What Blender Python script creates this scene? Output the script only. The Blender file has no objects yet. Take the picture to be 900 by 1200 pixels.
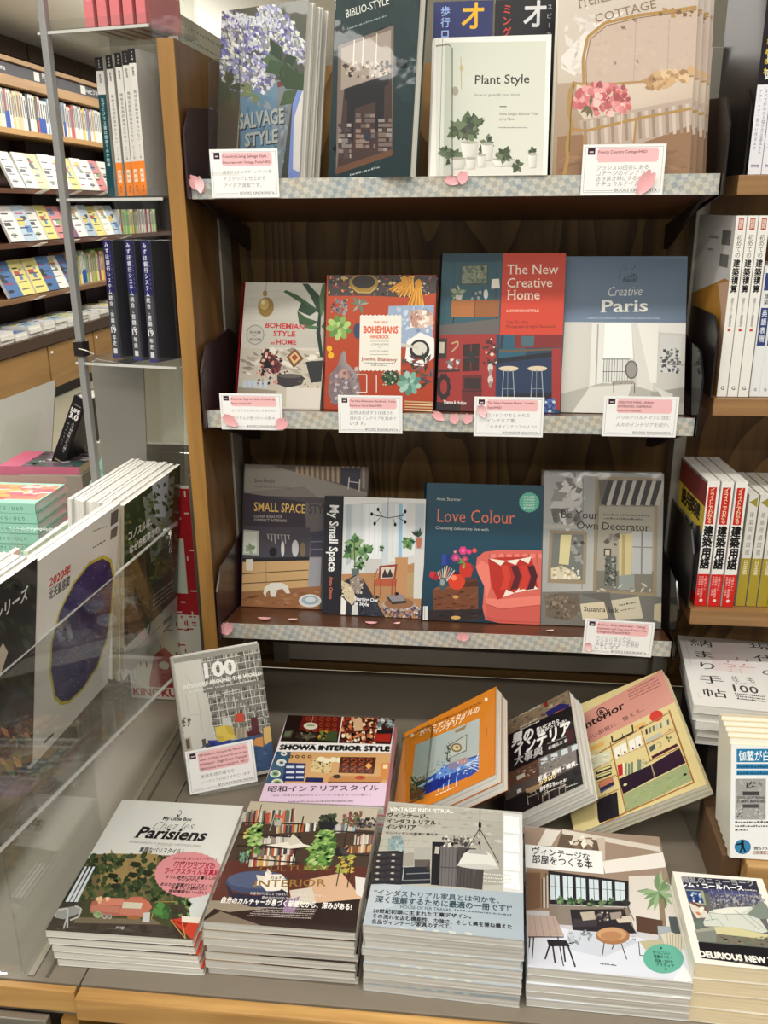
import bpy, bmesh, math, random
from mathutils import Vector, Matrix

SC = bpy.context.scene
COL = SC.collection
D2R = math.pi / 180
rnd = random.Random(7)

# ------------------------------------------------------------------ camera
CAM = Vector((0.4325, -1.3713, 1.55))
_yaw, _pitch, _roll, FPX = 0.110365, 0.325176, -0.00768695, 1060.4
_f0 = Vector((-math.sin(_yaw), math.cos(_yaw), 0)); _r0 = Vector((math.cos(_yaw), math.sin(_yaw), 0)); _u0 = Vector((0, 0, 1))
CF = _f0 * math.cos(_pitch) - _u0 * math.sin(_pitch)
_u = _u0 * math.cos(_pitch) + _f0 * math.sin(_pitch)
CR = _r0 * math.cos(_roll) + _u * math.sin(_roll)
CU = -_r0 * math.sin(_roll) + _u * math.cos(_roll)
cd = bpy.data.cameras.new('camera'); cam = bpy.data.objects.new('camera', cd); COL.objects.link(cam)
cam.matrix_world = Matrix(((CR.x, CU.x, -CF.x, CAM.x), (CR.y, CU.y, -CF.y, CAM.y), (CR.z, CU.z, -CF.z, CAM.z), (0, 0, 0, 1)))
cd.sensor_fit = 'HORIZONTAL'; cd.sensor_width = 36; cd.lens = 36 * FPX / 900; cd.clip_start = .02; cd.clip_end = 60
SC.camera = cam

# ------------------------------------------------------------------ world, lights, exposure
wd = bpy.data.worlds.new('world'); SC.world = wd; wd.use_nodes = True
wd.node_tree.nodes['Background'].inputs[0].default_value = (1.0, .965, .91, 1)
wd.node_tree.nodes['Background'].inputs[1].default_value = .36
def area(name, loc, size, power, col=(1, .965, .905), rot=(0, 0, 0)):
    l = bpy.data.lights.new(name, 'AREA'); l.shape = 'RECTANGLE'; l.size, l.size_y = size; l.energy = power; l.color = col
    o = bpy.data.objects.new(name, l); o.location = loc; o.rotation_euler = rot; COL.objects.link(o); return o
area('ceiling_strip_light', (0.3, -0.95, 2.93), (3.6, .16), 50)
area('ceiling_strip_light', (0.3, -2.6, 2.93), (3.6, .16), 74)
area('ceiling_strip_light', (0.3, -3.8, 2.93), (3.6, .16), 30)  # extra unseen row, added to throw more frontal light under the shelves
area('ceiling_fill_light', (-2.0, 5.0, 2.55), (.3, 6.0), 30, rot=(math.pi, 0, 0))  # added fill aimed upward to brighten the far ceiling, no fixture there
area('ceiling_fill_light', (0.3, -1.8, 2.5), (3.0, .2), 14, rot=(math.pi, 0, 0))  # another added upward fill, for the ceiling on the camera side
area('ceiling_strip_light', (-1.7, 3.0, 2.93), (.25, 5.0), 130)
area('ceiling_strip_light', (-2.3, 7.5, 2.93), (.25, 5.0), 120)
area('ceiling_strip_light', (-1.9, -0.6, 2.93), (.25, 3.0), 50)
SC.view_settings.view_transform = 'Standard'; SC.view_settings.look = 'None'
SC.view_settings.exposure = -0.17; SC.view_settings.gamma = 1; SC.view_settings.use_curve_mapping = False

# ------------------------------------------------------------------ helpers
def lin(c):
    r = []
    for v in c[:3]:
        v = v / 255.0
        r.append(v / 12.92 if v <= .04045 else ((v + .055) / 1.055) ** 2.4)
    return tuple(r)
def ray(x, y): return CF + CR * ((x - 450) / FPX) - CU * ((y - 600) / FPX)
def atX(x, y, v): d = ray(x, y); return CAM + d * ((v - CAM.x) / d.x)
def atY(x, y, v): d = ray(x, y); return CAM + d * ((v - CAM.y) / d.y)
def atZ(x, y, v): d = ray(x, y); return CAM + d * ((v - CAM.z) / d.z)

MATS = {}
def nm(name):
    m = bpy.data.materials.new(name); m.use_nodes = True
    return m, m.node_tree.nodes, m.node_tree.links, m.node_tree.nodes['Principled BSDF']
def flat(name, rgb, rough=.5, metal=0, spec=.5, var=.06, scale=30, coat=0, bump=0):
    if name in MATS: return MATS[name]
    m, N, L, b = nm(name); c = lin(rgb)
    tc = N.new('ShaderNodeTexCoord'); nz = N.new('ShaderNodeTexNoise'); nz.inputs['Scale'].default_value = scale
    L.new(tc.outputs['Object'], nz.inputs['Vector'])
    mx = N.new('ShaderNodeMix'); mx.data_type = 'RGBA'
    mx.inputs['A'].default_value = (*[max(0, v * (1 - var)) for v in c], 1); mx.inputs['B'].default_value = (*[min(1, v * (1 + var)) for v in c], 1)
    L.new(nz.outputs['Fac'], mx.inputs['Factor']); L.new(mx.outputs['Result'], b.inputs['Base Color'])
    b.inputs['Roughness'].default_value = rough; b.inputs['Metallic'].default_value = metal
    b.inputs['Specular IOR Level'].default_value = spec; b.inputs['Coat Weight'].default_value = coat
    if bump:
        bp = N.new('ShaderNodeBump'); bp.inputs['Strength'].default_value = bump; bp.inputs['Distance'].default_value = .002
        L.new(nz.outputs['Fac'], bp.inputs['Height']); L.new(bp.outputs['Normal'], b.inputs['Normal'])
    MATS[name] = m; return m
def wood(name, a, b_, scale=(30, 2, 30), rough=.45, cathedral=False, axis='Z'):
    if name in MATS: return MATS[name]
    m, N, L, b = nm(name)
    tc = N.new('ShaderNodeTexCoord'); mp = N.new('ShaderNodeMapping'); mp.inputs['Scale'].default_value = scale
    L.new(tc.outputs['Object'], mp.inputs['Vector'])
    nz = N.new('ShaderNodeTexNoise'); nz.inputs['Scale'].default_value = 1.0; nz.inputs['Detail'].default_value = 8; nz.inputs['Distortion'].default_value = .6
    L.new(mp.outputs[0], nz.inputs['Vector'])
    fac = nz.outputs['Fac']
    if cathedral:
        m2 = N.new('ShaderNodeMapping'); m2.inputs['Scale'].default_value = (6, 6, 1.3); L.new(tc.outputs['Object'], m2.inputs['Vector'])
        n2 = N.new('ShaderNodeTexNoise'); n2.inputs['Scale'].default_value = .8; n2.inputs['Detail'].default_value = 1; L.new(m2.outputs[0], n2.inputs['Vector'])
        mu = N.new('ShaderNodeMath'); mu.operation = 'MULTIPLY'; mu.inputs[1].default_value = 24; L.new(n2.outputs['Fac'], mu.inputs[0])
        fr = N.new('ShaderNodeMath'); fr.operation = 'FRACT'; L.new(mu.outputs[0], fr.inputs[0])
        ad = N.new('ShaderNodeMath'); ad.operation = 'MULTIPLY_ADD'; ad.inputs[1].default_value = .45; L.new(fr.outputs[0], ad.inputs[0]); 
        m3 = N.new('ShaderNodeMath'); m3.operation = 'MULTIPLY'; m3.inputs[1].default_value = .6; L.new(nz.outputs['Fac'], m3.inputs[0]); L.new(m3.outputs[0], ad.inputs[2])
        fac = ad.outputs[0]
    cr = N.new('ShaderNodeValToRGB'); cr.color_ramp.elements[0].position = .3; cr.color_ramp.elements[1].position = .7
    cr.color_ramp.elements[0].color = (*lin(a), 1); cr.color_ramp.elements[1].color = (*lin(b_), 1)
    L.new(fac, cr.inputs[0]); L.new(cr.outputs[0], b.inputs['Base Color']); b.inputs['Roughness'].default_value = rough
    MATS[name] = m; return m
def acrylic(name, tint=(.93, .94, .93), gloss=.10, rough=.02):
    if name in MATS: return MATS[name]
    m, N, L, b = nm(name); N.remove(b); out = N['Material Output']
    t = N.new('ShaderNodeBsdfTransparent'); t.inputs[0].default_value = (*tint, 1)
    g = N.new('ShaderNodeBsdfGlossy'); g.inputs['Roughness'].default_value = rough; g.inputs[0].default_value = (1, 1, 1, 1)
    fr = N.new('ShaderNodeFresnel'); fr.inputs[0].default_value = 1.45
    nz = N.new('ShaderNodeTexNoise'); nz.inputs['Scale'].default_value = 14
    ma = N.new('ShaderNodeMath'); ma.operation = 'MULTIPLY_ADD'; ma.inputs[1].default_value = .55; ma.inputs[2].default_value = gloss * .12; L.new(fr.outputs[0], ma.inputs[0])
    mm = N.new('ShaderNodeMath'); mm.operation = 'MINIMUM'; mm.inputs[1].default_value = .13; L.new(ma.outputs[0], mm.inputs[0])
    mx = N.new('ShaderNodeMixShader'); L.new(mm.outputs[0], mx.inputs[0]); L.new(t.outputs[0], mx.inputs[1]); L.new(g.outputs[0], mx.inputs[2])
    L.new(mx.outputs[0], out.inputs[0]); MATS[name] = m; return m
def printed(name, rough=.38, coat=0, wrinkle=0):
    if name in MATS: return MATS[name]
    m, N, L, b = nm(name)
    at = N.new('ShaderNodeAttribute'); at.attribute_name = 'Col'
    L.new(at.outputs['Color'], b.inputs['Base Color']); b.inputs['Roughness'].default_value = rough; b.inputs['Specular IOR Level'].default_value = .25
    b.inputs['Coat Weight'].default_value = coat; b.inputs['Coat Roughness'].default_value = .04
    if wrinkle:
        tc = N.new('ShaderNodeTexCoord'); nz = N.new('ShaderNodeTexNoise'); nz.inputs['Scale'].default_value = 18; nz.inputs['Detail'].default_value = 2
        L.new(tc.outputs['Object'], nz.inputs['Vector'])
        bp = N.new('ShaderNodeBump'); bp.inputs['Strength'].default_value = wrinkle; bp.inputs['Distance'].default_value = .01
        L.new(nz.outputs['Fac'], bp.inputs['Height']); L.new(bp.outputs['Normal'], b.inputs['Coat Normal'])
    MATS[name] = m; return m
def pages(name, a=(236, 234, 226), b_=(196, 193, 184)):
    if name in MATS: return MATS[name]
    m, N, L, b = nm(name); tc = N.new('ShaderNodeTexCoord'); mp = N.new('ShaderNodeMapping'); mp.inputs['Scale'].default_value = (4, 4, 1400)
    L.new(tc.outputs['Object'], mp.inputs['Vector']); nz = N.new('ShaderNodeTexNoise'); nz.inputs['Scale'].default_value = 1; nz.inputs['Detail'].default_value = 3
    L.new(mp.outputs[0], nz.inputs['Vector']); mx = N.new('ShaderNodeMix'); mx.data_type = 'RGBA'
    mx.inputs['A'].default_value = (*lin(b_), 1); mx.inputs['B'].default_value = (*lin(a), 1)
    cr = N.new('ShaderNodeMapRange'); cr.inputs[1].default_value = .3; cr.inputs[2].default_value = .6; L.new(nz.outputs['Fac'], cr.inputs[0])
    L.new(cr.outputs[0], mx.inputs['Factor']); L.new(mx.outputs['Result'], b.inputs['Base Color'])
    b.inputs['Roughness'].default_value = .8; b.inputs['Specular IOR Level'].default_value = .15
    MATS[name] = m; return m
def objcol(name='far_cover', rough=.5):
    if name in MATS: return MATS[name]
    m, N, L, b = nm(name); oi = N.new('ShaderNodeObjectInfo'); L.new(oi.outputs['Color'], b.inputs['Base Color']); b.inputs['Roughness'].default_value = rough
    MATS[name] = m; return m

def mesh(name, verts, faces, mat=None, mats=None, fm=None, smooth=False):
    me = bpy.data.meshes.new(name); me.from_pydata([tuple(v) for v in verts], [], faces)
    for x in (mats or [mat]):
        if x: me.materials.append(x)
    if fm: me.polygons.foreach_set('material_index', fm)
    if smooth: me.polygons.foreach_set('use_smooth', [True] * len(faces))
    me.update(); return me
def link(name, data, parent=None, M=None):
    o = bpy.data.objects.new(name, data); COL.objects.link(o)
    if parent: o.parent = parent
    if M is not None: o.matrix_local = M
    return o
def tag(o, label, cat, group=None, kind=None):
    o['label'] = label; o['category'] = cat
    if group: o['group'] = group
    if kind: o['kind'] = kind
    return o
def struct(o): o['kind'] = 'structure'; return o
def boxv(x0, y0, z0, x1, y1, z1):
    v = [(x0, y0, z0), (x1, y0, z0), (x1, y1, z0), (x0, y1, z0), (x0, y0, z1), (x1, y0, z1), (x1, y1, z1), (x0, y1, z1)]
    f = [(0, 3, 2, 1), (4, 5, 6, 7), (0, 1, 5, 4), (1, 2, 6, 5), (2, 3, 7, 6), (3, 0, 4, 7)]
    return v, f
def bbox(name, a, b, mat, bev=0, M=None):
    bm = bmesh.new(); v, f = boxv(*a, *b); vs = [bm.verts.new(p) for p in v]
    for q in f: bm.faces.new([vs[i] for i in q])
    if bev: bmesh.ops.bevel(bm, geom=bm.edges[:], offset=bev, segments=2, affect='EDGES', profile=.6)
    if M is not None: bmesh.ops.transform(bm, matrix=M, verts=bm.verts)
    me = bpy.data.meshes.new(name); bm.to_mesh(me); bm.free(); me.materials.append(mat); return me
def prism(name, pts, lo, hi, mat, plane='XZ'):
    """extrude polygon pts (a,b) along the remaining axis"""
    n = len(pts); v = []
    for t in (lo, hi):
        for a, b in pts:
            v.append({'XZ': (a, t, b), 'XY': (a, b, t), 'YZ': (t, a, b)}[plane])
    f = [tuple(range(n)), tuple(range(2 * n - 1, n - 1, -1))] + [(i, i + n, (i + 1) % n + n, (i + 1) % n) for i in range(n)]
    me = mesh(name, v, f, mat)
    bm = bmesh.new(); bm.from_mesh(me); bmesh.ops.recalc_face_normals(bm, faces=bm.faces); bm.to_mesh(me); bm.free(); return me
def slab(name, quad, t, mat):
    """thick sheet from a 3-D polygon, thickness t away along its normal"""
    P = [Vector(q) for q in quad]; n = (P[1] - P[0]).cross(P[-1] - P[0]).normalized() * t; k = len(P)
    v = P + [p - n for p in P]
    f = [tuple(range(k)), tuple(range(2 * k - 1, k - 1, -1))] + [(i, i + k, (i + 1) % k + k, (i + 1) % k) for i in range(k)]
    return mesh(name, v, f, mat)
def frame(x, y, z, rz, lean, roll=0):
    w = Vector((1, 0, 0)); h = Vector((0, math.sin(lean * D2R), math.cos(lean * D2R)))
    c, s = math.cos(roll * D2R), math.sin(roll * D2R); w, h = w * c + h * s, h * c - w * s
    R = Matrix.Rotation(rz * D2R, 3, 'Z'); w = R @ w; h = R @ h; n = w.cross(h)
    return Matrix(((w.x, h.x, n.x, x), (w.y, h.y, n.y, y), (w.z, h.z, n.z, z), (0, 0, 0, 1)))
def spine_frame(x, y, z, T, rz, lean=0, roll=0):
    """book whose spine faces the viewer, (x,y,z) = lower left corner of the spine"""
    F = frame(x, y, z, rz, lean, roll); w = F.col[0].to_3d(); h = F.col[1].to_3d(); n = F.col[2].to_3d()
    o = Vector((x, y, z)) + w * T; X = -n
    return Matrix(((X.x, h.x, w.x, o.x), (X.y, h.y, w.y, o.y), (X.z, h.z, w.z, o.z), (0, 0, 0, 1)))

# ------------------------------------------------------------------ flat print: vector art as thin layers of ink on a cover
GLY = {}
def glyphs(s, bold=0.0, serif=False):
    k = (s, bold, serif)
    if k not in GLY:
        cu = bpy.data.curves.new('t', 'FONT'); cu.body = s; cu.size = 1; cu.offset = bold; cu.resolution_u = 2
        o = bpy.data.objects.new('t', cu); me = bpy.data.meshes.new_from_object(o)
        v = [(p.co.x, p.co.y) for p in me.vertices]; f = [tuple(p.vertices) for p in me.polygons]
        bpy.data.objects.remove(o); bpy.data.curves.remove(cu); bpy.data.meshes.remove(me)
        if not v: v = [(0, 0)]
        if serif:                                    # little slabs on every stem end
            cnt = {}
            for q in f:
                for i in range(len(q)): e = tuple(sorted((q[i], q[(i + 1) % len(q)]))); cnt[e] = cnt.get(e, 0) + 1
            for (i, j), n in cnt.items():
                if n != 1: continue
                (xa, ya), (xb, yb) = v[i], v[j]
                if abs(ya - yb) > .004 or not .045 < abs(xa - xb) < .17: continue
                base = abs(ya - bold * 0) < .03; top = any(abs(ya - t) < .03 for t in (.51, .54, .66, .70, .73, .75))
                if not (base or top): continue
                xl, xr = sorted((xa, xb)); y0, y1 = (ya, ya + .035) if base else (ya - .035, ya); kk = len(v)
                v += [(xl - .055, y0), (xr + .055, y0), (xr + .055, y1), (xl - .055, y1)]; f.append((kk, kk + 1, kk + 2, kk + 3))
        xs = [p[0] for p in v]; ys = [p[1] for p in v]
        GLY[k] = (v, f, min(xs), max(xs), min(ys), max(ys))
    return GLY[k]
def solve8(A, b):
    n = 8
    for i in range(n):
        p = max(range(i, n), key=lambda r: abs(A[r][i])); A[i], A[p] = A[p], A[i]; b[i], b[p] = b[p], b[i]
        for r in range(n):
            if r != i:
                m = A[r][i] / A[i][i]
                for c in range(i, n): A[r][c] -= m * A[i][c]
                b[r] -= m * b[i]
    return [b[i] / A[i][i] for i in range(n)]
class Art:
    STEP = 3e-6
    def __init__(s, W, H, zoom=None, quad=None):
        s.W, s.H = W, H; s.v = []; s.f = []; s.c = []; s.z = 3e-5; s.rot = None
        if quad:
            s.zm = zoom; dst = [(0, H), (W, H), (W, 0), (0, 0)]; A = []; b = []
            for (x, y), (u, v) in zip(quad, dst):
                A.append([x, y, 1, 0, 0, 0, -u * x, -u * y]); b.append(u); A.append([0, 0, 0, x, y, 1, -v * x, -v * y]); b.append(v)
            s.h = solve8(A, b)
        else: s.h = None
    def m(s, p):
        x, y = p
        if not s.h: return (x * s.W, y * s.H)
        ox, oy, k = s.zm; x = ox + x * k; y = oy + y * k; h = s.h; d = h[6] * x + h[7] * y + 1
        return ((h[0] * x + h[1] * y + h[2]) / d, (h[3] * x + h[4] * y + h[5]) / d)
    def _clip(s, P, C):
        for ax, lim, sg in ((0, 0, 1), (0, s.W, -1), (1, 0, 1), (1, s.H, -1)):
            Q = []; K = []; n = len(P)
            for i in range(n):
                a, b = P[i], P[(i + 1) % n]; ca, cb = C[i], C[(i + 1) % n]
                ia = sg * (a[ax] - lim) >= -1e-9; ib = sg * (b[ax] - lim) >= -1e-9
                if ia: Q.append(a); K.append(ca)
                if ia != ib:
                    t = (lim - a[ax]) / (b[ax] - a[ax]); Q.append((a[0] + (b[0] - a[0]) * t, a[1] + (b[1] - a[1]) * t)); K.append(tuple(ca[j] + (cb[j] - ca[j]) * t for j in range(3)))
            P, C = Q, K
            if len(P) < 3: return [], []
        return P, C
    def loc(s, P, col, z=None):
        cols = [lin(c) for c in col] if isinstance(col[0], (tuple, list)) else [lin(col)] * len(P)
        P, cols = s._clip(P, cols)
        if len(P) < 3: return
        ar = sum(P[i][0] * P[(i + 1) % len(P)][1] - P[(i + 1) % len(P)][0] * P[i][1] for i in range(len(P)))
        if ar < 0: P = P[::-1]; cols = cols[::-1]
        if z is None: s.z += s.STEP; z = s.z
        k = len(s.v); s.v += [(p[0], p[1], z) for p in P]; s.f.append(tuple(range(k, k + len(P)))); s.c += cols
    def base(s, col, col2=None):
        W, H = s.W, s.H; c = col if col2 is None else [col2, col2, col, col]     # bottom, bottom, top, top
        s.loc([(0, 0), (W, 0), (W, H), (0, H)], c)
    def poly(s, pts, col): s.loc([s.m(p) for p in pts], col)
    def uv(s, u0, v0, u1, v1, col, col2=None):                                  # rectangle in 0..1 of the cover, col top col2 bottom
        W, H = s.W, s.H; c = col if col2 is None else [col2, col2, col, col]
        s.loc([(u0 * W, v0 * H), (u1 * W, v0 * H), (u1 * W, v1 * H), (u0 * W, v1 * H)], c)
    def rect(s, a, b, col, col2=None):
        (x0, y0), (x1, y1) = s.m(a), s.m(b); x0, x1 = sorted((x0, x1)); y0, y1 = sorted((y0, y1))
        c = col if col2 is None else [col2, col2, col, col]; s.loc([(x0, y0), (x1, y0), (x1, y1), (x0, y1)], c)
    def ell(s, c, r, col, n=20, a0=0, a1=360, ang=0, col2=None, jag=0):
        P = []; ca, sa = math.cos(ang * D2R), math.sin(ang * D2R)
        for i in range(n):
            t = (a0 + (a1 - a0) * i / (n if a1 - a0 == 360 else n - 1)) * D2R; q = 1 - (jag if i % 2 else 0)
            dx, dy = r[0] * q * math.cos(t), r[1] * q * math.sin(t); P.append((c[0] + dx * ca - dy * sa, c[1] + dx * sa + dy * ca))
        if col2: s.loc([s.m(p) for p in P], [col if p[1] < c[1] else col2 for p in P])
        else: s.poly(P, col)
    def line(s, pts, w, col):
        for a, b in zip(pts, pts[1:]):
            dx, dy = b[0] - a[0], b[1] - a[1]; l = math.hypot(dx, dy) or 1; nx, ny = -dy / l * w / 2, dx / l * w / 2
            s.poly([(a[0] + nx, a[1] + ny), (b[0] + nx, b[1] + ny), (b[0] - nx, b[1] - ny), (a[0] - nx, a[1] - ny)], col)
    def frame_(s, a, b, w, col):
        s.line([a, (b[0], a[1]), b, (a[0], b[1]), a], w, col)
    def text(s, t, p0, p1, col, h=None, bold=0.0, sh=0.0, serif=False):
        """baseline from p0 to p1, optional glyph height h in the same pixels"""
        over = bold > .045 or (bold > 0 and any(ord(q) > 0x3000 for q in t))
        v, f, x0, x1, y0, y1 = glyphs(t, 0.0 if over else bold, serif); a, b = Vector(s.m(p0)), Vector(s.m(p1)); d = b - a
        sc = d.length / max(1e-6, x1 - x0); u = d.normalized(); w = Vector((-u.y, u.x)); sy = sc
        if h:
            q = s.m((p0[0], p0[1] - h)); sy = math.hypot(q[0] - a.x, q[1] - a.y) / max(.3, y1 if y1 > .3 else .7)
        c = lin(col)
        for ox_, oy_ in (((-bold, 0), (bold, 0), (0, bold), (0, -bold)) if over else ((0, 0),)):
            s.z += s.STEP / 2; k = len(s.v)
            for x, y in v:
                xx = (x - x0 + ox_) * sc + sh * y * sy; p = a + u * xx + w * ((y + oy_) * sy); s.v.append((p.x, p.y, s.z))
            s.f += [tuple(i + k for i in q) for q in f]; s.c += [c] * len(v)
    def vtext(s, t, p0, p1, size, col, bold=0.0, aspect=1.0):
        """vertical column of characters, centres from p0 (top) to p1 (bottom), size in pixels"""
        n = len(t); 
        for i, ch in enumerate(t):
            k = (i + .5) / n; cx = p0[0] + (p1[0] - p0[0]) * k; cy = p0[1] + (p1[1] - p0[1]) * k
            if ch == ' ': continue
            a = s.m((cx, cy)); e = s.m((cx, cy - size / 2)); hh = math.hypot(e[0] - a[0], e[1] - a[1])
            v, f, x0, x1, y0, y1 = glyphs(ch); c = lin(col)
            for ox_, oy_ in (((-bold, 0), (bold, 0), (0, bold), (0, -bold)) if bold > 0 else ((0, 0),)):
                s.z += s.STEP / 8; kk = len(s.v)
                for x, y in v:
                    X, Y = (x - (x0 + x1) / 2 + ox_) * aspect, (y - (.36 if ord(ch) > 300 else (y0 + y1) / 2)) + oy_
                    if ch in 'ー・': X, Y = -Y, X
                    s.v.append((a[0] + X * hh * 2, a[1] + Y * hh * 2, s.z))
                s.f += [tuple(q + kk for q in g) for g in f]; s.c += [c] * len(v)
        s.z += s.STEP
    def rtext(s, t, p0, p1, col, bold=0.0, h=None): s.text(t, p0, p1, col, h, bold)
    def dash(s, p0, p1, h, col, gap=.35, n=None, seed=1):
        """illegible small print: a row of short irregular marks"""
        R = random.Random(seed); L = math.hypot(p1[0] - p0[0], p1[1] - p0[1]); t = 0; s.z += s.STEP; z = s.z
        while t < L:
            w = R.uniform(.4, 1.3) * h; q = min(L, t + w); k0, k1 = t / L, q / L
            a = (p0[0] + (p1[0] - p0[0]) * k0, p0[1] + (p1[1] - p0[1]) * k0); b = (p0[0] + (p1[0] - p0[0]) * k1, p0[1] + (p1[1] - p0[1]) * k1)
            hh = h * R.uniform(.45, .9)
            s.loc([s.m(a), s.m(b), s.m((b[0], b[1] - hh)), s.m((a[0], a[1] - hh))], col, z); t = q + h * gap
    def specks(s, n, a, b, r, cols, seed=1, asp=1.0, ang=None, sides=4, poly=None):
        """scatter of small irregular patches inside the pixel box a-b"""
        R = random.Random(seed)
        for i in range(n):
            for _ in range(20):
                x, y = R.uniform(a[0], b[0]), R.uniform(a[1], b[1])
                if poly is None or inside(x, y, poly): break
            q = R.uniform(*r); th = R.uniform(0, 6.28) if ang is None else ang * D2R + R.uniform(-.3, .3)
            P = []
            for j in range(sides):
                t = 6.283 * j / sides; k = R.uniform(.65, 1.2); dx, dy = q * k * math.cos(t), q * k * asp * math.sin(t)
                P.append(s.m((x + dx * math.cos(th) - dy * math.sin(th), y + dx * math.sin(th) + dy * math.cos(th))))
            s.loc(P, cols[R.randrange(len(cols))], s.z + (i % 12) * 1.5e-6)
        s.z += 12 * 1.5e-6
    def leaves(s, c, r, n, cols, seed=1, w=.28, up=0):
        """rosette of leaves round a centre"""
        R = random.Random(seed)
        for i in range(n):
            t = R.uniform(0, 6.283) if not up else -math.pi / 2 + R.uniform(-up, up); l = r * R.uniform(.6, 1.1); x, y = c
            e = (x + l * math.cos(t), y + l * math.sin(t)); mx, my = (x + e[0]) / 2, (y + e[1]) / 2; nx, ny = -math.sin(t) * l * w, math.cos(t) * l * w
            s.poly([c, (mx + nx, my + ny), e, (mx - nx, my - ny)], cols[R.randrange(len(cols))])
    def books(s, a, b, cols, seed=1, w=(2, 5)):
        """row of tiny spines drawn between a (top left) and b (bottom right)"""
        R = random.Random(seed); x = a[0]; s.z += s.STEP
        while x < b[0]:
            q = R.uniform(*w); t = a[1] + (b[1] - a[1]) * R.uniform(0, .3); c = cols[R.randrange(len(cols))]
            s.loc([s.m((x, t)), s.m((min(b[0], x + q), t)), s.m((min(b[0], x + q), b[1])), s.m((x, b[1]))], c, s.z); x += q + .4
    def build(s, name, parent, M=None, mat=None):
        e = 1e-5; ok = [-e <= x <= s.W + e and -e <= y <= s.H + e for x, y, _ in s.v]; s.f = [q for q in s.f if all(ok[i] for i in q)]   # print ends at the cover's edge
        me = bpy.data.meshes.new(name); me.from_pydata(s.v, [], s.f)
        at = me.color_attributes.new('Col', 'FLOAT_COLOR', 'POINT'); buf = []
        for c in s.c: buf += [c[0], c[1], c[2], 1]
        at.data.foreach_set('color', buf); me.materials.append(mat or printed('printed_ink'))
        return link(name, me, parent, M)
def inside(x, y, P):
    c = False; j = len(P) - 1
    for i in range(len(P)):
        if (P[i][1] > y) != (P[j][1] > y) and x < (P[j][0] - P[i][0]) * (y - P[i][1]) / (P[j][1] - P[i][1]) + P[i][0]: c = not c
        j = i
    return c

# ------------------------------------------------------------------ books
def cover_mesh(W, H, T, hard, mat, rnd_spine=.25):
    t = .0022 if hard else .0005; b = T * rnd_spine if hard else .0004; n = 4
    out = [(W, 0), (0, 0)] + [(-b * math.sin(math.pi * i / (n + 1)), -T * i / (n + 1)) for i in range(1, n + 1)] + [(0, -T), (W, -T)]
    inn = [(W, -T + t), (t, -T + t)] + [(t - b * math.sin(math.pi * i / (n + 1)) * .9, -T + t + (T - 2 * t) * i / (n + 1)) for i in range(1, n + 1)] + [(t, -t), (W, -t)]
    out_n = len(out); P = out + inn; v = [(a, y, z) for y in (0, H) for a, z in P]; N = len(P); f = []
    for i in range(N): f.append((i, (i + 1) % N, (i + 1) % N + N, i + N))
    for i in range(out_n - 1):                       # end caps, quad strips between outer and inner outline
        j = N - 1 - i; f.append((i, i + 1, j - 1, j)); f.append((N + i + 1, N + i, N + j, N + j - 1))
    return mesh('cover', v, f, mat)
def page_mesh(W, H, T, hard, mat):
    t = .0024 if hard else .0006; q = .0018 if hard else .0004; b = 3e-4
    P = [(t, -T + t), (W - q, -T + t), (W - q - b * 3, -T / 2), (W - q, -t), (t, -t)]
    v = [(a, y, z) for y in (q, H - q) for a, z in P]; n = 5
    f = [tuple(range(n))[::-1], tuple(range(n, 2 * n))] + [(i, (i + 1) % n, (i + 1) % n + n, i + n) for i in range(n)]
    return mesh('page_block', v, f, mat)
def mkbook(name, label, M, W, H, T, cover=(240, 240, 236), hard=False, art=None, spine=None, page=None, group=None, pm=None, gloss=.35, label_cat='book'):
    root = bpy.data.objects.new(name, None); root.empty_display_size = .02; COL.objects.link(root); root.matrix_world = M
    tag(root, label, label_cat, group)
    cm = flat('cover_%d_%d_%d' % tuple(int(c) for c in cover), cover, gloss, var=.02)
    link('cover', cover_mesh(W, H, T, hard, cm), root)
    pmn = page or 'white'; pmat = {'white': lambda: pages('page_edges'), 'cream': lambda: pages('page_edges_cream', (236, 222, 190), (205, 188, 152)), 'grey': lambda: pages('page_edges_grey', (214, 212, 206), (176, 173, 166))}[pmn]()
    link('page_block', page_mesh(W, H, T, hard, pmat), root)
    if art: art.build('front_print', root, Matrix.Translation((0, 0, 2e-5)), pm)
    if spine:                                        # art of size T x H on the spine
        R = Matrix(((0, 0, -1, -(.0005 if not hard else T * .25)), (0, 1, 0, 0), (1, 0, 0, -T), (0, 0, 0, 1)))
        spine.build('spine_print', root, R, pm)
    return root
def copy_tree(o, M, label, skip=()):
    c = o.copy(); COL.objects.link(c); c.matrix_world = M; c['label'] = label
    for ch in list(o.children):
        if ch.name.split('.')[0] in skip: continue
        d = ch.copy(); COL.objects.link(d); d.parent = c; d.matrix_basis = ch.matrix_basis.copy()
        for g in list(ch.children):
            e = g.copy(); COL.objects.link(e); e.parent = d
    return c
ORD = ['topmost'] + [n + '-from-top' for n in ('second', 'third', 'fourth', 'fifth', 'sixth', 'seventh', 'eighth', 'ninth', 'tenth', 'eleventh', 'twelfth', 'thirteenth')]
NTH = ['first', 'second', 'third', 'fourth', 'fifth', 'sixth', 'seventh', 'eighth', 'ninth', 'tenth', 'eleventh', 'twelfth', 'thirteenth', 'fourteenth', 'fifteenth', 'sixteenth', 'seventeenth', 'eighteenth', 'nineteenth', 'twentieth',
       'twenty-first', 'twenty-second', 'twenty-third', 'twenty-fourth', 'twenty-fifth', 'twenty-sixth', 'twenty-seventh', 'twenty-eighth', 'twenty-ninth', 'thirtieth']

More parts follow.
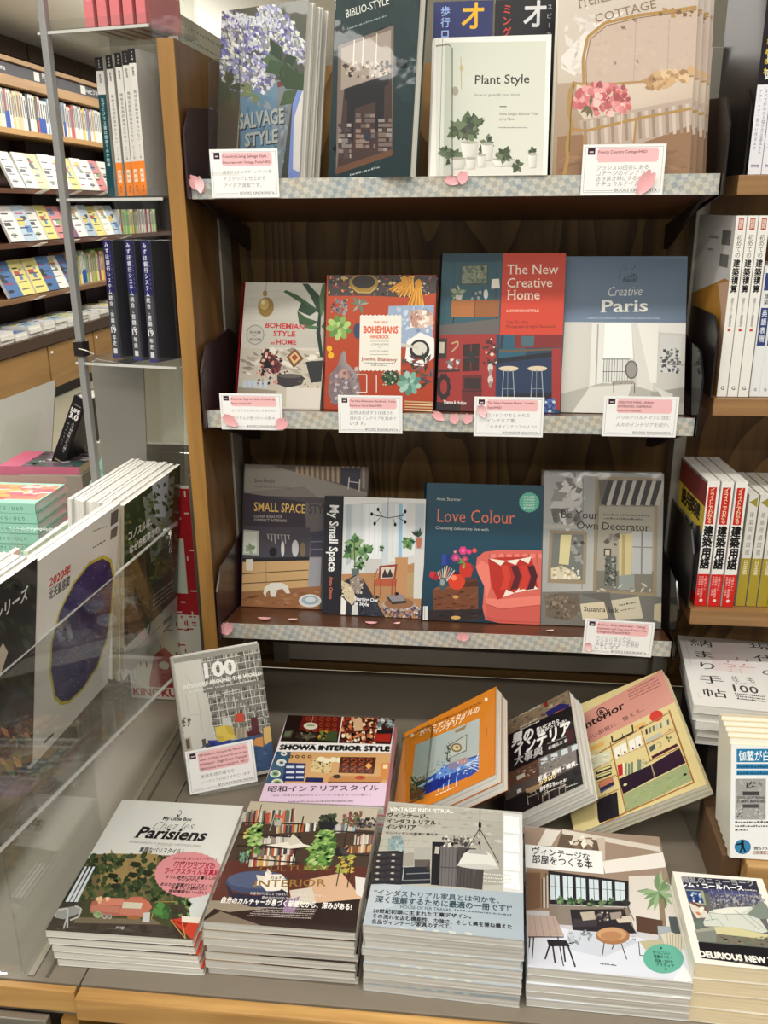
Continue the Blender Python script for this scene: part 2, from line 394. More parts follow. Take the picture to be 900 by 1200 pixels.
# ================================================================== SETTING
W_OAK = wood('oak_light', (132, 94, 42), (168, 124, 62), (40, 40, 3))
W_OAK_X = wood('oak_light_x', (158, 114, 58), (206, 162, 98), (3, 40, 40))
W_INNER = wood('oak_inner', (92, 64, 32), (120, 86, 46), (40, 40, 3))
W_BACK = wood('oak_back', (96, 70, 36), (150, 114, 64), (60, 60, 5), .5, True)
W_SHELF = wood('shelf_brown', (66, 38, 22), (98, 60, 36), (3, 60, 60), .3)
W_FAR = wood('far_oak', (160, 120, 68), (184, 144, 92), (12, 1, 12))
LAM = flat('grey_laminate', (124, 115, 101), .42, var=.04, scale=60)
STEEL = flat('brushed_steel', (150, 146, 138), .35, .7)
DARK = flat('dark_metal', (34, 26, 26), .45, .2)
PLATE = acrylic('smoked_acrylic', (.34, .30, .31), .2, .08)
CLEAR = acrylic('clear_acrylic', (.95, .96, .95), .12, .03)
FROST = acrylic('grey_acrylic_sheet', (.58, .58, .56), .5, .22)
WHT = flat('white_paper', (238, 236, 230), .7)

floor = struct(link('floor', bbox('floor', (-7, -4, -.05), (5, 14, 0), flat('floor_linoleum', (150, 146, 128), .35, var=.12, scale=6))))
ceil = struct(link('ceiling', bbox('ceiling', (-7, -4, 3.0), (5, 14, 3.05), flat('ceiling_board', (232, 228, 218), .8, var=.03))))
# brick wall above the far bookcase, bricks built one by one
BRK = flat('brick_brown', (66, 48, 32), .8, var=.3, scale=9, bump=.4)
wl = struct(link('wall_left', bbox('wall_left', (-4.1, 3.5, 0), (-3.83, 13.5, 3.0), flat('mortar_dark', (30, 22, 16), .9))))
bl = []
for i in range(5):
    for j in range(13):
        y = 3.52 + j * .56 + (.28 if i % 2 else 0); z = 2.19 + i * .163; L = .545; t = rnd.uniform(.028, .04)
        k = (round(t, 3)); me = bbox('brick', (0, 0, 0), (t, L, .148), BRK, .006) if not bl or len(bl) < 3 else bl[(i + j) % 3]
        if len(bl) < 3: bl.append(me)
        link('brick', me, wl, Matrix.Translation((-3.83, y, z)))

# ---- far bookcase along the left wall
fb = bpy.data.objects.new('bookcase', None); COL.objects.link(fb); fb.location = (-3.4, 5, 0)
tag(fb, 'long wooden bookcase along the far left wall under the brick wall', 'bookcase')
def fpart(name, a, b, mat, bev=0):
    return link(name, bbox(name, a, b, mat, bev), fb, Matrix.Translation((3.4, -5, 0)))
Y0, Y1 = 5.0, 11.5
fpart('back_panel', (-3.82, Y0, .1), (-3.78, Y1, 2.7), flat('far_back', (60, 36, 28), .6))
fpart('header_trim', (-3.46, Y0, 2.665), (-3.36, Y1, 2.70), W_FAR)
sb = fpart('sign_board', (-3.44, Y0, 2.565), (-3.395, Y1, 2.665), flat('sign_dark', (62, 62, 68), .5))
fpart('header_rail', (-3.46, Y0, 2.49), (-3.37, Y1, 2.565), W_FAR)
for nme, z, h, x in (('shelf', 2.13, .042, -3.38), ('shelf', 1.677, .036, -3.33), ('shelf', 1.255, .04, -3.33), ('shelf', .83, .038, -3.33)):
    fpart(nme, (-3.8, Y0, z), (x, Y1, z + h), W_FAR if z > 2 else (W_SHELF if z > 1 else wood('far_shelf', (110, 80, 52), (140, 104, 70), (20, 1, 20))))
fpart('counter_top', (-3.8, Y0, .47), (-3.2, Y1, .56), flat('counter_edge', (64, 44, 32), .4))
for j in range(7):
    y = 5.0 + j * .93 + .02
    d = fpart('cabinet_door', (-3.24, y, .1), (-3.215, y + .90, .46), wood('far_door', (140, 104, 56), (160, 122, 72), (14, 1, 14)), .004)
    link('door_label', bbox('door_label', (-3.214, y + .03, .39), (-3.212, y + .07, .41), WHT), d)
fpart('kick_plate', (-3.3, Y0, 0), (-3.27, Y1, .1), flat('kick_dark', (50, 44, 40), .6))
for j in range(8): fpart('divider', (-3.78, 5.05 + j * .92, .56), (-3.66, 5.07 + j * .92, 2.5), flat('far_div', (74, 46, 34), .6))
# lettering on the sign board (flat print)
def far_print(name, parent, pts, txt, y0, y1, z0, col, h):
    a = Art(1, 1); v, f, x0, x1, b0, b1 = glyphs(txt, .02); c = lin(col); s = (y1 - y0) / (x1 - x0)
    vv = [(-3.3935, y0 + (p[0] - x0) * s, z0 + p[1] * h) for p in v]
    me = bpy.data.meshes.new(name); me.from_pydata(vv, [], f); at = me.color_attributes.new('Col', 'FLOAT_COLOR', 'POINT')
    at.data.foreach_set('color', [q for _ in v for q in (*c, 1)]); me.materials.append(printed('printed_ink')); return link(name, me, parent)
for t, xa, xb, yb, hh in (('PC実用', 49.5, 63, 90.5, .055), ('SNS', 53, 62, 97, .05), ('Webビジネス', 99.5, 117, 109, .05), ('ma', 0, 6, 80.5, .05)):
    q, w = atX(xa, yb, -3.3935), atX(xb, yb, -3.3935); far_print('lettering', sb, None, t, q.y, w.y, {'PC実用': 2.618, 'SNS': 2.578}.get(t, 2.60), (228, 228, 228), hh)
for xa, xb in ((40, 46), (93, 98.5)):
    q, w = atX(xa, 90, -3.3935), atX(xb, 90, -3.3935); link('sign_icon', bbox('sign_icon', (-3.395, q.y, 2.582), (-3.3935, w.y, 2.652), WHT), sb)

def nth(i):
    if i < len(NTH): return NTH[i]
    tens = {3: 'thirty', 4: 'forty', 5: 'fifty', 6: 'sixty', 7: 'seventy', 8: 'eighty', 9: 'ninety'}; n = i + 1
    return (tens[n // 10] + '-' + NTH[n % 10 - 1]) if n % 10 else tens[n // 10][:-1] + 'ieth'
# spine-out books on the far shelves: cover + page block per book
FSP = {}
def far_spine(T, H):
    k = (round(T, 3), round(H, 2))
    if k not in FSP:
        FSP[k] = (cover_mesh(.20, k[1], k[0], False, objcol()), page_mesh(.20, k[1], k[0], False, pages('page_edges')), bbox('title_strip', (-.0012, k[1] * .35, -k[0] * .75), (-.0006, k[1] * .9, -k[0] * .25), flat('strip_grey', (120, 118, 122), .6)),
                  bbox('paper_band', (-.0016, 0.003, -k[0] - .0006), (.06, k[1] * .45, .0006), flat('band_blue', (44, 84, 168), .5)))
    return FSP[k]
WH = [(232, 232, 226)] * 6 + [(214, 222, 224), (206, 214, 204), (236, 206, 96), (206, 220, 180), (200, 96, 90), (120, 160, 190), (222, 196, 160), (70, 70, 76)]
GR = [(236, 220, 70), (220, 214, 190), (150, 200, 110), (232, 232, 226), (226, 228, 222), (210, 150, 110), (120, 190, 90), (196, 190, 180), (170, 60, 60), (160, 150, 130)]
cnames = lambda c: ('white' if min(c) > 200 else 'yellow' if c[0] > 200 and c[1] > 180 and c[2] < 110 else 'green' if c[1] > c[0] and c[1] > c[2] + 15 else 'dark' if max(c) < 90 else 'red' if c[0] > c[1] + 60 and c[1] < 110 else 'blue' if c[2] > c[0] + 20 else 'beige')
def far_row(y, yend, z, pal, Hs, grp, where, seed, bands=()):
    R = random.Random(seed); i = 0
    while y < yend:
        T = R.choice((.022, .028, .034, .042)); H = R.choice(Hs); c = pal[R.randrange(len(pal))]; cm, pm_, ts, bd = far_spine(T, H)
        M = Matrix(((-1, 0, 0, -3.43), (0, 0, 1, y + T), (0, 1, 0, z), (0, 0, 0, 1)))
        r = bpy.data.objects.new('book', None); COL.objects.link(r); r.matrix_world = M
        tag(r, '%s spine, %s from the left, %s' % (cnames(c), nth(i), where), 'book', grp)
        o = link('cover', cm, r); o.color = (*lin(c), 1); link('page_block', pm_, r); link('title_strip', ts, r)
        if i in bands: link('paper_band', bd, r)
        y += T + R.uniform(.001, .004); i += 1
far_row(6.02, 8.9, 2.172, WH, (.27, .29, .30), 'spine-out books on the top shelf of the far bookcase', 'top row of far bookcase', 3, (4, 5, 20, 21, 22, 33))
far_row(7.0, 9.6, .868, GR, (.26, .28, .30), 'spine-out books on the lowest shelf of the far bookcase', 'lowest row of far bookcase', 5, (2, 3, 9, 10, 11))
far_row(8.3, 9.4, 1.295, GR, (.22, .25), 'spine-out books on the third shelf of the far bookcase', 'third shelf of far bookcase', 9)
# face-out books leaning on the far shelves
FAC = []
def face_mesh(seed):
    R = random.Random(seed); W, H = .17, .24; a = Art(W, H)
    P = [(226, 224, 216), (206, 206, 210), (220, 208, 130), (196, 130, 128), (84, 116, 160), (130, 92, 118), (170, 188, 200), (214, 212, 204), (188, 198, 150)]
    a.base(P[seed % len(P)])
    for k in range(3): u, v = R.uniform(0, .6), R.uniform(.05, .7); a.uv(u, v, u + R.uniform(.2, .5), v + R.uniform(.06, .25), R.choice([(70, 70, 76), (176, 90, 86), (210, 184, 100), (96, 126, 166), (130, 156, 110), (226, 226, 220), (150, 150, 150)]))
    for k in range(4): v = .15 + k * .2; a.uv(.12, v, .12 + R.uniform(.3, .7), v + .035, R.choice([(50, 50, 56), (170, 60, 70), (90, 90, 100)]))
    return a
for s in range(9):
    a = face_mesh(s); t = a.build('front_print', None); FAC.append(t.data); bpy.data.objects.remove(t)
FCM = cover_mesh(.17, .24, .018, False, flat('far_soft_cover', (222, 220, 214), .5)); FPM = page_mesh(.17, .24, .018, False, pages('page_edges'))
def face_row(y, yend, z, where, grp, seed, sc=1.25, step=.205):
    R = random.Random(seed); i = 0
    while y < yend:
        k = R.randrange(9)
        F = frame(-3.36, y, z, 90 + R.uniform(-3, 3), R.uniform(18, 24)) @ Matrix.Scale(sc, 4); 
        F.translation.z = z + .018 * sc * math.sin(22 * D2R) + .001
        r = bpy.data.objects.new('book', None); COL.objects.link(r); r.matrix_world = F
        tag(r, '%s face-out book, %s from the left, %s' % (['white', 'pale grey', 'yellow', 'pink', 'blue', 'purple', 'pale blue', 'off-white', 'light green'][k], nth(i), where), 'book', grp)
        link('cover', FCM, r); link('page_block', FPM, r); link('front_print', FAC[k], r, Matrix.Translation((0, 0, 3e-5)))
        if i % 3 == 1:
            c = link('price_card', bbox('price_card', (-.045, 0, 0), (.045, .002, .07), WHT), r, Matrix.Translation((.08, -.045, .012)))
        y += step * sc / 1.25 + R.uniform(.0, .03); i += 1
face_row(6.0, 9.2, 1.713, 'second shelf of far bookcase', 'face-out books on the second shelf of the far bookcase', 11)
face_row(5.85, 8.2, 1.295, 'third shelf of far bookcase', 'face-out books on the third shelf of the far bookcase', 12)
face_row(5.7, 6.95, .868, 'lowest shelf of far bookcase', 'face-out books on the lowest shelf of the far bookcase', 13)
# stacks lying on the far counter
i = 0
for y in [5.25 + k * .235 for k in range(19)]:
    n = rnd.choice((2, 3, 3)); c = rnd.choice([(228, 228, 222), (214, 216, 200), (226, 222, 150), (200, 204, 208), (232, 230, 226), (214, 190, 120)]); k0 = rnd.randrange(9)
    for j in range(n):
        F = Matrix(((0, -1, 0, -3.23 - rnd.uniform(0, .02)), (1, 0, 0, y), (0, 0, 1, .56 + (j + 1) * .03), (0, 0, 0, 1))) @ Matrix.Diagonal((1.22, 1.25, 1.6, 1))
        r = bpy.data.objects.new('book', None); COL.objects.link(r); r.matrix_world = F
        tag(r, '%s of the %s pile from the left on the far counter' % ('topmost book' if j == n - 1 else ('bottom book' if j == 0 else 'middle book'), nth(i)), 'book', 'books in piles on the far counter')
        link('cover', FCM, r); link('page_block', FPM, r)
        if j == n - 1: link('front_print', FAC[k0], r, Matrix.Translation((0, 0, 3e-5)))
    i += 1

# ================================================================== DISPLAY TABLE
tb = bpy.data.objects.new('display_table', None); COL.objects.link(tb); tb.location = (.3, -.2, 0)
tag(tb, 'wooden display table with grey laminate top under the stacked interior books', 'table')
def tpart(name, a, b, mat, bev=0, par=None): return link(name, bbox(name, a, b, mat, bev), par or tb, Matrix.Translation((-.3, .2, 0)) if not par else None)
tpart('table_top', (-.037, -.551, .60), (1.4, .262, .65), LAM, .001)
tpart('table_top', (-.328, -.551, .60), (-.039, .262, .6495), LAM, .001)
tpart('front_edge', (-.037, -.572, .615), (1.4, -.552, .6485), W_OAK_X, .003)
tpart('front_edge', (-.328, -.562, .615), (-.041, -.552, .648), W_OAK_X, .002)
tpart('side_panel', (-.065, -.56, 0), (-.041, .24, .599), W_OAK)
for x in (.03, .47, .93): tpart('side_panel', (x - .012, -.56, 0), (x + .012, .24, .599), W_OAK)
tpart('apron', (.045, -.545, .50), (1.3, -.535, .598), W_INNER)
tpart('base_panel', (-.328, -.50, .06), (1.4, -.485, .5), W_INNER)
lb = tpart('price_rail', (.062, -.5475, .585), (.09, -.5455, .597), WHT)
st = tpart('steel_drawer_front', (-.328, -.575, .56), (-.075, -.563, .612), STEEL, .002)
# grooves of the laminate: a thin raised metal strip running in depth
tpart('joint_strip', (-.108, -.545, .6497), (-.100, .25, .6512), flat('strip_metal', (150, 142, 126), .4, .3))
tpart('joint_strip', (-.085, -.545, .6497), (-.081, .25, .6506), flat('joint_dark', (92, 84, 72), .5))

# ================================================================== SHELVING UNIT
un = bpy.data.objects.new('shelving_unit', None); COL.objects.link(un); un.location = (.37, .2, 0)
tag(un, 'oak shelving unit with dark wood back behind the display table', 'shelves')
MU = Matrix.Translation((-.37, -.2, 0))
def upart(name, a, b, mat, bev=0, par=None): return link(name, bbox(name, a, b, mat, bev), par or un, MU if not par else None)
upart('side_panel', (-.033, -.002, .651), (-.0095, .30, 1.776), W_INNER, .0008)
upart('front_edging', (-.0335, -.006, .651), (-.009, -.0021, 1.776), W_OAK, .001)
upart('back_panel', (-.009, .281, .651), (.772, .295, 1.775), W_BACK)
upart('back_panel', (.772, .281, .651), (1.4, .295, 1.775), W_BACK)
upart('upright_rail', (-.0088, .150, .70), (-.0045, .215, 1.70), flat('grey_steel', (158, 152, 140), .4, .15), .001)
upart('upright_rail', (.764, .19, .66), (.784, .235, 1.775), flat('grey_steel_light', (168, 162, 150), .45, .3), .001)
hook = prism('steel_hook', [(-.012, 1.70), (-.010, 1.70), (-.010, 1.782), (-.024, 1.782), (-.024, 1.778), (-.012, 1.778)], .02, .026, STEEL, 'XZ'); link('steel_hook', hook, un, MU)
bar = upart('cross_bar', (.03, .232, .688), (.80, .248, .722), flat('painted_grey', (168, 162, 150), .4, .1), .002); upart('bar_bracket', (.03, .226, .682), (.062, .231, .728), STEEL, .001)
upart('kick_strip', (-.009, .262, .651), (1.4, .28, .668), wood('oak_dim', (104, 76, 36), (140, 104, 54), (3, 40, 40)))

tag(link('partition_board', bbox('partition_board', (-.325, .266, .651), (-.036, .28, 1.12), flat('partition_grey', (134, 128, 116), .5), .001)), 'grey low partition board behind the red patterned poster', 'partition')
# holographic check tape on the shelf edges
def tape_mat():
    m, N, L, b = nm('holographic_tape'); tc = N.new('ShaderNodeTexCoord'); mp = N.new('ShaderNodeMapping'); mp.inputs['Rotation'].default_value = (0, .35, 0)
    mp.inputs['Scale'].default_value = (125, 1, 125); L.new(tc.outputs['Object'], mp.inputs['Vector'])
    ck = N.new('ShaderNodeTexChecker'); ck.inputs['Scale'].default_value = 1; ck.inputs[1].default_value = (*lin((214, 208, 190)), 1); ck.inputs[2].default_value = (*lin((160, 166, 164)), 1); L.new(mp.outputs[0], ck.inputs['Vector'])
    nz = N.new('ShaderNodeTexNoise'); nz.inputs['Scale'].default_value = 40; L.new(tc.outputs['Object'], nz.inputs['Vector'])
    cr = N.new('ShaderNodeValToRGB'); e = cr.color_ramp.elements; e[0].position = .35; e[0].color = (*lin((206, 188, 160)), 1); e[1].position = .65; e[1].color = (*lin((150, 172, 186)), 1); k = e.new(.5); k.color = (*lin((206, 206, 198)), 1)
    L.new(nz.outputs['Color'], cr.inputs[0]); mx = N.new('ShaderNodeMix'); mx.data_type = 'RGBA'; mx.inputs['Factor'].default_value = .45
    L.new(ck.outputs['Color'], mx.inputs['A']); L.new(cr.outputs[0], mx.inputs['B']); L.new(mx.outputs['Result'], b.inputs['Base Color'])
    b.inputs['Metallic'].default_value = .25; b.inputs['Roughness'].default_value = .3
    n2 = N.new('ShaderNodeTexNoise'); n2.inputs['Scale'].default_value = 60; L.new(tc.outputs['Object'], n2.inputs['Vector']); bp = N.new('ShaderNodeBump'); bp.inputs['Strength'].default_value = .5; bp.inputs['Distance'].default_value = .003
    L.new(n2.outputs['Fac'], bp.inputs['Height']); L.new(bp.outputs[0], b.inputs['Normal']); return m
TAPE = tape_mat()
SHZ = {1: 1.5635, 2: 1.220, 3: .849}; TILT = .14
def shz(i, y): return SHZ[i] + .027 - TILT * y
for i, nmn in ((1, 'upper'), (2, 'middle'), (3, 'lowest')):
    z = SHZ[i]; r = bpy.data.objects.new('display_shelf', None); COL.objects.link(r); r.location = (.375, .13, z)
    tag(r, '%s tilted brown shelf with checked silver tape on its front edge' % nmn, 'shelf', None)
    T_ = Matrix.Translation((-.375, -.13, -z)); ta = TILT
    link('board', prism('board', [(.001, z), (.001, z + .0265), (.262, z + .0265 - ta * .262), (.262, z - ta * .262)], .002, .748, W_SHELF, 'YZ'), r, T_)
    link('edge_tape', bbox('edge_tape', (.0, -.0006, z - .0005), (.75, .0008, z + .027), TAPE), r, T_)
    pm_ = flat('plum_plate', (52, 32, 36), .3) if i == 1 else (PLATE if i == 2 else flat('plum_plate', (52, 32, 36), .3))
    for xx, mt in ((-.0035, flat('plum_plate', (52, 32, 36), .28)), (.7515, PLATE if i > 1 else flat('black_plate', (24, 18, 18), .35))):
        x0 = xx; x1 = xx + .003
        link('end_plate', prism('end_plate', [(-.012, z), (-.012, z + .09), (.02, z + .125), (.155, z + .135), (.205, z + .118), (.25, z + .05), (.25, z - .04)], x0, x1, mt, 'YZ'), r, T_)
    for xx in (.012, .73): link('bracket', prism('bracket', [(.01, z - .004), (.262, z - .046), (.262, z - .085), (.22, z - .075)], xx, xx + .006, DARK, 'YZ'), r, T_)

# neighbouring bay at the right
for zt, nmn in ((1.588, 'upper'), (1.277, 'middle'), (.934, 'lower')):
    tag(link('side_shelf', bbox('side_shelf', (.775, .0, zt - .026), (1.38, .278, zt), wood('shelf_mid', (126, 92, 56), (160, 122, 80), (3, 60, 60), .4), .001)), '%s plain wooden shelf of the neighbouring bay at the right' % nmn, 'shelf')
tag(link('bookend', prism('bookend', [(.02, 1.5885), (.02, 1.68), (.04, 1.70), (.2, 1.70), (.2, 1.5885)], .7855, .788, flat('black_plate', (24, 18, 18), .35), 'YZ')), 'black steel bookend beside the black spines on the upper right shelf', 'bookend')
tag(link('bookend', prism('bookend', [(.0, 1.2775), (.0, 1.37), (.03, 1.395), (.24, 1.395), (.24, 1.2775)], .769, .7715, flat('black_plate', (24, 18, 18), .35), 'YZ')), 'black steel bookend beside the tall white spines on the middle right shelf', 'bookend')
tag(link('bookend', prism('bookend', [(.0, .9345), (.0, 1.03), (.03, 1.06), (.24, 1.06), (.24, .9345)], .769, .7715, flat('black_plate', (24, 18, 18), .35), 'YZ')), 'black steel bookend beside the red and white spines on the lower right shelf', 'bookend')

# patterned paper sheet and clear film on top of the unit at the upper left
A = Art(1, 1); 
pg = [atX(150, -14, -.3), atX(215, -30, -.3), atX(262, 40, -.3), atX(258, 78, -.3)]
pz = Art(.62, .09); pz.base((206, 204, 186))
for i in range(26):
    for j in range(3): pz.uv(.02 + i * .038 + (j % 2) * .019, .15 + j * .3, .037 + i * .038 + (j % 2) * .019, .20 + j * .3, (120, 124, 112))
sh = bpy.data.objects.new('wrapping_paper_roll', None); COL.objects.link(sh); sh.matrix_world = Matrix(((0, 0, 1, -.30), (1, 0, 0, .72), (0, 1, 0, 1.895), (0, 0, 0, 1)))
tag(sh, 'pale patterned paper strip hanging above the top left of the oak unit', 'paper strip')
link('sheet', bbox('sheet', (0, 0, -.002), (.62, .09, 0), flat('cream_paper', (206, 204, 186), .7)), sh); pz.build('paper_print', sh, Matrix.Translation((0, 0, 2e-5)))
cs = tag(link('plastic_film', slab('plastic_film', [(-.30, .50, 1.895), (-.30, 1.34, 1.895), (-.30, 1.34, 1.82), (-.30, .50, 1.80)], .002, acrylic('cloudy_film', (.72, .72, .70), .3, .2))), 'cloudy plastic strip hanging below the patterned paper at top left', 'plastic strip')
for y, x in ((4.2, -.95), (2.6, -.62)):
    tag(link('ceiling_lamp', bbox('ceiling_lamp', (x - .18, y - .5, 2.955), (x + .18, y + .5, 2.999), (lambda m: m)(MATS.setdefault('lamp_face', (lambda q: (q[3].inputs['Emission Color'].__setattr__('default_value', (1, .96, .9, 1)), q[3].inputs['Emission Strength'].__setattr__('default_value', 6), q[0])[-1])(nm('lamp_face')))))), 'glowing white ceiling lamp panel, %s of the two above the oak unit' % ('farther' if y > 4 else 'nearer'), 'ceiling lamp', 'ceiling lamp panels')

# ================================================================== LEFT GONDOLA, MAGAZINE RACK, ACRYLIC TOWER
gd = tag(link('side_counter', bbox('side_counter', (-1.5, -.9, .0), (-.333, .78, .829), flat('counter_grey', (150, 144, 132), .5), .004)), 'grey side counter carrying the magazines and mint books at left', 'counter')
rk = bpy.data.objects.new('magazine_rack', None); COL.objects.link(rk); rk.location = (-.2, -.3, .83)
tag(rk, 'clear acrylic magazine rack jutting over the table at left', 'rack')
MR = Matrix.Translation((.2, .3, -.83))
F0, F1 = atZ(-14, 1014, .872), atZ(214, 786, .812); B0, B1 = Vector((-.34, F0.y + .02, .872)), Vector((-.34, F1.y + .02, .812))
link('rack_floor', slab('rack_floor', [F0, F1, B1, B0], .004, CLEAR), rk, MR)
T0, T1 = Vector((-.104, -.61, 1.052)), Vector((-.088, .03, 1.034))
link('front_sheet', slab('front_sheet', [F0, F1, T1, T0], .003, CLEAR), rk, MR)
link('front_rim', slab('front_rim', [T0, T1, T1 + Vector((.0, 0, .0016)), T0 + Vector((.0, 0, .0016))], .0045, flat('acrylic_edge', (196, 196, 190), .2)), rk, MR)
link('front_rim', slab('front_rim', [F0, F1, F1 + Vector((.0, 0, .002)), F0 + Vector((.0, 0, .002))], .0045, flat('acrylic_edge', (196, 196, 190), .2)), rk, MR)
link('end_sheet', slab('end_sheet', [F1, B1, B1 + Vector((0, 0, .24)), T1], .003, CLEAR), rk, MR)
link('support_sheet', slab('support_sheet', [(-.112, -.545, .652), (-.112, -.30, .652), (-.112, -.30, .842), (-.112, -.545, .856)], .003, CLEAR), rk, MR)
link('support_sheet', slab('support_sheet', [(-.112, -.548, .652), (-.112, -.548, .856), (-.33, -.548, .856), (-.33, -.548, .652)], .003, CLEAR), rk, MR)

tw = bpy.data.objects.new('display_tower', None); COL.objects.link(tw); A3 = atY(98, 415, .06); tw.location = (A3.x, .06, .83)
tag(tw, 'clear acrylic display tower with grey pole left of the oak panel', 'display stand')
R12 = Matrix.Rotation(-12 * D2R, 4, 'Z')
def twp(name, a, b, mat, bev=0): return link(name, bbox(name, a, b, mat, bev), tw, R12)
TWX, TWY = .172, .13
for z in (.484, .738, .97):
    twp('clear_shelf', (-.01, -.004, z - .004), (TWX + .004, TWY, z), acrylic('shelf_acrylic', (.82, .83, .82), .5, .05)); twp('shelf_lip', (-.012, -.006, z - .008), (TWX + .004, -.004, z + .012), CLEAR)
    twp('shelf_edge', (-.012, -.0075, z - .006), (TWX + .004, -.006, z - .002), flat('acrylic_edge', (196, 196, 190), .2))
twp('back_sheet', (0, TWY, .3), (TWX, TWY + .003, 1.10), CLEAR); twp('side_sheet', (TWX + .004, 0, .3), (TWX + .007, TWY, 1.10), CLEAR)
twp('pole', (-.006, -.010, .0), (.006, .002, 1.25), flat('pole_grey', (150, 150, 148), .4, .3), .002)
twp('pole_clamp', (-.009, -.013, .492), (.009, .005, .516), DARK, .001)
hk = []
bm = bmesh.new()
def tube(bm, pts, r, n=6):
    rings = []
    for i, p in enumerate(pts):
        p = Vector(p); d = (Vector(pts[min(i + 1, len(pts) - 1)]) - Vector(pts[max(i - 1, 0)])).normalized(); a = d.orthogonal().normalized(); b = d.cross(a)
        rings.append([bm.verts.new(p + (a * math.cos(6.2832 * k / n) + b * math.sin(6.2832 * k / n)) * r) for k in range(n)])
    for q, w in zip(rings, rings[1:]):
        for k in range(n): bm.faces.new([q[k], q[(k + 1) % n], w[(k + 1) % n], w[k]])
    bm.faces.new(rings[0][::-1]); bm.faces.new(rings[-1])
tube(bm, [(0, -.012, .505), (.02, -.018, .503), (.034, -.02, .498), (.036, -.02, .488), (.03, -.02, .486)], .0012)
me = bpy.data.meshes.new('wire_hook'); bm.to_mesh(me); bm.free(); me.materials.append(STEEL); link('wire_hook', me, tw, R12)
# grey panels below the tower
P = [atY(112, 421, .13), atY(107, 431, .13), atY(122, 560, .13), atY(162, 560, .13), atY(171, 505, .13), atY(168, 430, .13)]
zb = .84; P[2].z = zb; P[3].z = zb
tag(link('divider_sheet', slab('divider_sheet', P, .003, flat('grey_sheet', (130, 127, 119), .35, var=.08, scale=5))), 'opaque grey sheet standing below the tower, left one', 'divider sheet')
P = [atY(166, 431, .17), atY(160, 548, .17), atY(205, 548, .17), atY(214, 431, .17)]; P[1].z = .84; P[2].z = .84
tag(link('divider_sheet', slab('divider_sheet', P, .003, acrylic('frost2', (.74, .74, .72), .4, .15))), 'clear greyish sheet standing below the tower, beside the oak panel', 'divider sheet')
P = [atY(-30, 480, .66), atY(-40, 560, .66), atY(50, 556, .66), atY(65, 445, .66)]; P[1].z = .832; P[2].z = .832
tag(link('sign_stand', slab('sign_stand', P, .004, flat('frosted_white', (176, 176, 168), .4, var=.05, scale=5))), 'white frosted angled sheet standing behind the mint books', 'sign stand')
tag(link('acrylic_stand', slab('acrylic_stand', [atY(-6, 545, .63), atY(30, 552, .63), atY(48, 482, .63), atY(8, 494, .63)], .003, CLEAR)), 'clear acrylic easel standing behind the mint books', 'easel')

for k, (pts, yy, lab) in enumerate((([(511, 54), (526, 52), (530, 57), (530, 207), (511, 207)], -.0055, 'clear acrylic stop plate before the left edge of the plant book'), ([(245, 74), (252, 70), (281, 70), (281, 180), (281, 206), (245, 206)], -.0035, 'clear acrylic stop plate before the left edge of the hydrangea book'))):
    Q = [atY(x, y, yy) for x, y in pts]; r = bpy.data.objects.new('acrylic_stop', None); COL.objects.link(r); r.location = Q[-1]; tag(r, lab, 'shelf stop', 'clear stop plates on the upper shelf'); IM = Matrix.Translation(-Q[-1])
    link('plate', slab('plate', Q, .002, CLEAR), r, IM)
    bm = bmesh.new(); tube(bm, [q + Vector((0, -.0006, 0)) for q in Q[:-1]], .0011, 6); me = bpy.data.meshes.new('polished_rim'); bm.to_mesh(me); bm.free(); me.materials.append(acrylic('acrylic_rim', (.7, .7, .68), .6, .1)); link('polished_rim', me, r, IM)

# ================================================================== BOOKS
ZA, ZB, ZC, ZD = (200, 0, .3778), (500, 0, .4444), (220, 240, .3556), (500, 240, .4444)
ZE, ZF, ZG, ZH = (230, 520, .3333), (480, 520, .3556), (190, 750, 1 / 6), (290, 820, .2)
ZI, ZJ, ZK, ZL = (450, 790, 170 / 900), (590, 790, .15), (670, 770, .2), (770, 730, 130 / 900)
ZM, ZN, ZO, ZP = (820, 830, 80 / 417), (0, 860, 260 / 900), (220, 920, 230 / 900), (410, 920, 230 / 900)
ZQ, ZR, ZS = (600, 820, 1 / 3), (780, 980, 120 / 655), (0, 520, 260 / 821)
WRAP = printed('printed_shrink_wrapped', .4, .35, .07)
GLOSSY = printed('printed_glossy', .3, .35)
K = (24, 24, 26)

def px_of(M, W, H):
    out = []
    for u, v in ((0, H), (W, H), (W, 0), (0, 0)):
        P = M @ Vector((u, v, 0)); d = P - CAM; z = d.dot(CF); out.append((450 + FPX * d.dot(CR) / z, 600 - FPX * d.dot(CU) / z))
    return out

def place(name, label, pose, W, H, T, zoom, draw, n=1, labels=(), group=None, gap=.0008, quad=None, side=0, **k):
    M = frame(*pose); art = None
    if draw: art = Art(W, H, zoom, quad or px_of(M, W, H)); draw(art)
    r = mkbook(name, label, M, W, H, T, art=art, group=group, **k)
    for i in range(1, n):
        Mi = M @ Matrix.Translation((.0015 * ((i * 7) % 3 - 1) + side * i, 0, -(T + gap) * i))
        if pose[2] > .84:                            # on the tilted shelves the copies step back along the board
            d = (T + gap) * i / math.cos(pose[4] * D2R); a_ = pose[3] * D2R; Mi = Matrix.Translation((-math.sin(a_) * d + (.0015 * ((i * 7) % 3 - 1) + side * i) * math.cos(a_), math.cos(a_) * d, -TILT * d)) @ M
        copy_tree(r, Mi, labels[i - 1] if i - 1 < len(labels) else label.replace(', upper shelf right', '') + ', %s copy behind the front' % NTH[i - 1], skip=() if side else ('front_print',))
    return r

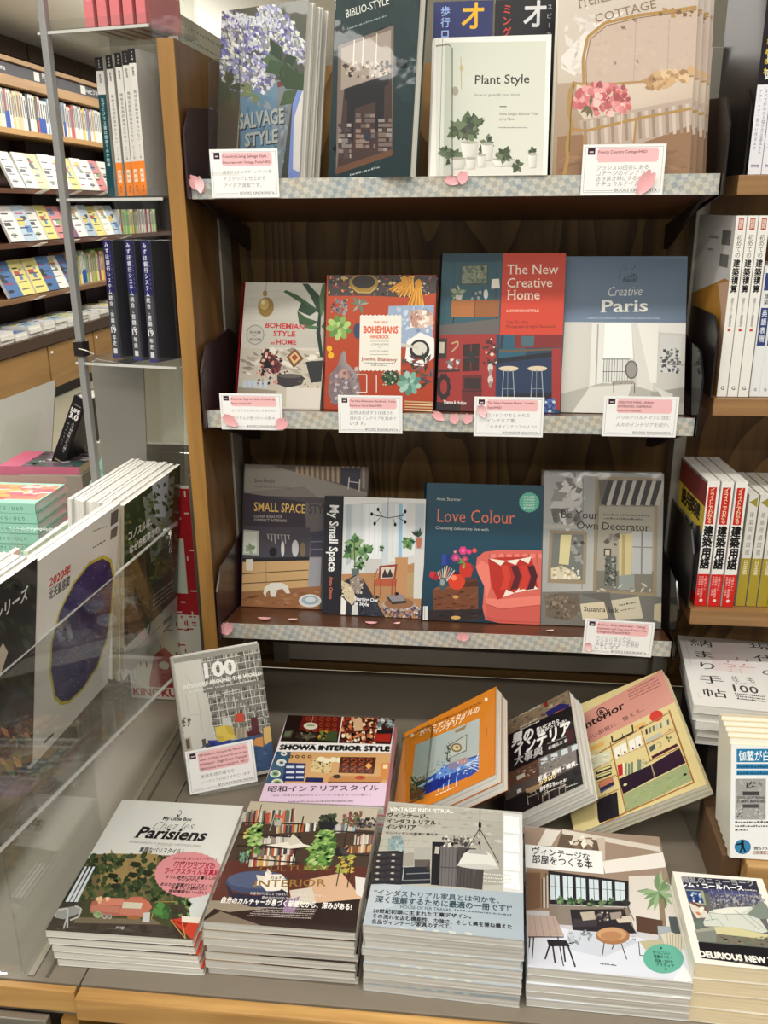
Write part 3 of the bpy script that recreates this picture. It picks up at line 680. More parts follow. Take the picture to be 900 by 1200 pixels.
# ---------------- upper shelf
def d_salvage(a):
    a.base((86, 88, 76), (64, 66, 66)); R = random.Random(4)
    a.poly([(140, 250), (210, 300), (235, 470), (140, 480)], (86, 74, 56))
    a.poly([(205, 215), (395, 175), (352, 560), (215, 560)], (104, 134, 156)); a.poly([(330, 190), (395, 175), (352, 560), (320, 560)], (118, 126, 132))
    a.poly([(390, 250), (425, 150), (432, 560), (385, 560)], (118, 138, 196)); a.poly([(398, 300), (436, 170), (436, 480), (404, 470)], (206, 204, 200))
    a.specks(60, (220, 230), (370, 460), (3, 9), [(86, 118, 142), (128, 146, 158), (104, 112, 116), (140, 150, 156)], 2, 2.2)
    a.poly([(328, 195), (390, 168), (392, 182), (330, 212)], (112, 62, 50))
    for c, r, s in (((200, 195), 62, 1), ((262, 185), 58, 2), ((185, 90), 62, 3), ((265, 75), 48, 4), ((345, 40), 60, 5), ((415, 75), 40, 6), ((300, 20), 50, 7)):
        a.ell(c, (r, r * .9), (110, 108, 128), 14)
        cir = [(c[0] + r * 1.02 * math.cos(t * .5), c[1] + r * math.sin(t * .5)) for t in range(13)]
        a.specks(170, (c[0] - r, c[1] - r), (c[0] + r, c[1] + r), (5, 11), [(150, 150, 190), (196, 196, 208), (120, 122, 170), (176, 180, 172), (210, 212, 196), (136, 140, 132), (98, 96, 150), (222, 222, 226)], s, .8, sides=5, poly=cir)
    a.leaves((345, 130), 75, 9, [(62, 84, 62), (84, 104, 78), (50, 68, 52)], 3, .32); a.leaves((405, 200), 90, 7, [(54, 72, 50), (70, 90, 62)], 5, .25)
    a.leaves((170, 250), 70, 8, [(70, 76, 54), (88, 84, 60)], 9, .22); a.leaves((245, 250), 40, 8, [(120, 132, 100), (150, 158, 120)], 11)
    a.text('COUNTRY LIVING', (168, 78), (330, 30), (206, 210, 220), 26, .03)
    for dx, c in ((3, (60, 66, 74)), (0, (168, 172, 168))):
        a.text('SALVAGE', (205 + dx, 362 + dx), (360 + dx, 318 + dx), c, 44, .03); a.text('STYLE', (226 + dx, 412 + dx), (340 + dx, 384 + dx), c, 40, .03)
    a.poly([(232, 442), (330, 412), (334, 450), (236, 478)], (112, 84, 62)); a.text('DECORATE', (248, 458), (318, 438), (206, 190, 160), 15, .02)
    a.line([(212, 100), (200, 480)], 3, (150, 150, 146))
def d_biblio(a):
    a.base((24, 46, 48), (20, 42, 46)); a.specks(60, (490, 0), (790, 545), (10, 40), [(26, 50, 52), (20, 40, 44)], 1)
    a.text('BIBLIO-STYLE', (545, 55), (678, 12), (214, 216, 206), 24); a.dash((548, 92), (672, 50), 7, (130, 146, 142))
    a.poly([(520, 142), (692, 78), (688, 482), (512, 542)], (112, 98, 88)); a.poly([(530, 150), (684, 92), (682, 240), (528, 280)], (150, 138, 126))
    for x in (570, 598, 640): a.line([(x, 124 - (x - 570) * .3), (x - 4, 210)], 3, (206, 200, 186))
    a.specks(40, (540, 190), (680, 240), (4, 10), [(176, 164, 150), (86, 66, 56), (60, 48, 44), (196, 180, 160)], 4)
    a.poly([(538, 276), (686, 226), (688, 480), (515, 540)], (62, 46, 42))
    a.poly([(540, 276), (678, 232), (676, 262), (664, 268), (660, 400), (634, 410), (636, 316), (572, 336), (566, 440), (546, 440), (548, 312), (540, 310)], (26, 26, 30))
    for j in range(7): a.books((520, 380 + j * 16), (560, 394 + j * 16), [(120, 112, 110), (76, 60, 56), (150, 144, 140), (60, 50, 60)], j, (8, 20)); a.books((574, 350 + j * 16), (634, 364 + j * 16), [(96, 84, 84), (56, 40, 40), (130, 110, 100)], j + 9, (10, 22)); a.books((644, 366 + j * 15), (686, 379 + j * 15), [(110, 96, 90), (60, 44, 44), (134, 126, 122)], j + 19, (10, 24))
    a.ell((610, 420), (12, 18), (40, 44, 56)); a.poly([(515, 520), (688, 462), (688, 482), (512, 542)], (96, 66, 48))
    a.dash((556, 546), (650, 520), 8, (150, 160, 156)); a.specks(12, (650, 190), (690, 230), (5, 8), [(40, 36, 36)], 8)
def d_plant(a):
    a.base((222, 220, 212)); a.poly([(48, 112), (316, 108), (306, 462), (44, 462)], [(188, 192, 178), (194, 196, 182), (202, 202, 190), (192, 194, 182)]); a.line([(42, 100), (32, 462)], 2, (150, 150, 144))
    a.poly([(44, 440), (308, 440), (306, 462), (44, 462)], (206, 204, 194))
    a.text('Plant Style', (127, 222), (271, 219), (44, 46, 46), 24, .012); a.text('How to greenify your space', (127, 254), (245, 252), (96, 98, 94), 7); a.line([(192, 281), (211, 281)], 2.5, (60, 60, 60))
    a.text('Alana Langan & Jacqui Vidal', (191, 304), (292, 303), (70, 72, 70), 7); a.text('of Ivy Muse', (191, 318), (232, 317), (70, 72, 70), 7); a.dash((190, 338), (266, 338), 4, (110, 110, 104))
    G = [(56, 70, 48), (76, 92, 62), (96, 110, 80), (44, 56, 42)]
    a.line([(90, 150), (92, 235)], 1.5, (150, 128, 84)); a.ell((92, 180), (5, 8), (176, 160, 120)); a.ell((75, 240), (9, 12), (150, 146, 130))
    for c, r, n, s in (((105, 335), 42, 22, 1), ((85, 345), 36, 14, 2), ((130, 330), 32, 14, 3), ((160, 375), 24, 18, 4), ((70, 415), 28, 16, 5), ((145, 402), 16, 12, 6), ((205, 415), 24, 20, 7), ((280, 400), 16, 12, 8), ((240, 436), 22, 10, 9), ((50, 400), 24, 12, 10)): a.leaves(c, r, n, G, s, .3)
    a.line([(108, 380), (106, 335)], 2.5, (80, 72, 56))
    for c, w, h in (((113, 400), 23, 24), ((160, 402), 16, 22), ((145, 425), 12, 16), ((117, 432), 14, 14), ((82, 432), 22, 14), ((279, 425), 12, 18), ((202, 430), 30, 9)):
        a.poly([(c[0] - w, c[1] - h), (c[0] + w, c[1] - h), (c[0] + w * .75, c[1] + h), (c[0] - w * .75, c[1] + h)], [(222, 220, 210), (186, 184, 174), (176, 174, 164), (214, 212, 204)]); a.ell((c[0], c[1] - h), (w, 4), (160, 158, 146), 12)
    a.leaves((205, 410), 26, 14, G, 17, .3)
def d_french(a):
    a.base((178, 164, 150), (150, 124, 96)); a.poly([(345, -60), (760, -60), (740, 200), (345, 220)], [(196, 186, 174), (186, 172, 162), (176, 158, 146), (190, 178, 162)])
    a.poly([(355, 150), (440, 60), (520, 30), (470, 100), (390, 200), (355, 180)], (214, 208, 200)); a.specks(30, (360, 20), (440, 190), (8, 26), [(206, 200, 194), (200, 192, 184)], 3, .4)
    a.poly([(345, 360), (700, 330), (696, 470), (340, 470)], (134, 100, 70)); a.specks(30, (350, 400), (690, 460), (8, 30), [(120, 88, 60), (146, 110, 80)], 5, .2, 0)
    a.poly([(425, 95), (470, 58), (560, 42), (660, 28), (712, 22), (704, 205), (440, 238), (418, 200)], (184, 164, 148)); a.specks(60, (430, 50), (700, 200), (6, 14), [(188, 168, 152), (180, 160, 144)], 7, .6)
    for x in (552, 640): a.line([(x, 50), (x - 6, 215)], 1.5, (160, 140, 126))
    a.poly([(396, 218), (440, 236), (704, 204), (700, 262), (420, 322), (392, 282)], [(206, 190, 172), (202, 186, 168), (196, 180, 162), (186, 168, 150), (196, 180, 164), (206, 192, 176)])
    a.poly([(400, 318), (700, 258), (698, 330), (560, 380), (420, 382)], (170, 152, 138)); 
    for i in range(16): x = 412 + i * 18; a.poly([(x, 320 - i * 3), (x + 9, 318 - i * 3), (x + 12, 384 - i * 2.4), (x + 4, 386 - i * 2.4)], (190, 176, 164) if i % 2 else (142, 122, 106))
    GO, GD = (160, 124, 62), (112, 80, 36)
    a.line([(416, 240), (412, 160), (424, 98), (470, 60), (560, 40), (640, 30), (712, 18)], 8, GO); a.line([(422, 240), (420, 160), (432, 104), (474, 68), (560, 47), (712, 26)], 2, GD)
    a.line([(384, 216), (420, 226), (560, 216), (704, 200)], 5, GO); a.line([(392, 218), (378, 240), (374, 300), (384, 330), (370, 380), (372, 420), (362, 462)], 9, GO); a.line([(388, 222), (380, 300), (376, 400)], 3, GD)
    a.line([(386, 340), (420, 345), (560, 312), (700, 286)], 7, GO); a.line([(552, 318), (546, 384)], 6, GO); a.line([(416, 350), (414, 390)], 5, GO); a.specks(16, (600, 22), (700, 42), (4, 8), [GO, GD], 2)
    a.specks(130, (388, 222), (536, 300), (7, 13), [(196, 112, 116), (176, 86, 90), (214, 150, 146), (206, 130, 128), (150, 70, 76), (222, 180, 172), (190, 96, 92)], 9, .9, sides=6, poly=[(388, 280), (400, 245), (430, 222), (470, 214), (520, 228), (538, 262), (530, 290), (490, 304), (440, 302)])
    a.leaves((430, 280), 30, 8, [(96, 92, 60)], 4, .15)
    a.specks(60, (578, 185), (696, 234), (7, 14), [(190, 156, 112), (168, 132, 90), (206, 178, 138), (150, 114, 78)], 11, .8, sides=5, poly=[(578, 215), (600, 196), (650, 184), (696, 182), (696, 212), (640, 228), (590, 236)])
    a.line([(515, 300), (512, 380)], 3, (206, 178, 160)); a.text('French Country', (402, 22), (600, -28), (132, 112, 88), 40, serif=True); a.text('COTTAGE', (446, 60), (606, 20), (126, 104, 78), 22, .0, serif=True)
place('hardcover_book', 'wrapped hardcover with blue hydrangeas in a zinc bucket on its cover, upper shelf left', (.004, .110, shz(1, .11) + .001, -24, 9), .160, .262, .0165, ZA, d_salvage, n=3, gap=.001, hard=True, cover=(222, 220, 210), pm=WRAP, group='hydrangea cover hardcovers on the upper shelf',
      labels=('second hydrangea cover hardcover, directly behind the front one', 'rearmost hydrangea cover hardcover on the upper shelf'), quad=[(255, 20), (363, -38), (363, 204), (253, 207)])
place('hardcover_book', 'dark green wrapped hardcover with a black fireplace photo, upper shelf', (.1997, .0255, 1.5905, -19.7, 8), .1306, .275, .026, ZA, d_biblio, hard=True, cover=(22, 44, 46), pm=WRAP, n=1)
place('hardcover_book', 'pale grey green hardcover with potted plants, in front on the upper shelf', (.35, -.0017, 1.5907, -1, 20), .1643, .199, .016, ZB, d_plant, hard=True, cover=(220, 218, 210))
place('hardcover_book', 'hardcover with a gilded cream sofa and pink roses, upper shelf right', (.5216, .006, 1.590, -1, 14), .188, .28, .0125, ZB, d_french, n=4, gap=.001, hard=True, cover=(206, 202, 186), side=.0105, pm=WRAP, group='gilded sofa hardcovers on the upper shelf')
# Japanese books upright behind the plant cover
def d_robo(a, body=(34, 40, 88), tx=(222, 168, 40)):
    a.base(body); a.vtext('Vol.2', (480, -150), (480, -60), 10, (180, 180, 200)); a.vtext('二足歩行ロボ', (534 / 1, -120), (534, 95), 30, (180, 190, 220)); 
    a.vtext('ウォフォロ', (595, -190), (595, 120), 66, tx, .05)
for x, lab, body, tx, sub in ((.345, 'blue book with big yellow lettering standing behind the plant cover', (42, 48, 98), (226, 176, 44), (150, 176, 226)), (.436, 'black book with big white lettering standing behind the plant cover', (26, 26, 32), (214, 214, 214), (206, 60, 54)), (.528, 'grey mechanical pattern book standing behind the plant cover', (120, 122, 140), None, None)):
    M = frame(x, .1, shz(1, .1) + .002, 0, 9); a = Art(.088, .262); a.base(body)
    if tx:
        t = 'ウォフォロ' if x < .4 else 'ミウロフォロ'
        a.vtext('ロオフ', (.66, 1.21), (.66, .63), .165, tx, .02, .9); a.vtext('歩行ロボ' if x < .4 else 'ミング!', (.2, .98), (.2, .74), .055, sub, .02); a.uv(.1, .02, .9, .3, (90, 90, 120))
        if x > .4: a.vtext('スピーカー/公式', (.9, .98), (.9, .6), .03, (190, 190, 190))
    else:
        a.specks(120, (0, 0), (1, 1), (.05, .14), [(170, 170, 176), (90, 92, 110), (200, 196, 190), (60, 60, 74), (110, 80, 110)], 3, sides=6)
        for k in range(7): a.ell((rnd.random(), rnd.random()), (.16, .05), (186, 184, 180), 16, jag=.2)
    mkbook('softcover_book', lab, M, .088, .262, .014, cover=body, art=a)

# ---------------- middle shelf
def d_bohstyle(a):
    a.base((196, 192, 180)); a.poly([(180, 255), (460, 262), (452, 470), (172, 470)], [(200, 196, 184), (190, 188, 176), (176, 172, 160), (192, 188, 176)])
    for j in range(8): a.line([(180, 285 + j * 24), (455, 288 + j * 24)], 1, (178, 174, 162))
    a.poly([(172, 470), (450, 480), (446, 670), (160, 660)], (186, 178, 162))
    a.specks(70, (170, 475), (445, 560), (6, 26), [(206, 200, 186), (160, 152, 136), (216, 212, 200), (140, 130, 116)], 3, .35, 20)
    a.poly([(255, 470), (312, 525), (300, 555), (235, 520)], (84, 40, 44)); a.specks(60, (240, 475), (310, 560), (3, 8), [(150, 60, 64), (40, 30, 34), (206, 160, 140), (120, 46, 60), (220, 200, 180)], 7)
    a.poly([(262, 505), (280, 535), (246, 540)], (28, 26, 28))
    a.poly([(355, 472), (385, 505), (352, 536), (326, 500)], (120, 76, 50)); a.poly([(355, 482), (374, 503), (353, 524), (336, 500)], (206, 176, 120)); a.poly([(355, 490), (366, 502), (353, 514), (343, 500)], (150, 60, 50))
    a.specks(50, (225, 545), (330, 590), (3, 8), [(130, 50, 60), (206, 130, 120), (60, 30, 40), (196, 190, 180)], 8)
    a.poly([(296, 560), (376, 558), (392, 570), (380, 590), (330, 602), (300, 590)], (56, 52, 54)); a.ell((340, 562), (42, 7), (88, 84, 82))
    a.specks(40, (370, 555), (440, 640), (3, 9), [(206, 190, 150), (100, 84, 70), (226, 220, 200)], 4, .4, 60)
    a.poly([(165, 600), (300, 612), (250, 665), (160, 660)], (150, 140, 124)); a.poly([(330, 600), (446, 600), (445, 668), (330, 668)], (206, 200, 188))
    for i in range(5): a.rect((180 + i * 18, 578), (192 + i * 18, 604), (182, 196, 206))
    a.line([(252, 258), (250, 285)], 1.6, (130, 104, 60)); a.ell((248, 293), (8, 10), (150, 124, 70), 14); a.ell((252, 337), (27, 32), (146, 116, 62)); a.ell((246, 328), (16, 18), (186, 158, 96)); a.ell((242, 322), (6, 7), (226, 208, 160))
    G = [(38, 62, 42), (54, 84, 54), (74, 104, 66), (30, 48, 36)]
    a.poly([(440, 500), (424, 420), (430, 350), (438, 350), (438, 420), (450, 500)], G[3])
    for P, c in (([(436, 360), (380, 330), (330, 300), (310, 288), (318, 282), (360, 300), (420, 340)], 1), ([(436, 370), (400, 300), (372, 262), (392, 262), (430, 300), (446, 350)], 0), ([(438, 370), (430, 310), (440, 262), (460, 270), (458, 330)], 2), ([(430, 385), (390, 372), (358, 350), (366, 392), (400, 402)], 1), ([(434, 400), (390, 396), (384, 404), (420, 410)], 2), ([(440, 400), (460, 370), (458, 420)], 1), ([(425, 350), (372, 320), (360, 350), (400, 366)], 0)): a.poly(P, G[c])
    a.poly([(392, 515), (450, 510), (446, 580), (412, 584)], (44, 44, 46))
    a.text('BOHEMIAN', (252, 404), (384, 410), (190, 56, 62), 17, .03); a.text('STYLE', (279, 431), (354, 433), (190, 56, 62), 17, .03); a.text('at', (271, 459), (286, 459), (190, 56, 62), 9, .02); a.text('HOME', (291, 459), (358, 460), (190, 56, 62), 17, .03)
    a.ell((218, 428), (31, 33), (140, 136, 128)); a.ell((218, 428), (28, 30), (186, 182, 172)); a.text('ROOM', (200, 424), (236, 424), (96, 92, 88), 9, .02); a.text('BY', (213, 434), (223, 434), (96, 92, 88), 5); a.text('ROOM', (201, 448), (237, 448), (96, 92, 88), 9, .02)
def d_newboh(a):
    a.base((176, 74, 44), (164, 62, 38)); a.poly([(462, 228), (822, 236), (820, 290), (720, 305), (600, 300), (462, 300)], (70, 62, 60))
    a.specks(160, (462, 232), (800, 300), (4, 8), [(40, 36, 40), (196, 180, 150), (150, 56, 46), (60, 70, 110), (210, 160, 60), (120, 110, 100)], 2, .6)
    a.ell((580, 258), (48, 30), (150, 120, 56)); a.ell((580, 254), (38, 22), (52, 46, 40)); a.line([(540, 270), (560, 288), (600, 290), (622, 272)], 5, (176, 146, 76))
    for x0, y0, x1, y1 in ((735, 235, 690, 280), (742, 240, 715, 296), (762, 245, 750, 335)):
        for i in range(12): a.line([(x0, y0), (x1 + i * 5 - 26, y1 + (i % 3) * 4)], 4, [(206, 146, 50), (176, 116, 36), (226, 170, 76)][i % 3])
    a.ell((760, 260), (12, 14), (196, 136, 44)); a.ell((714, 246), (10, 12), (206, 146, 50))
    a.poly([(662, 334), (812, 330), (806, 470), (700, 470), (660, 360)], (150, 166, 190)); a.specks(50, (670, 336), (805, 460), (3, 10), [(196, 206, 220), (120, 134, 160), (176, 190, 206)], 3)
    a.poly([(735, 350), (770, 344), (806, 360), (812, 392), (780, 408), (736, 398), (728, 372)], (206, 176, 160)); a.specks(26, (738, 352), (800, 400), (6, 14), [(226, 204, 190), (180, 140, 124), (236, 224, 214)], 4)
    a.poly([(722, 450), (765, 420), (812, 440), (814, 500), (768, 540), (716, 512)], (226, 226, 220)); a.ell((764, 478), (33, 34), (48, 44, 44)); a.ell((764, 474), (24, 22), (206, 202, 192)); a.line([(703, 460), (760, 472)], 9, (196, 190, 176))
    a.specks(50, (700, 500), (812, 600), (8, 22), [(56, 84, 60), (84, 60, 80), (40, 60, 46), (120, 90, 96), (150, 60, 56)], 5, .3)
    for c, r, s, P in (((498, 405), 38, 1, [(132, 166, 90), (166, 194, 116), (96, 136, 70)]), ((730, 588), 36, 2, [(120, 166, 150), (86, 134, 120), (156, 190, 176)])):
        for q, n in ((1, 9), (.7, 8), (.42, 6)):
            for i in range(n): t = 6.283 * i / n + q; a.ell((c[0] + r * q * .7 * math.cos(t), c[1] + r * q * .7 * math.sin(t)), (r * .34 * q + 4, r * .2 * q + 3), P[i % 3], 8, ang=t / D2R)
    a.specks(40, (474, 312), (526, 362), (4, 8), [(120, 116, 120), (70, 66, 76), (150, 146, 144)], 6); a.leaves((566, 330), 32, 14, [(110, 116, 100), (150, 150, 136)], 5, .15)
    a.ell((560, 415), (14, 26), (56, 70, 90)); a.ell((467, 474), (9, 10), (222, 170, 40)); a.ell((472, 496), (10, 11), (222, 170, 40))
    a.poly([(515, 480), (520, 490), (524, 520), (560, 560), (570, 612), (565, 650), (480, 660), (462, 620), (468, 560), (494, 530), (504, 492)], [(150, 140, 140)] * 4 + [(120, 108, 112)] * 7); a.ell((515, 560), (18, 18), (176, 140, 130)); a.specks(60, (470, 540), (562, 650), (3, 9), [(180, 172, 170), (110, 100, 106), (150, 120, 116)], 9)
    a.ell((668, 570), (30, 26), (46, 66, 50), jag=.12); a.specks(40, (642, 548), (694, 594), (2, 5), [(180, 190, 160), (70, 96, 66)], 8)
    for i in range(4): a.line([(715, 648 + i * 9), (808, 652 + i * 9)], 5, (214, 190, 150) if i % 2 else (190, 160, 116))
    a.line([(556, 560), (590, 560), (590, 618), (556, 618)], 3, (226, 214, 206)); a.line([(622, 560), (622, 618)], 3, (226, 214, 206)); a.line([(700, 470), (700, 560)], 3, (226, 214, 206))
    P = [(568, 366)] + [(568 + i * 7, 366 - (4 if i % 2 else 0)) for i in range(1, 20)] + [(705, 366), (702, 545)] + [(702 - i * 7, 545 + (4 if i % 2 else 0)) for i in range(1, 20)] + [(565, 545)]
    a.poly(P, (226, 222, 210)); CP = (214, 96, 62); a.text('THE NEW', (612, 390), (660, 391), CP, 7, .03); a.text('BOHEMIANS', (580, 422), (692, 423), CP, 22, .05); a.text('HANDBOOK', (602, 440), (664, 441), CP, 12, .04)
    a.line([(602, 450), (664, 450)], 1.2, (96, 84, 78)); a.text('COME HOME', (604, 463), (662, 463), (110, 96, 90), 6); a.text('TO', (628, 473), (638, 473), (110, 96, 90), 5); a.text('GOOD VIBES', (602, 485), (662, 486), (110, 96, 90), 6); a.line([(602, 494), (662, 494)], 1.2, (96, 84, 78))
    a.text('Justina Blakeney', (572, 512), (690, 516), (160, 60, 40), 11, .02); a.dash((580, 522), (684, 524), 4, (110, 96, 90)); a.dash((604, 530), (656, 531), 4, (110, 96, 90))
def d_newhome(a):
    a.base((30, 40, 50)); a.poly([(43, 130), (200, 128), (192, 318), (32, 318)], (44, 84, 96)); a.poly([(43, 130), (200, 128), (199, 150), (42, 152)], (34, 66, 78))
    for x in (66, 74, 150, 186): a.line([(x, 132), (x - 3, 250)], 1.5, (34, 66, 78))
    a.poly([(90, 158), (163, 156), (162, 210), (88, 212)], (60, 70, 66)); a.poly([(94, 162), (159, 160), (158, 206), (92, 208)], (126, 134, 112)); a.specks(40, (95, 163), (157, 204), (4, 12), [(96, 108, 92), (146, 148, 122), (80, 96, 84)], 3, .4)
    a.poly([(66, 252), (192, 250), (190, 296), (64, 296)], (146, 88, 46)); a.poly([(66, 252), (128, 251), (127, 296), (65, 296)], (166, 104, 54)); a.line([(128, 251), (127, 296)], 1.5, (80, 44, 24)); a.line([(72, 296), (68, 325)], 3, (40, 28, 24)); a.line([(184, 296), (186, 322)], 3, (40, 28, 24))
    a.poly([(32, 318), (193, 300), (192, 342), (30, 342)], (96, 90, 88)); a.poly([(172, 196), (191, 195), (193, 220), (170, 221)], (226, 220, 204)); a.line([(182, 221), (182, 248)], 3, (60, 60, 60)); a.ell((156, 236), (6, 13), (206, 206, 200)); a.leaves((84, 232), 22, 14, [(96, 120, 96), (150, 160, 130), (60, 84, 66)], 2); a.poly([(76, 238), (94, 238), (92, 250), (78, 250)], (190, 186, 176)); a.specks(10, (120, 230), (145, 250), (3, 6), [(150, 150, 146), (60, 60, 66)], 5)
    a.poly([(201, 127), (369, 127), (360, 342), (193, 342)], (196, 62, 40))
    for t, y, x1 in (('The New', 183, 347), ('Creative', 218, 331), ('Home', 250, 298)): a.text(t, (212, y), (x1, y - 1), (240, 222, 206), 25, .004, serif=True)
    a.text('LONDON STYLE', (211, 283), (296, 283), (236, 210, 190), 7); a.text('Talib Choudhry', (210, 314), (268, 313), (70, 24, 20), 8); a.text('Photographs by Ingrid Rasmussen', (210, 325), (340, 324), (70, 24, 20), 8)
    a.poly([(30, 342), (192, 340), (184, 552), (24, 548)], (150, 44, 40)); a.poly([(184, 342), (360, 342), (352, 552), (180, 552)], (30, 56, 78))
    a.poly([(192, 342), (262, 342), (260, 410), (190, 410)], (34, 84, 104)); a.poly([(232, 342), (360, 342), (358, 376), (232, 378)], (120, 34, 34)); a.poly([(250, 346), (284, 346), (282, 374), (250, 374)], (66, 96, 106)); a.line([(200, 345), (196, 380)], 8, (46, 44, 50)); a.line([(192, 386), (358, 380)], 6, (96, 80, 60))
    a.poly([(188, 405), (340, 388), (336, 400), (186, 418)], (20, 26, 36)); a.poly([(186, 418), (336, 402), (332, 546), (184, 552)], (26, 46, 78)); a.poly([(330, 380), (360, 378), (354, 540), (330, 540)], (150, 44, 40)); a.poly([(196, 500), (330, 494), (330, 552), (190, 552)], (16, 22, 34))
    for x in (216, 292):
        a.ell((x, 432), (26, 7), (206, 190, 160))
        for dx in (-18, 16): a.line([(x + dx * .7, 436), (x + dx, 520)], 2.2, (150, 160, 166))
        a.line([(x - 14, 485), (x + 14, 485)], 1.5, (130, 140, 146)); a.line([(x - 2, 436), (x - 3, 510)], 2, (110, 124, 130))
    a.poly([(96, 368), (140, 366), (138, 438), (94, 440)], (46, 26, 26)); a.line([(117, 368), (116, 438)], 3, (110, 40, 36)); a.line([(96, 402), (139, 400)], 3, (110, 40, 36)); a.rect((107, 386), (127, 414), (30, 40, 40))
    a.rect((28, 352), (52, 406), (50, 44, 40)); a.rect((34, 362), (46, 392), (196, 190, 170)); a.line([(66, 366), (82, 360), (82, 372), (66, 388)], 4, (176, 150, 110)); a.specks(24, (150, 352), (184, 420), (3, 7), [(70, 30, 34), (206, 190, 170), (56, 50, 50)], 3)
    a.poly([(28, 436), (88, 434), (86, 440), (28, 442)], (60, 36, 34)); a.specks(14, (58, 408), (90, 434), (4, 6), [(206, 206, 206), (120, 110, 110)], 4, 1.6); a.poly([(94, 450), (146, 448), (144, 546), (92, 548)], (96, 32, 32)); a.rect((100, 456), (142, 486), (46, 30, 30)); a.line([(92, 492), (146, 490)], 4, (60, 26, 26))
    for y in (430, 462): a.ell((168, y), (7, 12), (196, 190, 184)); a.ell((168, y + 12), (4, 9), (150, 130, 120))
    a.ell((45, 480), (20, 38), (40, 28, 30), jag=.15); a.ell((45, 480), (9, 20), (150, 44, 40)); a.rect((26, 520), (90, 548), (40, 26, 28)); a.text('Thames & Hudson', (44, 524), (104, 527), (230, 226, 220), 9, .02)
    a.poly([(306, 512), (340, 510), (338, 548), (304, 548)], (70, 96, 150)); a.specks(20, (306, 514), (336, 546), (3, 6), [(190, 196, 206), (40, 60, 110)], 6)
def d_paris(a):
    a.base((96, 114, 134)); a.poly([(370, 140), (686, 145), (684, 312), (364, 312)], [(104, 122, 144), (86, 104, 124), (92, 110, 130), (106, 124, 146)])
    a.poly([(364, 309), (684, 311), (680, 556), (350, 552)], (190, 188, 180)); a.poly([(364, 309), (480, 310), (462, 552), (350, 552)], [(206, 204, 196), (190, 188, 180), (180, 178, 170), (200, 198, 190)])
    a.poly([(436, 312), (470, 312), (466, 480), (428, 490)], (216, 214, 208)); a.line([(452, 315), (446, 484)], 4, (160, 158, 150)); a.poly([(470, 312), (540, 312), (545, 408), (466, 408)], (232, 232, 228)); a.poly([(466, 405), (545, 405), (545, 470), (462, 470)], (206, 206, 200))
    for i in range(10): a.line([(468 + i * 7, 408), (466 + i * 7, 468)], 1.3, (70, 70, 68))
    a.line([(464, 407), (536, 407)], 2, (60, 60, 58)); a.line([(464, 440), (536, 440)], 1.5, (60, 60, 58)); a.poly([(540, 312), (566, 312), (600, 420), (596, 500), (560, 520), (548, 400)], (206, 204, 196)); a.poly([(556, 312), (612, 313), (606, 470), (590, 470)], (222, 220, 212))
    a.poly([(612, 313), (684, 313), (682, 340), (612, 336)], (214, 212, 206)); a.poly([(616, 345), (672, 345), (668, 445), (612, 442)], (196, 196, 192)); a.specks(60, (618, 380), (668, 442), (2, 6), [(90, 92, 92), (140, 142, 140), (60, 60, 60)], 3); a.line([(612, 420), (700, 424)], 1.4, (80, 80, 80))
    a.poly([(350, 500), (462, 470), (560, 480), (684, 520), (682, 556), (350, 553)], (168, 166, 158)); a.poly([(430, 480), (540, 474), (520, 552), (380, 552)], (206, 204, 196)); a.poly([(590, 495), (684, 480), (684, 520), (600, 540)], (150, 148, 140)); a.poly([(600, 480), (650, 500), (640, 530)], (206, 204, 198))
    a.ell((540, 435), (17, 25), (96, 92, 88)); a.ell((540, 435), (13, 21), (140, 136, 130)); a.poly([(490, 464), (545, 462), (548, 472), (488, 474)], (150, 144, 136))
    for x, y in ((493, 520), (548, 522), (512, 498), (540, 498)): a.line([(x, 470), (x, y - 25)], 2.4, (84, 80, 76))
    a.text('MY', (540, 190), (552, 190), (50, 60, 74), 9); a.specks(24, (506, 162), (556, 198), (2, 5), [(56, 66, 80), (76, 90, 108)], 5, .3); a.text('LITTLE', (520, 197), (556, 197), (56, 66, 80), 7, .02); a.text('PARIS', (518, 204), (552, 204), (56, 66, 80), 8, .04)
    a.text('Creative', (476, 241), (566, 239), (214, 216, 214), 24, -.008, .25); a.text('Paris', (458, 283), (583, 281), (236, 236, 228), 32, .018, serif=True); a.text('URBAN INTERIORS • INSPIRING INNOVATORS', (422, 301), (616, 302), (176, 186, 196), 5)
a = None
def spine_title(T, H, body, items):
    s = Art(T, H); s.base(body)
    for t, v0, v1, sz, col, b in items: s.vtext(t, (.5, v0), (.5, v1), sz, col, b)
    return s
def rot_spine(T, H, body, txt, v0, v1, col, bold=.02, u=.30):
    """latin title running down the spine"""
    s = Art(T, H); s.base(body); v, f, x0, x1, y0, y1 = glyphs(txt, bold); L = (v0 - v1) * H; sc = L / (x1 - x0); s.z += s.STEP; k = len(s.v); sy = min(sc, T * .55 / .72)
    for x, y in v: s.v.append((u * T + y * sy, v0 * H - (x - x0) * sc, s.z))
    s.f += [tuple(i + k for i in q) for q in f]; s.c += [lin(col)] * len(v); return s
place('hardcover_book', 'hardcover with red spine, brass pendant and banana plant on its cover, middle shelf left', (.0273, .0743, shz(2, .0743) + .001, -9, 18.1), .1458, .206, .018, ZC, d_bohstyle, hard=True, cover=(150, 30, 48), quad=[(284, 331), (384, 333), (378, 480), (277, 477)],
      spine=rot_spine(.018, .206, (158, 30, 50), 'BOHEMIAN STYLE AT HOME', .9, .35, (220, 180, 180)))
place('hardcover_book', 'orange hardcover crowded with tassels, crystals and succulents, middle shelf', (.18, .0456, shz(2, .0456) + .001, -2, 13.4), .1748, .2122, .022, ZC, d_newboh, hard=True, cover=(96, 40, 34))
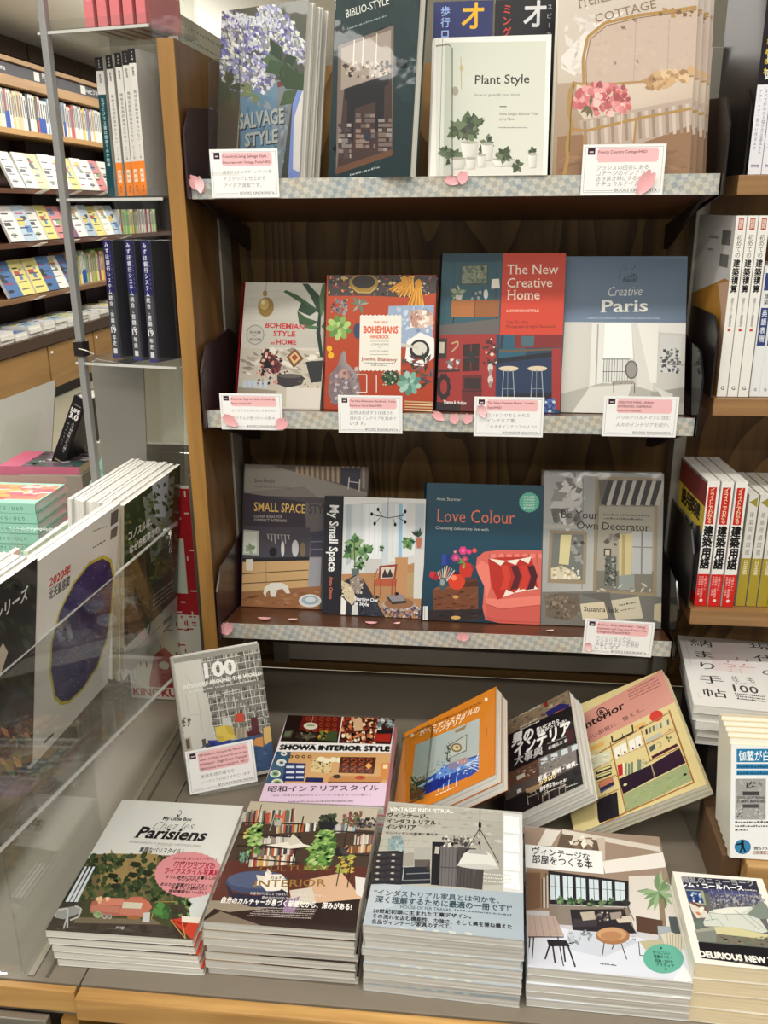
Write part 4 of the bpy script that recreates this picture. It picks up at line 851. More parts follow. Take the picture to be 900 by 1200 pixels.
place('hardcover_book', 'hardcover with teal sideboard photo and red title block, middle shelf', (.3604, .0539, shz(2, .0539) + .001, -2, 18.2), .194, .2512, .017, ZD, d_newhome, hard=True, cover=(30, 34, 44), n=2, labels=('second copy hidden behind the teal and red hardcover',))
place('hardcover_book', 'grey blue hardcover with a chair before a bright window, middle shelf right', (.5567, .0601, shz(2, .0601) + .001, -1, 21), .1889, .2502, .018, ZD, d_paris, hard=True, cover=(84, 100, 120))

# ---------------- lowest shelf
def d_smallspace(a):
    a.base((84, 78, 80)); a.poly([(172, 72), (605, 85), (600, 185), (440, 190), (165, 180)], (132, 124, 116)); a.poly([(172, 72), (260, 75), (600, 165), (600, 185), (430, 190), (380, 150), (168, 170)], (150, 142, 132))
    a.poly([(270, 78), (605, 85), (600, 172), (420, 120)], (110, 96, 84)); 
    for i in range(14): x = 350 + i * 18; a.poly([(x, 80), (x + 8, 80), (x + 9, 108 + i * 4), (x, 104 + i * 4)], (176, 150, 120) if i < 12 else (150, 140, 130))
    a.poly([(510, 86), (578, 88), (575, 165), (506, 140)], (60, 56, 68)); a.line([(538, 118), (534, 160)], 4, (206, 202, 196)); a.line([(575, 124), (572, 170)], 4, (206, 202, 196)); a.line([(536, 132), (574, 138)], 3, (206, 202, 196))
    a.poly([(168, 172), (388, 206), (386, 295), (164, 288)], (62, 54, 64)); a.poly([(386, 206), (445, 212), (440, 400), (384, 400)], (104, 98, 98))
    a.poly([(164, 288), (400, 296), (398, 408), (162, 404)], (74, 70, 78)); a.poly([(166, 302), (222, 306), (220, 392), (163, 390)], (176, 182, 170)); a.poly([(168, 310), (214, 312), (212, 384), (167, 384)], (206, 208, 196)); a.leaves((192, 372), 24, 12, [(120, 140, 110), (150, 160, 130)], 3)
    a.line([(246, 318), (330, 322)], 2, (150, 146, 142))
    for i in range(7): a.line([(252 + i * 12, 320), (254 + i * 12, 336 + (i % 3) * 7)], 3.4, (176, 172, 168))
    for x, w, h, c in ((270, 14, 17, (30, 30, 34)), (304, 6, 28, (206, 204, 200)), (348, 12, 30, (190, 190, 190)), (374, 10, 26, (120, 104, 80))): a.ell((x, 398 - h), (w, h), c, 14)
    a.poly([(160, 402), (400, 398), (398, 412), (160, 416)], (40, 38, 42)); a.poly([(160, 416), (398, 410), (392, 505), (158, 520)], (196, 160, 112)); 
    for y in (450, 484): a.line([(160, y + 8), (394, y - 6)], 3, (70, 52, 40))
    a.line([(246, 414), (246, 514)], 1.5, (130, 96, 66)); a.poly([(175, 406), (200, 405), (198, 446), (176, 446)], (210, 206, 190)); a.poly([(398, 400), (440, 400), (436, 505), (392, 512)], (150, 150, 156)); a.poly([(400, 310), (445, 305), (442, 395), (402, 395)], (66, 64, 80)); a.line([(404, 345), (444, 343)], 4, (120, 116, 126)); a.line([(404, 372), (444, 371)], 4, (120, 116, 126))
    a.poly([(158, 520), (440, 500), (432, 586), (158, 574)], (146, 100, 66)); a.specks(30, (165, 520), (430, 575), (10, 30), [(160, 114, 78), (130, 88, 58), (170, 126, 90)], 6, .2, 0)
    a.poly([(236, 526), (240, 504), (262, 490), (300, 488), (322, 500), (330, 526), (316, 526), (304, 510), (284, 514), (280, 538), (262, 538), (258, 514), (246, 524), (244, 540)], (222, 218, 206)); a.ell((400, 552), (40, 23), (212, 212, 206)); a.ell((400, 550), (30, 16), (150, 170, 190)); a.ell((402, 548), (18, 9), (206, 210, 212))
    a.text('Sara Emslie', (205, 135), (276, 137), (70, 60, 62), 12, serif=True); a.text('Photography by Rachel Whiting', (205, 153), (330, 157), (86, 76, 78), 6)
    a.text('SMALL SPACE', (203, 236), (383, 244), (236, 196, 110), 31, .01); a.text('STYLE', (396, 245), (474, 247), (66, 58, 66), 32, .01); a.line([(388, 206), (386, 262)], 1.2, (160, 150, 146)); a.text('CLEVER IDEAS FOR', (203, 259), (303, 262), (206, 196, 190), 9); a.text('COMPACT INTERIORS', (203, 272), (318, 275), (206, 196, 190), 9)
def d_mysmall(a):
    a.base((206, 204, 200)); a.poly([(520, 187), (807, 197), (800, 380), (515, 470)], [(196, 204, 206), (206, 208, 206), (222, 222, 218), (210, 214, 212)]); a.poly([(520, 187), (807, 197), (806, 214), (700, 205), (520, 215)], (226, 226, 222))
    for x, w, c in ((528, 18, (176, 186, 190)), (556, 26, (206, 212, 216)), (590, 60, (224, 228, 230)), (655, 22, (196, 206, 212)), (700, 40, (216, 222, 226)), (712, 14, (150, 186, 206)), (770, 32, (186, 196, 204))): a.poly([(x, 215), (x + w, 213), (x + w - 2, 420), (x - 2, 430)], c)
    for i in range(9): a.line([(580 + i * 16, 216), (577 + i * 16, 400)], 1, (186, 196, 200))
    a.poly([(590, 405), (655, 405), (655, 470), (590, 472)], (196, 196, 192)); a.poly([(512, 460), (640, 455), (800, 410), (798, 615), (506, 603)], (176, 132, 92)); a.poly([(700, 400), (745, 400), (740, 560), (700, 520)], (186, 140, 98)); a.poly([(742, 455), (770, 450), (768, 540), (740, 540)], (176, 150, 110)); a.poly([(768, 372), (804, 372), (798, 545), (764, 545)], (206, 206, 202))
    a.line([(676, 190), (675, 260)], 1.5, (40, 40, 40)); a.line([(618, 248), (675, 262), (738, 252)], 2.6, K); 
    for p, q in (((640, 232), (656, 258)), ((628, 282), (650, 258)), ((700, 285), (692, 262)), ((735, 240), (716, 258)), ((618, 248), (640, 256)), ((735, 276), (710, 260))): a.line([p, q], 2, K); a.ell(p, (5, 7), K, 8)
    G = [(62, 96, 62), (96, 136, 86), (44, 74, 50), (130, 160, 110)]
    for c, r, n, s in (((556, 350), 34, 20, 1), ((545, 385), 34, 18, 2), ((598, 385), 34, 22, 3), ((575, 420), 26, 14, 4), ((745, 350), 26, 16, 5), ((652, 370), 14, 10, 6)): a.leaves(c, r, n, G, s, .34)
    a.leaves((782, 330), 34, 16, [(40, 60, 46), (56, 84, 58)], 7, .12, up=1.0); a.poly([(772, 330), (794, 330), (790, 368), (776, 368)], (176, 110, 84)); a.line([(556, 345), (558, 460)], 3, (90, 80, 60)); a.poly([(545, 440), (575, 440), (570, 470), (550, 470)], (96, 110, 106))
    a.ell((712, 568), (60, 22), (176, 160, 146)); a.specks(150, (655, 575), (798, 615), (3, 9), [(206, 200, 204), (96, 76, 96), (150, 140, 156), (70, 56, 76)], 5, .5); a.ell((714, 562), (52, 20), (146, 104, 74)); a.poly([(668, 540), (728, 535), (742, 560), (690, 566)], (60, 56, 60)); a.poly([(672, 534), (724, 530), (736, 552), (690, 556)], (140, 136, 140)); a.ell((705, 528), (8, 6), K, 10)
    BR = (146, 66, 52); a.poly([(645, 430), (708, 424), (700, 480), (640, 486)], BR); a.poly([(652, 436), (700, 432), (694, 472), (648, 476)], (206, 196, 180)); a.poly([(655, 462), (664, 440), (673, 462), (682, 440), (692, 462), (690, 470), (655, 472)], (60, 50, 50)); a.poly([(628, 478), (706, 476), (702, 502), (624, 500)], (176, 90, 66)); 
    for x in (628, 650, 690, 702): a.line([(x, 480), (x - 2, 535)], 3, BR)
    a.line([(626, 470), (640, 440)], 3, BR); a.poly([(506, 492), (560, 462), (590, 480), (665, 610), (506, 604)], (52, 54, 62)); a.specks(26, (540, 530), (640, 605), (8, 20), [(62, 66, 76), (44, 46, 54)], 3, .4)
    a.poly([(540, 478), (568, 462), (592, 488), (570, 532), (548, 520)], (150, 136, 124)); a.specks(20, (546, 470), (586, 525), (3, 6), [(206, 196, 186), (96, 80, 76)], 3); a.poly([(506, 480), (546, 498), (562, 545), (548, 570), (522, 545)], (206, 190, 160)); a.specks(16, (512, 490), (550, 550), (3, 6), [(222, 214, 190), (170, 150, 116)], 4); a.poly([(506, 536), (528, 556), (524, 604), (506, 603)], (232, 230, 226)); a.poly([(548, 572), (566, 560), (570, 604), (546, 604)], (206, 206, 204))
    a.text('Starting Out', (556, 552), (640, 558), (232, 232, 232), 13, .03); a.text('in Style', (556, 567), (608, 573), (232, 232, 232), 13, .03)
def d_love(a):
    a.base((24, 70, 88), (20, 56, 76)); a.poly([(60, 420), (440, 430), (436, 602), (40, 585)], [(24, 64, 82), (22, 60, 78), (18, 48, 66), (18, 46, 62)])
    a.text('Anna Starmer', (89, 186), (169, 189), (206, 206, 200), 10); 
    a.text('Love Colour', (89, 257), (346, 264), (226, 120, 92), 42, -.004, serif=True); a.text('Choosing colours to live with', (86, 281), (260, 288), (206, 210, 206), 10)
    a.ell((394, 193), (34, 34), (96, 186, 160), 40, jag=.06); 
    for i, t in enumerate(('INCLUDES', 'A 10-PAGE', 'COLOUR', 'CHART', 'BOOKLET')): a.text(t, (376, 178 + i * 9), (412, 179 + i * 9), (226, 240, 232), 6, .02)
    WD = [(110, 64, 40), (90, 48, 30), (130, 78, 48), (74, 38, 26)]
    a.poly([(76, 482), (226, 470), (226, 545), (78, 548)], WD[0]); a.poly([(76, 482), (226, 470), (215, 462), (90, 472)], WD[2]); a.specks(50, (80, 486), (222, 544), (6, 16), WD, 3, .25, 0); a.ell((152, 505), (10, 6), (190, 140, 80), 10)
    a.poly([(62, 550), (240, 545), (240, 582), (64, 584)], (44, 34, 34)); a.specks(20, (66, 552), (236, 580), (8, 24), [(60, 48, 46), (34, 26, 28)], 3, .2, 0); a.ell((152, 573), (16, 6), (200, 160, 90), 10); a.poly([(160, 446), (222, 442), (222, 456), (160, 460)], WD[1]); a.poly([(155, 458), (226, 454), (226, 470), (155, 474)], WD[3])
    a.ell((155, 452), (28, 29), (206, 60, 34)); a.ell((146, 442), (9, 9), (240, 130, 100)); a.ell((155, 427), (16, 4), (70, 24, 20), 12)
    a.poly([(166, 400), (180, 390), (200, 394), (208, 420), (202, 440), (172, 440), (164, 424)], (190, 48, 34)); a.line([(202, 398), (212, 408), (204, 424)], 3, (176, 40, 30)); a.ell((178, 404), (4, 7), (240, 140, 120), 8)
    for x, c in ((120, (30, 56, 140)), (128, (24, 44, 120)), (112, (40, 66, 150))): a.poly([(x - 5, 365), (x + 5, 365), (x + 6, 400), (x - 6, 400)], c)
    for i in range(8): a.line([(110, 470), (92 + i * 8, 402 + abs(i - 4) * 5)], 3, [(220, 190, 150), (206, 130, 90), (150, 170, 190), (226, 206, 176)][i % 4])
    a.ell((76, 432), (12, 14), (190, 40, 50), 9, jag=.2); a.ell((86, 440), (10, 12), (160, 30, 46), 9, jag=.2); a.ell((110, 462), (14, 22), (70, 80, 84)); a.ell((108, 456), (7, 12), (140, 150, 150))
    a.leaves((180, 390), 24, 10, [(70, 120, 50), (96, 146, 66)], 3, .14)
    for c, r, q in (((152, 376), 15, (170, 60, 110)), ((176, 352), 15, (206, 60, 120)), ((196, 356), 10, (196, 50, 110)), ((214, 352), 9, (206, 70, 60)), ((182, 380), 11, (176, 56, 90)), ((150, 356), 6, (190, 110, 120))): a.ell(c, (r, r), q, 12, jag=.18); a.ell(c, (r * .5, r * .5), tuple(min(255, int(v * 1.15 + 16)) for v in q), 8, jag=.2)
    PK, PL, PD = (206, 98, 86), (224, 122, 108), (166, 66, 60)
    a.poly([(218, 408), (222, 376), (246, 356), (300, 350), (438, 352), (438, 600), (300, 592), (250, 580), (240, 540), (246, 470), (226, 430)], PK)
    for i in range(7): x = 262 + i * 26; a.line([(x, 362), (x + 6, 420)], 2, PD); a.ell((x + 14, 370), (10, 8), PL, 10)
    a.poly([(220, 404), (236, 384), (262, 400), (266, 470), (252, 520), (246, 470), (228, 432)], PL); a.poly([(248, 508), (300, 512), (436, 500), (436, 530), (300, 545), (252, 528)], PL); a.poly([(252, 530), (300, 546), (436, 532), (436, 600), (300, 592), (254, 580)], (196, 88, 78)); a.line([(252, 528), (300, 545), (436, 531)], 2.4, PD); a.line([(252, 572), (300, 584), (436, 590)], 2, PD)
    a.poly([(258, 380), (300, 374), (402, 372), (424, 478), (350, 490), (290, 514), (270, 470)], (176, 44, 34)); Wt = (232, 220, 206)
    for P in ([(262, 378), (300, 402), (316, 386)], [(316, 386), (350, 400), (362, 380)], [(362, 380), (392, 396), (402, 372)], [(308, 506), (318, 480), (345, 492)], [(345, 492), (366, 470), (385, 484)], [(385, 484), (404, 462), (424, 478)]): a.poly(P, Wt)
    for x, c in ((312, (200, 60, 44)), (346, (84, 26, 34)), (374, (196, 56, 42)), (400, (70, 22, 32))): a.poly([(x - 12, 404), (x + 10, 400), (x + 22, 436), (x + 10, 478), (x - 14, 482), (x, 440)], c)
    a.poly([(40, 535), (60, 535), (60, 585), (40, 584)], (206, 206, 200)); a.line([(50, 535), (50, 585)], 1.2, (96, 110, 120))
def d_decor(a):
    a.base((150, 150, 144)); a.poly([(443, 97), (612, 100), (605, 490), (437, 490)], [(166, 168, 166), (150, 152, 150), (176, 176, 170), (160, 160, 156)])
    a.specks(40, (480, 110), (560, 265), (8, 24), [(190, 188, 184), (140, 138, 134), (206, 204, 200), (120, 116, 112)], 3, 1.6); a.line([(572, 105), (568, 480)], 3, (130, 130, 126)); a.rect((440, 265), (605, 282), (176, 174, 168))
    FR = (146, 130, 104)
    a.poly([(612, 108), (820, 112), (814, 505), (604, 490)], FR); a.poly([(622, 118), (808, 120), (802, 492), (614, 480)], (120, 116, 104)); a.poly([(622, 118), (808, 120), (806, 205), (630, 200)], (96, 90, 84))
    for i in range(6): x = 632 + i * 32; a.poly([(x, 198), (x + 22, 122), (x + 40, 122), (x + 16, 204)], (46, 42, 42) if i % 2 else (52, 48, 46)); a.poly([(x + 16, 202), (x + 40, 122), (x + 52, 122), (x + 30, 204)], (176, 172, 164))
    a.poly([(624, 205), (806, 208), (804, 420), (616, 418)], (156, 150, 136)); a.poly([(690, 300), (735, 296), (730, 455), (690, 462)], (196, 184, 136)); a.poly([(700, 300), (712, 300), (708, 455), (698, 458)], (166, 150, 104)); a.poly([(735, 290), (800, 290), (798, 430), (732, 430)], (176, 178, 176)); a.line([(766, 290), (764, 430)], 5, (120, 116, 110)); a.line([(735, 340), (800, 342)], 4, (130, 126, 120))
    a.rect((640, 345), (664, 372), (70, 64, 60)); a.rect((645, 350), (659, 367), (190, 180, 160)); a.poly([(646, 372), (682, 372), (680, 470), (640, 470)], (90, 92, 86)); a.specks(50, (646, 376), (680, 466), (3, 7), [(130, 134, 126), (60, 64, 60), (156, 156, 146)], 4); a.specks(12, (636, 300), (690, 335), (6, 12), [(130, 120, 110), (90, 80, 70)], 9)
    a.poly([(690, 435), (740, 430), (742, 480), (690, 482)], (140, 146, 140)); a.specks(20, (620, 465), (800, 490), (6, 14), [(196, 190, 176), (120, 110, 96)], 5, .3)
    a.poly([(462, 284), (585, 290), (580, 462), (454, 458)], FR); a.poly([(472, 294), (574, 300), (570, 450), (464, 446)], (110, 112, 106)); a.poly([(498, 300), (534, 300), (524, 400), (492, 396)], (206, 196, 146)); a.specks(16, (536, 310), (570, 400), (5, 10), [(60, 60, 58), (146, 146, 140)], 6); a.poly([(466, 410), (500, 402), (540, 420), (560, 448), (466, 446)], (206, 196, 170)); a.specks(26, (470, 405), (560, 446), (3, 8), [(170, 150, 110), (226, 220, 200)], 7)
    a.poly([(437, 488), (600, 486), (830, 506), (830, 612), (432, 597)], (112, 110, 104)); a.poly([(446, 500), (500, 490), (560, 495), (562, 560), (520, 582), (450, 570)], (104, 92, 78)); a.specks(60, (450, 498), (558, 575), (3, 8), [(126, 110, 92), (84, 72, 60), (140, 126, 104)], 8)
    a.poly([(562, 528), (640, 520), (655, 575), (570, 580)], (206, 194, 166)); a.poly([(664, 516), (755, 504), (770, 575), (680, 580)], (196, 188, 164)); a.poly([(806, 530), (830, 525), (830, 590), (804, 580)], (190, 180, 150)); a.poly([(560, 495), (660, 490), (670, 575), (640, 520)], (96, 92, 86))
    a.dash((690, 535), (745, 525), 7, (96, 90, 84)); a.dash((692, 552), (748, 542), 5, (96, 90, 84))
    for t, p, q in (('Be Your', (500, 244), (622, 248)), ('Own Decorator', (550, 280), (790, 288))): a.text(t, p, q, (40, 40, 40), 25, .004, serif=True)
    a.dash((640, 236), (790, 240), 7, (90, 88, 84)); a.dash((640, 248), (770, 252), 7, (90, 88, 84), seed=4); a.text('Susanna Salk', (574, 552), (690, 556), (46, 42, 40), 16, .01, serif=True)
place('hardcover_book', 'dark grey hardcover with a kitchen photo and yellow title, lowest shelf left', (.0078, .0975, shz(3, .0975) + .001, -.4, 16.7), .2266, .2588, .018, ZE, d_smallspace, hard=True, cover=(90, 84, 84))
place('hardcover_book', 'hardcover with black spine and a bright living room photo, lowest shelf', (.1941, .0711, shz(3, .0711) + .001, -1.5, 15.5), .1449, .209, .022, ZE, d_mysmall, hard=True, cover=(36, 36, 42), quad=[(403, 582), (499, 586), (495, 725), (399, 721)])
# its black front-facing spine panel
s = Art(.034, .209); s.base((40, 40, 46)); v, f, x0, x1, y0, y1 = glyphs('My Small Space', .02); sc = .118 / (x1 - x0)
for t, col, vv0, L, uu in (('My Small Space', (232, 232, 230), .193, .118, .010), ('Anna Ottum', (206, 110, 90), .066, .040, .012)):
    v, f, x0, x1, y0, y1 = glyphs(t, .025); sc = L / (x1 - x0); s.z += s.STEP; k = len(s.v)
    for x, y in v: s.v.append((uu + y * sc * 1.15, vv0 - (x - x0) * sc, s.z))
    s.f += [tuple(i + k for i in q) for q in f]; s.c += [lin(col)] * len(v)
bk = [o for o in bpy.data.objects if o.get('label', '').startswith('hardcover with black spine')][0]
F = Matrix.Translation((-.0345, 0, -.0035)); link('spine_board', bbox('spine_board', (0, 0, -.0215), (.034, .209, 0), flat('cover_36_36_42', (36, 36, 42), .35), .0015), bk, F); s.build('spine_print', bk, F @ Matrix.Translation((0, 0, 2e-5)))
place('hardcover_book', 'teal hardcover with a pink velvet armchair and red vases, lowest shelf', (.3406, .0576, shz(3, .0576) + .001, 0, 20.5), .2012, .2392, .02, ZF, d_love, hard=True, cover=(20, 56, 72))
place('hardcover_book', 'shrink-wrapped grey hardcover with a large mirror and cushions, lowest shelf right', (.5438, .0595, shz(3, .0595) + .001, .5, 20), .2007, .2636, .016, ZF, d_decor, hard=True, cover=(150, 148, 140), pm=WRAP, n=2, labels=('second wrapped mirror cover hardcover, directly behind the front one',), group='mirror cover hardcovers on the lowest shelf')

# ================================================================== BOOKS ON THE TABLE
def d_chez(a):
    a.base((222, 223, 217)); a.rect((-40, 503), (900, 900), (70, 72, 48))
    a.poly([(378, 503), (720, 505), (700, 700), (290, 700)], (112, 98, 66)); G = [(46, 62, 36), (62, 80, 46), (36, 50, 32), (78, 92, 56), (54, 70, 40)]
    a.poly([(440, 500), (640, 500), (630, 600), (400, 640)], (156, 132, 84)); a.specks(16, (420, 505), (640, 610), (10, 26), [(146, 124, 80), (166, 140, 90)], 21, .4)
    a.specks(140, (330, 600), (720, 700), (8, 18), G, 1, .7, sides=6); a.specks(110, (360, 500), (560, 590), (6, 15), G, 2, .7, sides=6, poly=[(378, 503), (560, 503), (480, 560), (350, 620), (340, 600)])
    a.specks(60, (560, 505), (720, 640), (8, 18), G, 3, .7, sides=6)
    for c in ((460, 595), (552, 545), (600, 580), (540, 590), (470, 640)): a.ell(c, (24, 14), (34, 42, 26), 9, jag=.2); a.line([c, (c[0] - 10, c[1] + 18)], 3, (50, 40, 26))
    a.poly([(350, 553), (400, 556), (306, 716), (244, 716)], (44, 44, 44)); 
    for k in range(3): a.poly([(352 + k * 16, 556), (360 + k * 16, 557), (276 + k * 18, 712), (262 + k * 18, 712)], (214, 222, 226))
    a.poly([(244, 716), (330, 716), (300, 842), (172, 838)], (66, 60, 56)); a.poly([(178, 800), (620, 790), (800, 880), (172, 842)], (70, 62, 54)); a.specks(30, (200, 800), (700, 860), (10, 40), [(84, 76, 66), (56, 50, 46)], 7, .2, 0)
    a.poly([(300, 782), (620, 784), (655, 808), (290, 808)], (116, 104, 84)); a.poly([(360, 808), (392, 808), (384, 842), (350, 842)], (60, 52, 46)); a.poly([(560, 812), (590, 812), (596, 850), (570, 850)], (60, 52, 46))
    a.ell((242, 772), (32, 15), (206, 210, 204)); a.poly([(222, 745), (316, 728), (326, 760), (250, 792), (215, 786)], (150, 152, 148)); a.line([(228, 750), (270, 742), (262, 830)], 7, (186, 188, 184)); a.line([(300, 730), (326, 742), (312, 780), (276, 796)], 7, (186, 188, 184)); a.line([(268, 770), (246, 836)], 6, (176, 178, 174))
    PK, PL = (172, 102, 88), (190, 122, 104)
    a.poly([(362, 736), (372, 708), (430, 690), (505, 694), (515, 704), (512, 770), (450, 775), (362, 760)], PK); a.poly([(505, 704), (530, 686), (570, 684), (604, 706), (616, 730), (580, 778), (500, 770)], (192, 112, 88)); a.poly([(372, 724), (486, 730), (478, 758), (362, 752)], PL); a.poly([(488, 735), (580, 738), (574, 768), (480, 764)], PL)
    a.poly([(402, 694), (506, 692), (492, 724), (392, 726)], (206, 130, 106)); a.poly([(500, 708), (578, 712), (570, 738), (492, 736)], (206, 200, 178)); a.specks(10, (396, 690), (450, 715), (6, 12), [(222, 200, 170), (226, 190, 150)], 4); a.ell((392, 768), (18, 16), (150, 166, 130)); a.specks(8, (375, 752), (402, 768), (4, 8), [(120, 150, 90)], 6)
    for x in (420, 440): a.ell((x, 776), (10, 12), (176, 170, 160)); a.ell((x, 774), (7, 8), (120, 112, 100))
    a.ell((540, 778), (28, 10), (156, 104, 66)); a.poly([(580, 756), (608, 752), (604, 800), (574, 798)], (196, 196, 196)); a.line([(612, 784), (630, 706), (720, 704), (700, 792)], 3, (176, 146, 70))
    a.leaves((655, 745), 44, 12, [(62, 110, 56), (84, 134, 70), (48, 90, 46)], 3, .42); a.leaves((750, 700), 80, 8, [(96, 150, 80), (120, 170, 96)], 4, .1)
    a.poly([(690, 720), (760, 716), (740, 880), (700, 850)], (64, 52, 44)); a.poly([(760, 690), (880, 650), (840, 790), (770, 770)], (206, 210, 206)); a.specks(30, (700, 700), (770, 780), (6, 14), [(46, 60, 36), (120, 130, 84), (70, 60, 46)], 5)
    a.poly([(690, 786), (730, 778), (736, 768), (840, 780), (780, 876)], (196, 66, 44)); a.poly([(736, 768), (812, 774), (806, 800), (736, 796)], (226, 220, 206)); a.poly([(690, 786), (760, 800), (752, 820)], (156, 46, 34)); a.line([(690, 786), (752, 872), (738, 800)], 3, (206, 160, 90)); a.text('チク版', (462, 832), (496, 834), (206, 200, 190), 12, .02)
    a.line([(722, 326), (730, 324), (732, 336), (720, 348)], 2, (70, 70, 68)); a.ell((718, 345), (3, 6), K, 8)
    a.text('My Little Box', (660, 362), (770, 366), (60, 60, 60), 13, .03); a.text('Chez les', (614, 402), (770, 400), (110, 110, 106), 30, -.012, .3); a.text('Parisiens', (548, 432), (818, 444), K, 42, .03, .15, serif=True)
    a.text('APPARTEMENTS ET BUREAUX / LIFESTYLE A PARIS', (528, 456), (804, 470), (150, 150, 144), 8); a.text('素顔なパリスタイル！', (566, 492), (735, 497), (70, 70, 66), 19, .02); a.text('シリーズ', (630, 470), (690, 472), (150, 150, 144), 8)
    a.ell((764, 588), (138, 99), (216, 144, 148), 72, jag=.03)
    for t, p, q, h, c, b in (('世界30カ国で愛されるギフトサービス', (700, 522), (870, 524), 9, (140, 40, 60), .02), ('「パリジェンヌの', (700, 556), (860, 560), 22, (166, 20, 60), .04), ('ライフスタイル写真集」', (664, 580), (888, 586), 22, (166, 20, 60), .04), ('すぐに参考にできる暮らしの', (670, 602), (866, 606), 13, K, .03), ('アイデアで、', (716, 616), (800, 618), 13, K, .03), ('あなたの部屋がパリスタイルに', (648, 634), (870, 640), 13, K, .03), ('本書でしか読めない', (690, 648), (830, 652), 13, K, .03), ('現地情報もいっぱい!', (680, 664), (832, 669), 13, K, .03)): a.text(t, p, q, c, h, b)
    a.dash((712, 536), (860, 540), 8, (140, 40, 60))
def d_cultural(a):
    a.base((150, 138, 120)); a.poly([(247, 45), (840, 130), (832, 200), (215, 150)], (186, 176, 156)); 
    a.poly([(200, 150), (832, 230), (815, 470), (150, 400)], (74, 60, 50)); a.poly([(150, 330), (815, 400), (790, 560), (100, 520)], (92, 52, 44)); BK = [(190, 180, 160), (150, 60, 50), (206, 150, 70), (206, 200, 190), (120, 110, 100), (60, 60, 70), (176, 90, 60), (226, 220, 206)]
    for x0, y0, x1, y1, s, pal in ((232, 92, 460, 165, 1, [(176, 70, 50), (60, 56, 60), (206, 120, 90), (90, 110, 90), (206, 196, 176)]), (380, 168, 560, 215, 2, BK), (290, 225, 470, 262, 3, [(214, 210, 200), (150, 140, 130), (196, 190, 180)]), (280, 275, 475, 322, 4, BK), (270, 315, 480, 368, 5, BK), (230, 190, 300, 230, 6, [(214, 150, 60), (226, 190, 110)]), (740, 240, 825, 290, 7, BK), (700, 290, 820, 330, 8, [(196, 150, 100), (120, 80, 60), (206, 196, 180)]), (640, 180, 740, 230, 10, [(196, 190, 180), (150, 170, 190), (120, 110, 100)])): a.books((x0, y0), (x1, y1), pal, s, (5, 11))
    for y0, y1 in ((150, 186), (205, 250), (262, 305), (322, 368)): a.line([(205, y0), (500, y1 - 8)], 6, (40, 34, 30)); 
    a.line([(560, 212), (832, 240)], 6, (50, 42, 36)); a.line([(640, 330), (820, 345)], 5, (40, 34, 30)); a.line([(500, 140), (470, 380)], 6, (44, 36, 32)); a.line([(710, 130), (690, 380)], 5, (44, 36, 32)); a.line([(300, 70), (262, 310)], 4, (60, 52, 46)); a.line([(376, 70), (350, 200)], 3, (190, 186, 176))
    a.poly([(340, 268), (440, 258), (458, 222), (480, 240), (510, 272), (552, 286), (450, 292)], (226, 222, 208)); a.poly([(440, 258), (458, 222), (480, 240), (500, 268), (450, 276)], (206, 200, 184))
    G = [(110, 150, 76), (142, 176, 96), (82, 122, 60), (176, 200, 130), (60, 90, 50)]
    a.specks(120, (575, 140), (650, 200), (6, 15), [(44, 50, 40), (60, 66, 50), (80, 90, 66)], 11, .7, sides=5); a.poly([(568, 170), (648, 176), (640, 215), (580, 210)], (40, 40, 42))
    a.specks(260, (540, 215), (650, 400), (5, 13), G, 12, 1.8, 80, poly=[(585, 215), (640, 215), (652, 290), (640, 380), (590, 400), (520, 390), (508, 350), (550, 290)])
    a.specks(70, (250, 165), (315, 300), (5, 12), G, 13, 1.7, 80); a.specks(40, (225, 300), (265, 345), (6, 14), [(96, 130, 110), (130, 160, 140), (60, 90, 70)], 14, .4, 60); a.specks(60, (680, 140), (760, 200), (5, 12), [(110, 60, 60), (96, 120, 70), (130, 80, 76)], 15); a.specks(60, (745, 170), (830, 210), (4, 10), [(60, 56, 60), (40, 36, 40), (96, 90, 90)], 16); a.specks(40, (680, 340), (740, 420), (4, 10), [(150, 160, 80), (196, 170, 80), (90, 120, 60)], 17, 1.8, 80)
    a.poly([(365, 150), (404, 152), (398, 180), (370, 178)], (176, 172, 164)); a.leaves((384, 140), 26, 12, [(206, 96, 90), (120, 150, 90), (190, 60, 60)], 5, .2); a.specks(26, (665, 300), (715, 340), (5, 12), [(40, 40, 44), (70, 66, 66)], 19)
    a.ell((315, 445), (146, 54), (66, 76, 104), 30, ang=3); a.ell((315, 432), (140, 42), (84, 94, 122), 30, ang=3); a.poly([(170, 440), (200, 520), (300, 560), (460, 570), (465, 480), (320, 510), (210, 490)], (44, 44, 62)); a.specks(12, (330, 405), (450, 480), (20, 40), [(232, 226, 214), (222, 214, 200)], 6, .6); a.ell((395, 450), (62, 44), (232, 226, 212), 12, jag=.1)
    a.poly([(560, 440), (700, 420), (800, 545), (590, 560), (555, 480)], (206, 170, 140)); a.poly([(470, 490), (570, 480), (600, 560), (490, 560)], (206, 196, 180)); a.poly([(760, 440), (812, 450), (800, 540), (770, 520)], (216, 212, 206)); a.line([(690, 370), (680, 480)], 5, (60, 50, 40)); a.line([(735, 380), (730, 490)], 5, (60, 50, 40))
    a.poly([(88, 600), (130, 560), (200, 580), (790, 545), (786, 720), (80, 640)], (52, 38, 34)); a.poly([(85, 618), (160, 575), (330, 640), (380, 660), (80, 630)], (126, 112, 96)); a.poly([(470, 560), (790, 545), (786, 715), (500, 660), (440, 600)], (48, 36, 34)); a.poly([(455, 540), (520, 520), (500, 600), (450, 590)], (140, 110, 150))
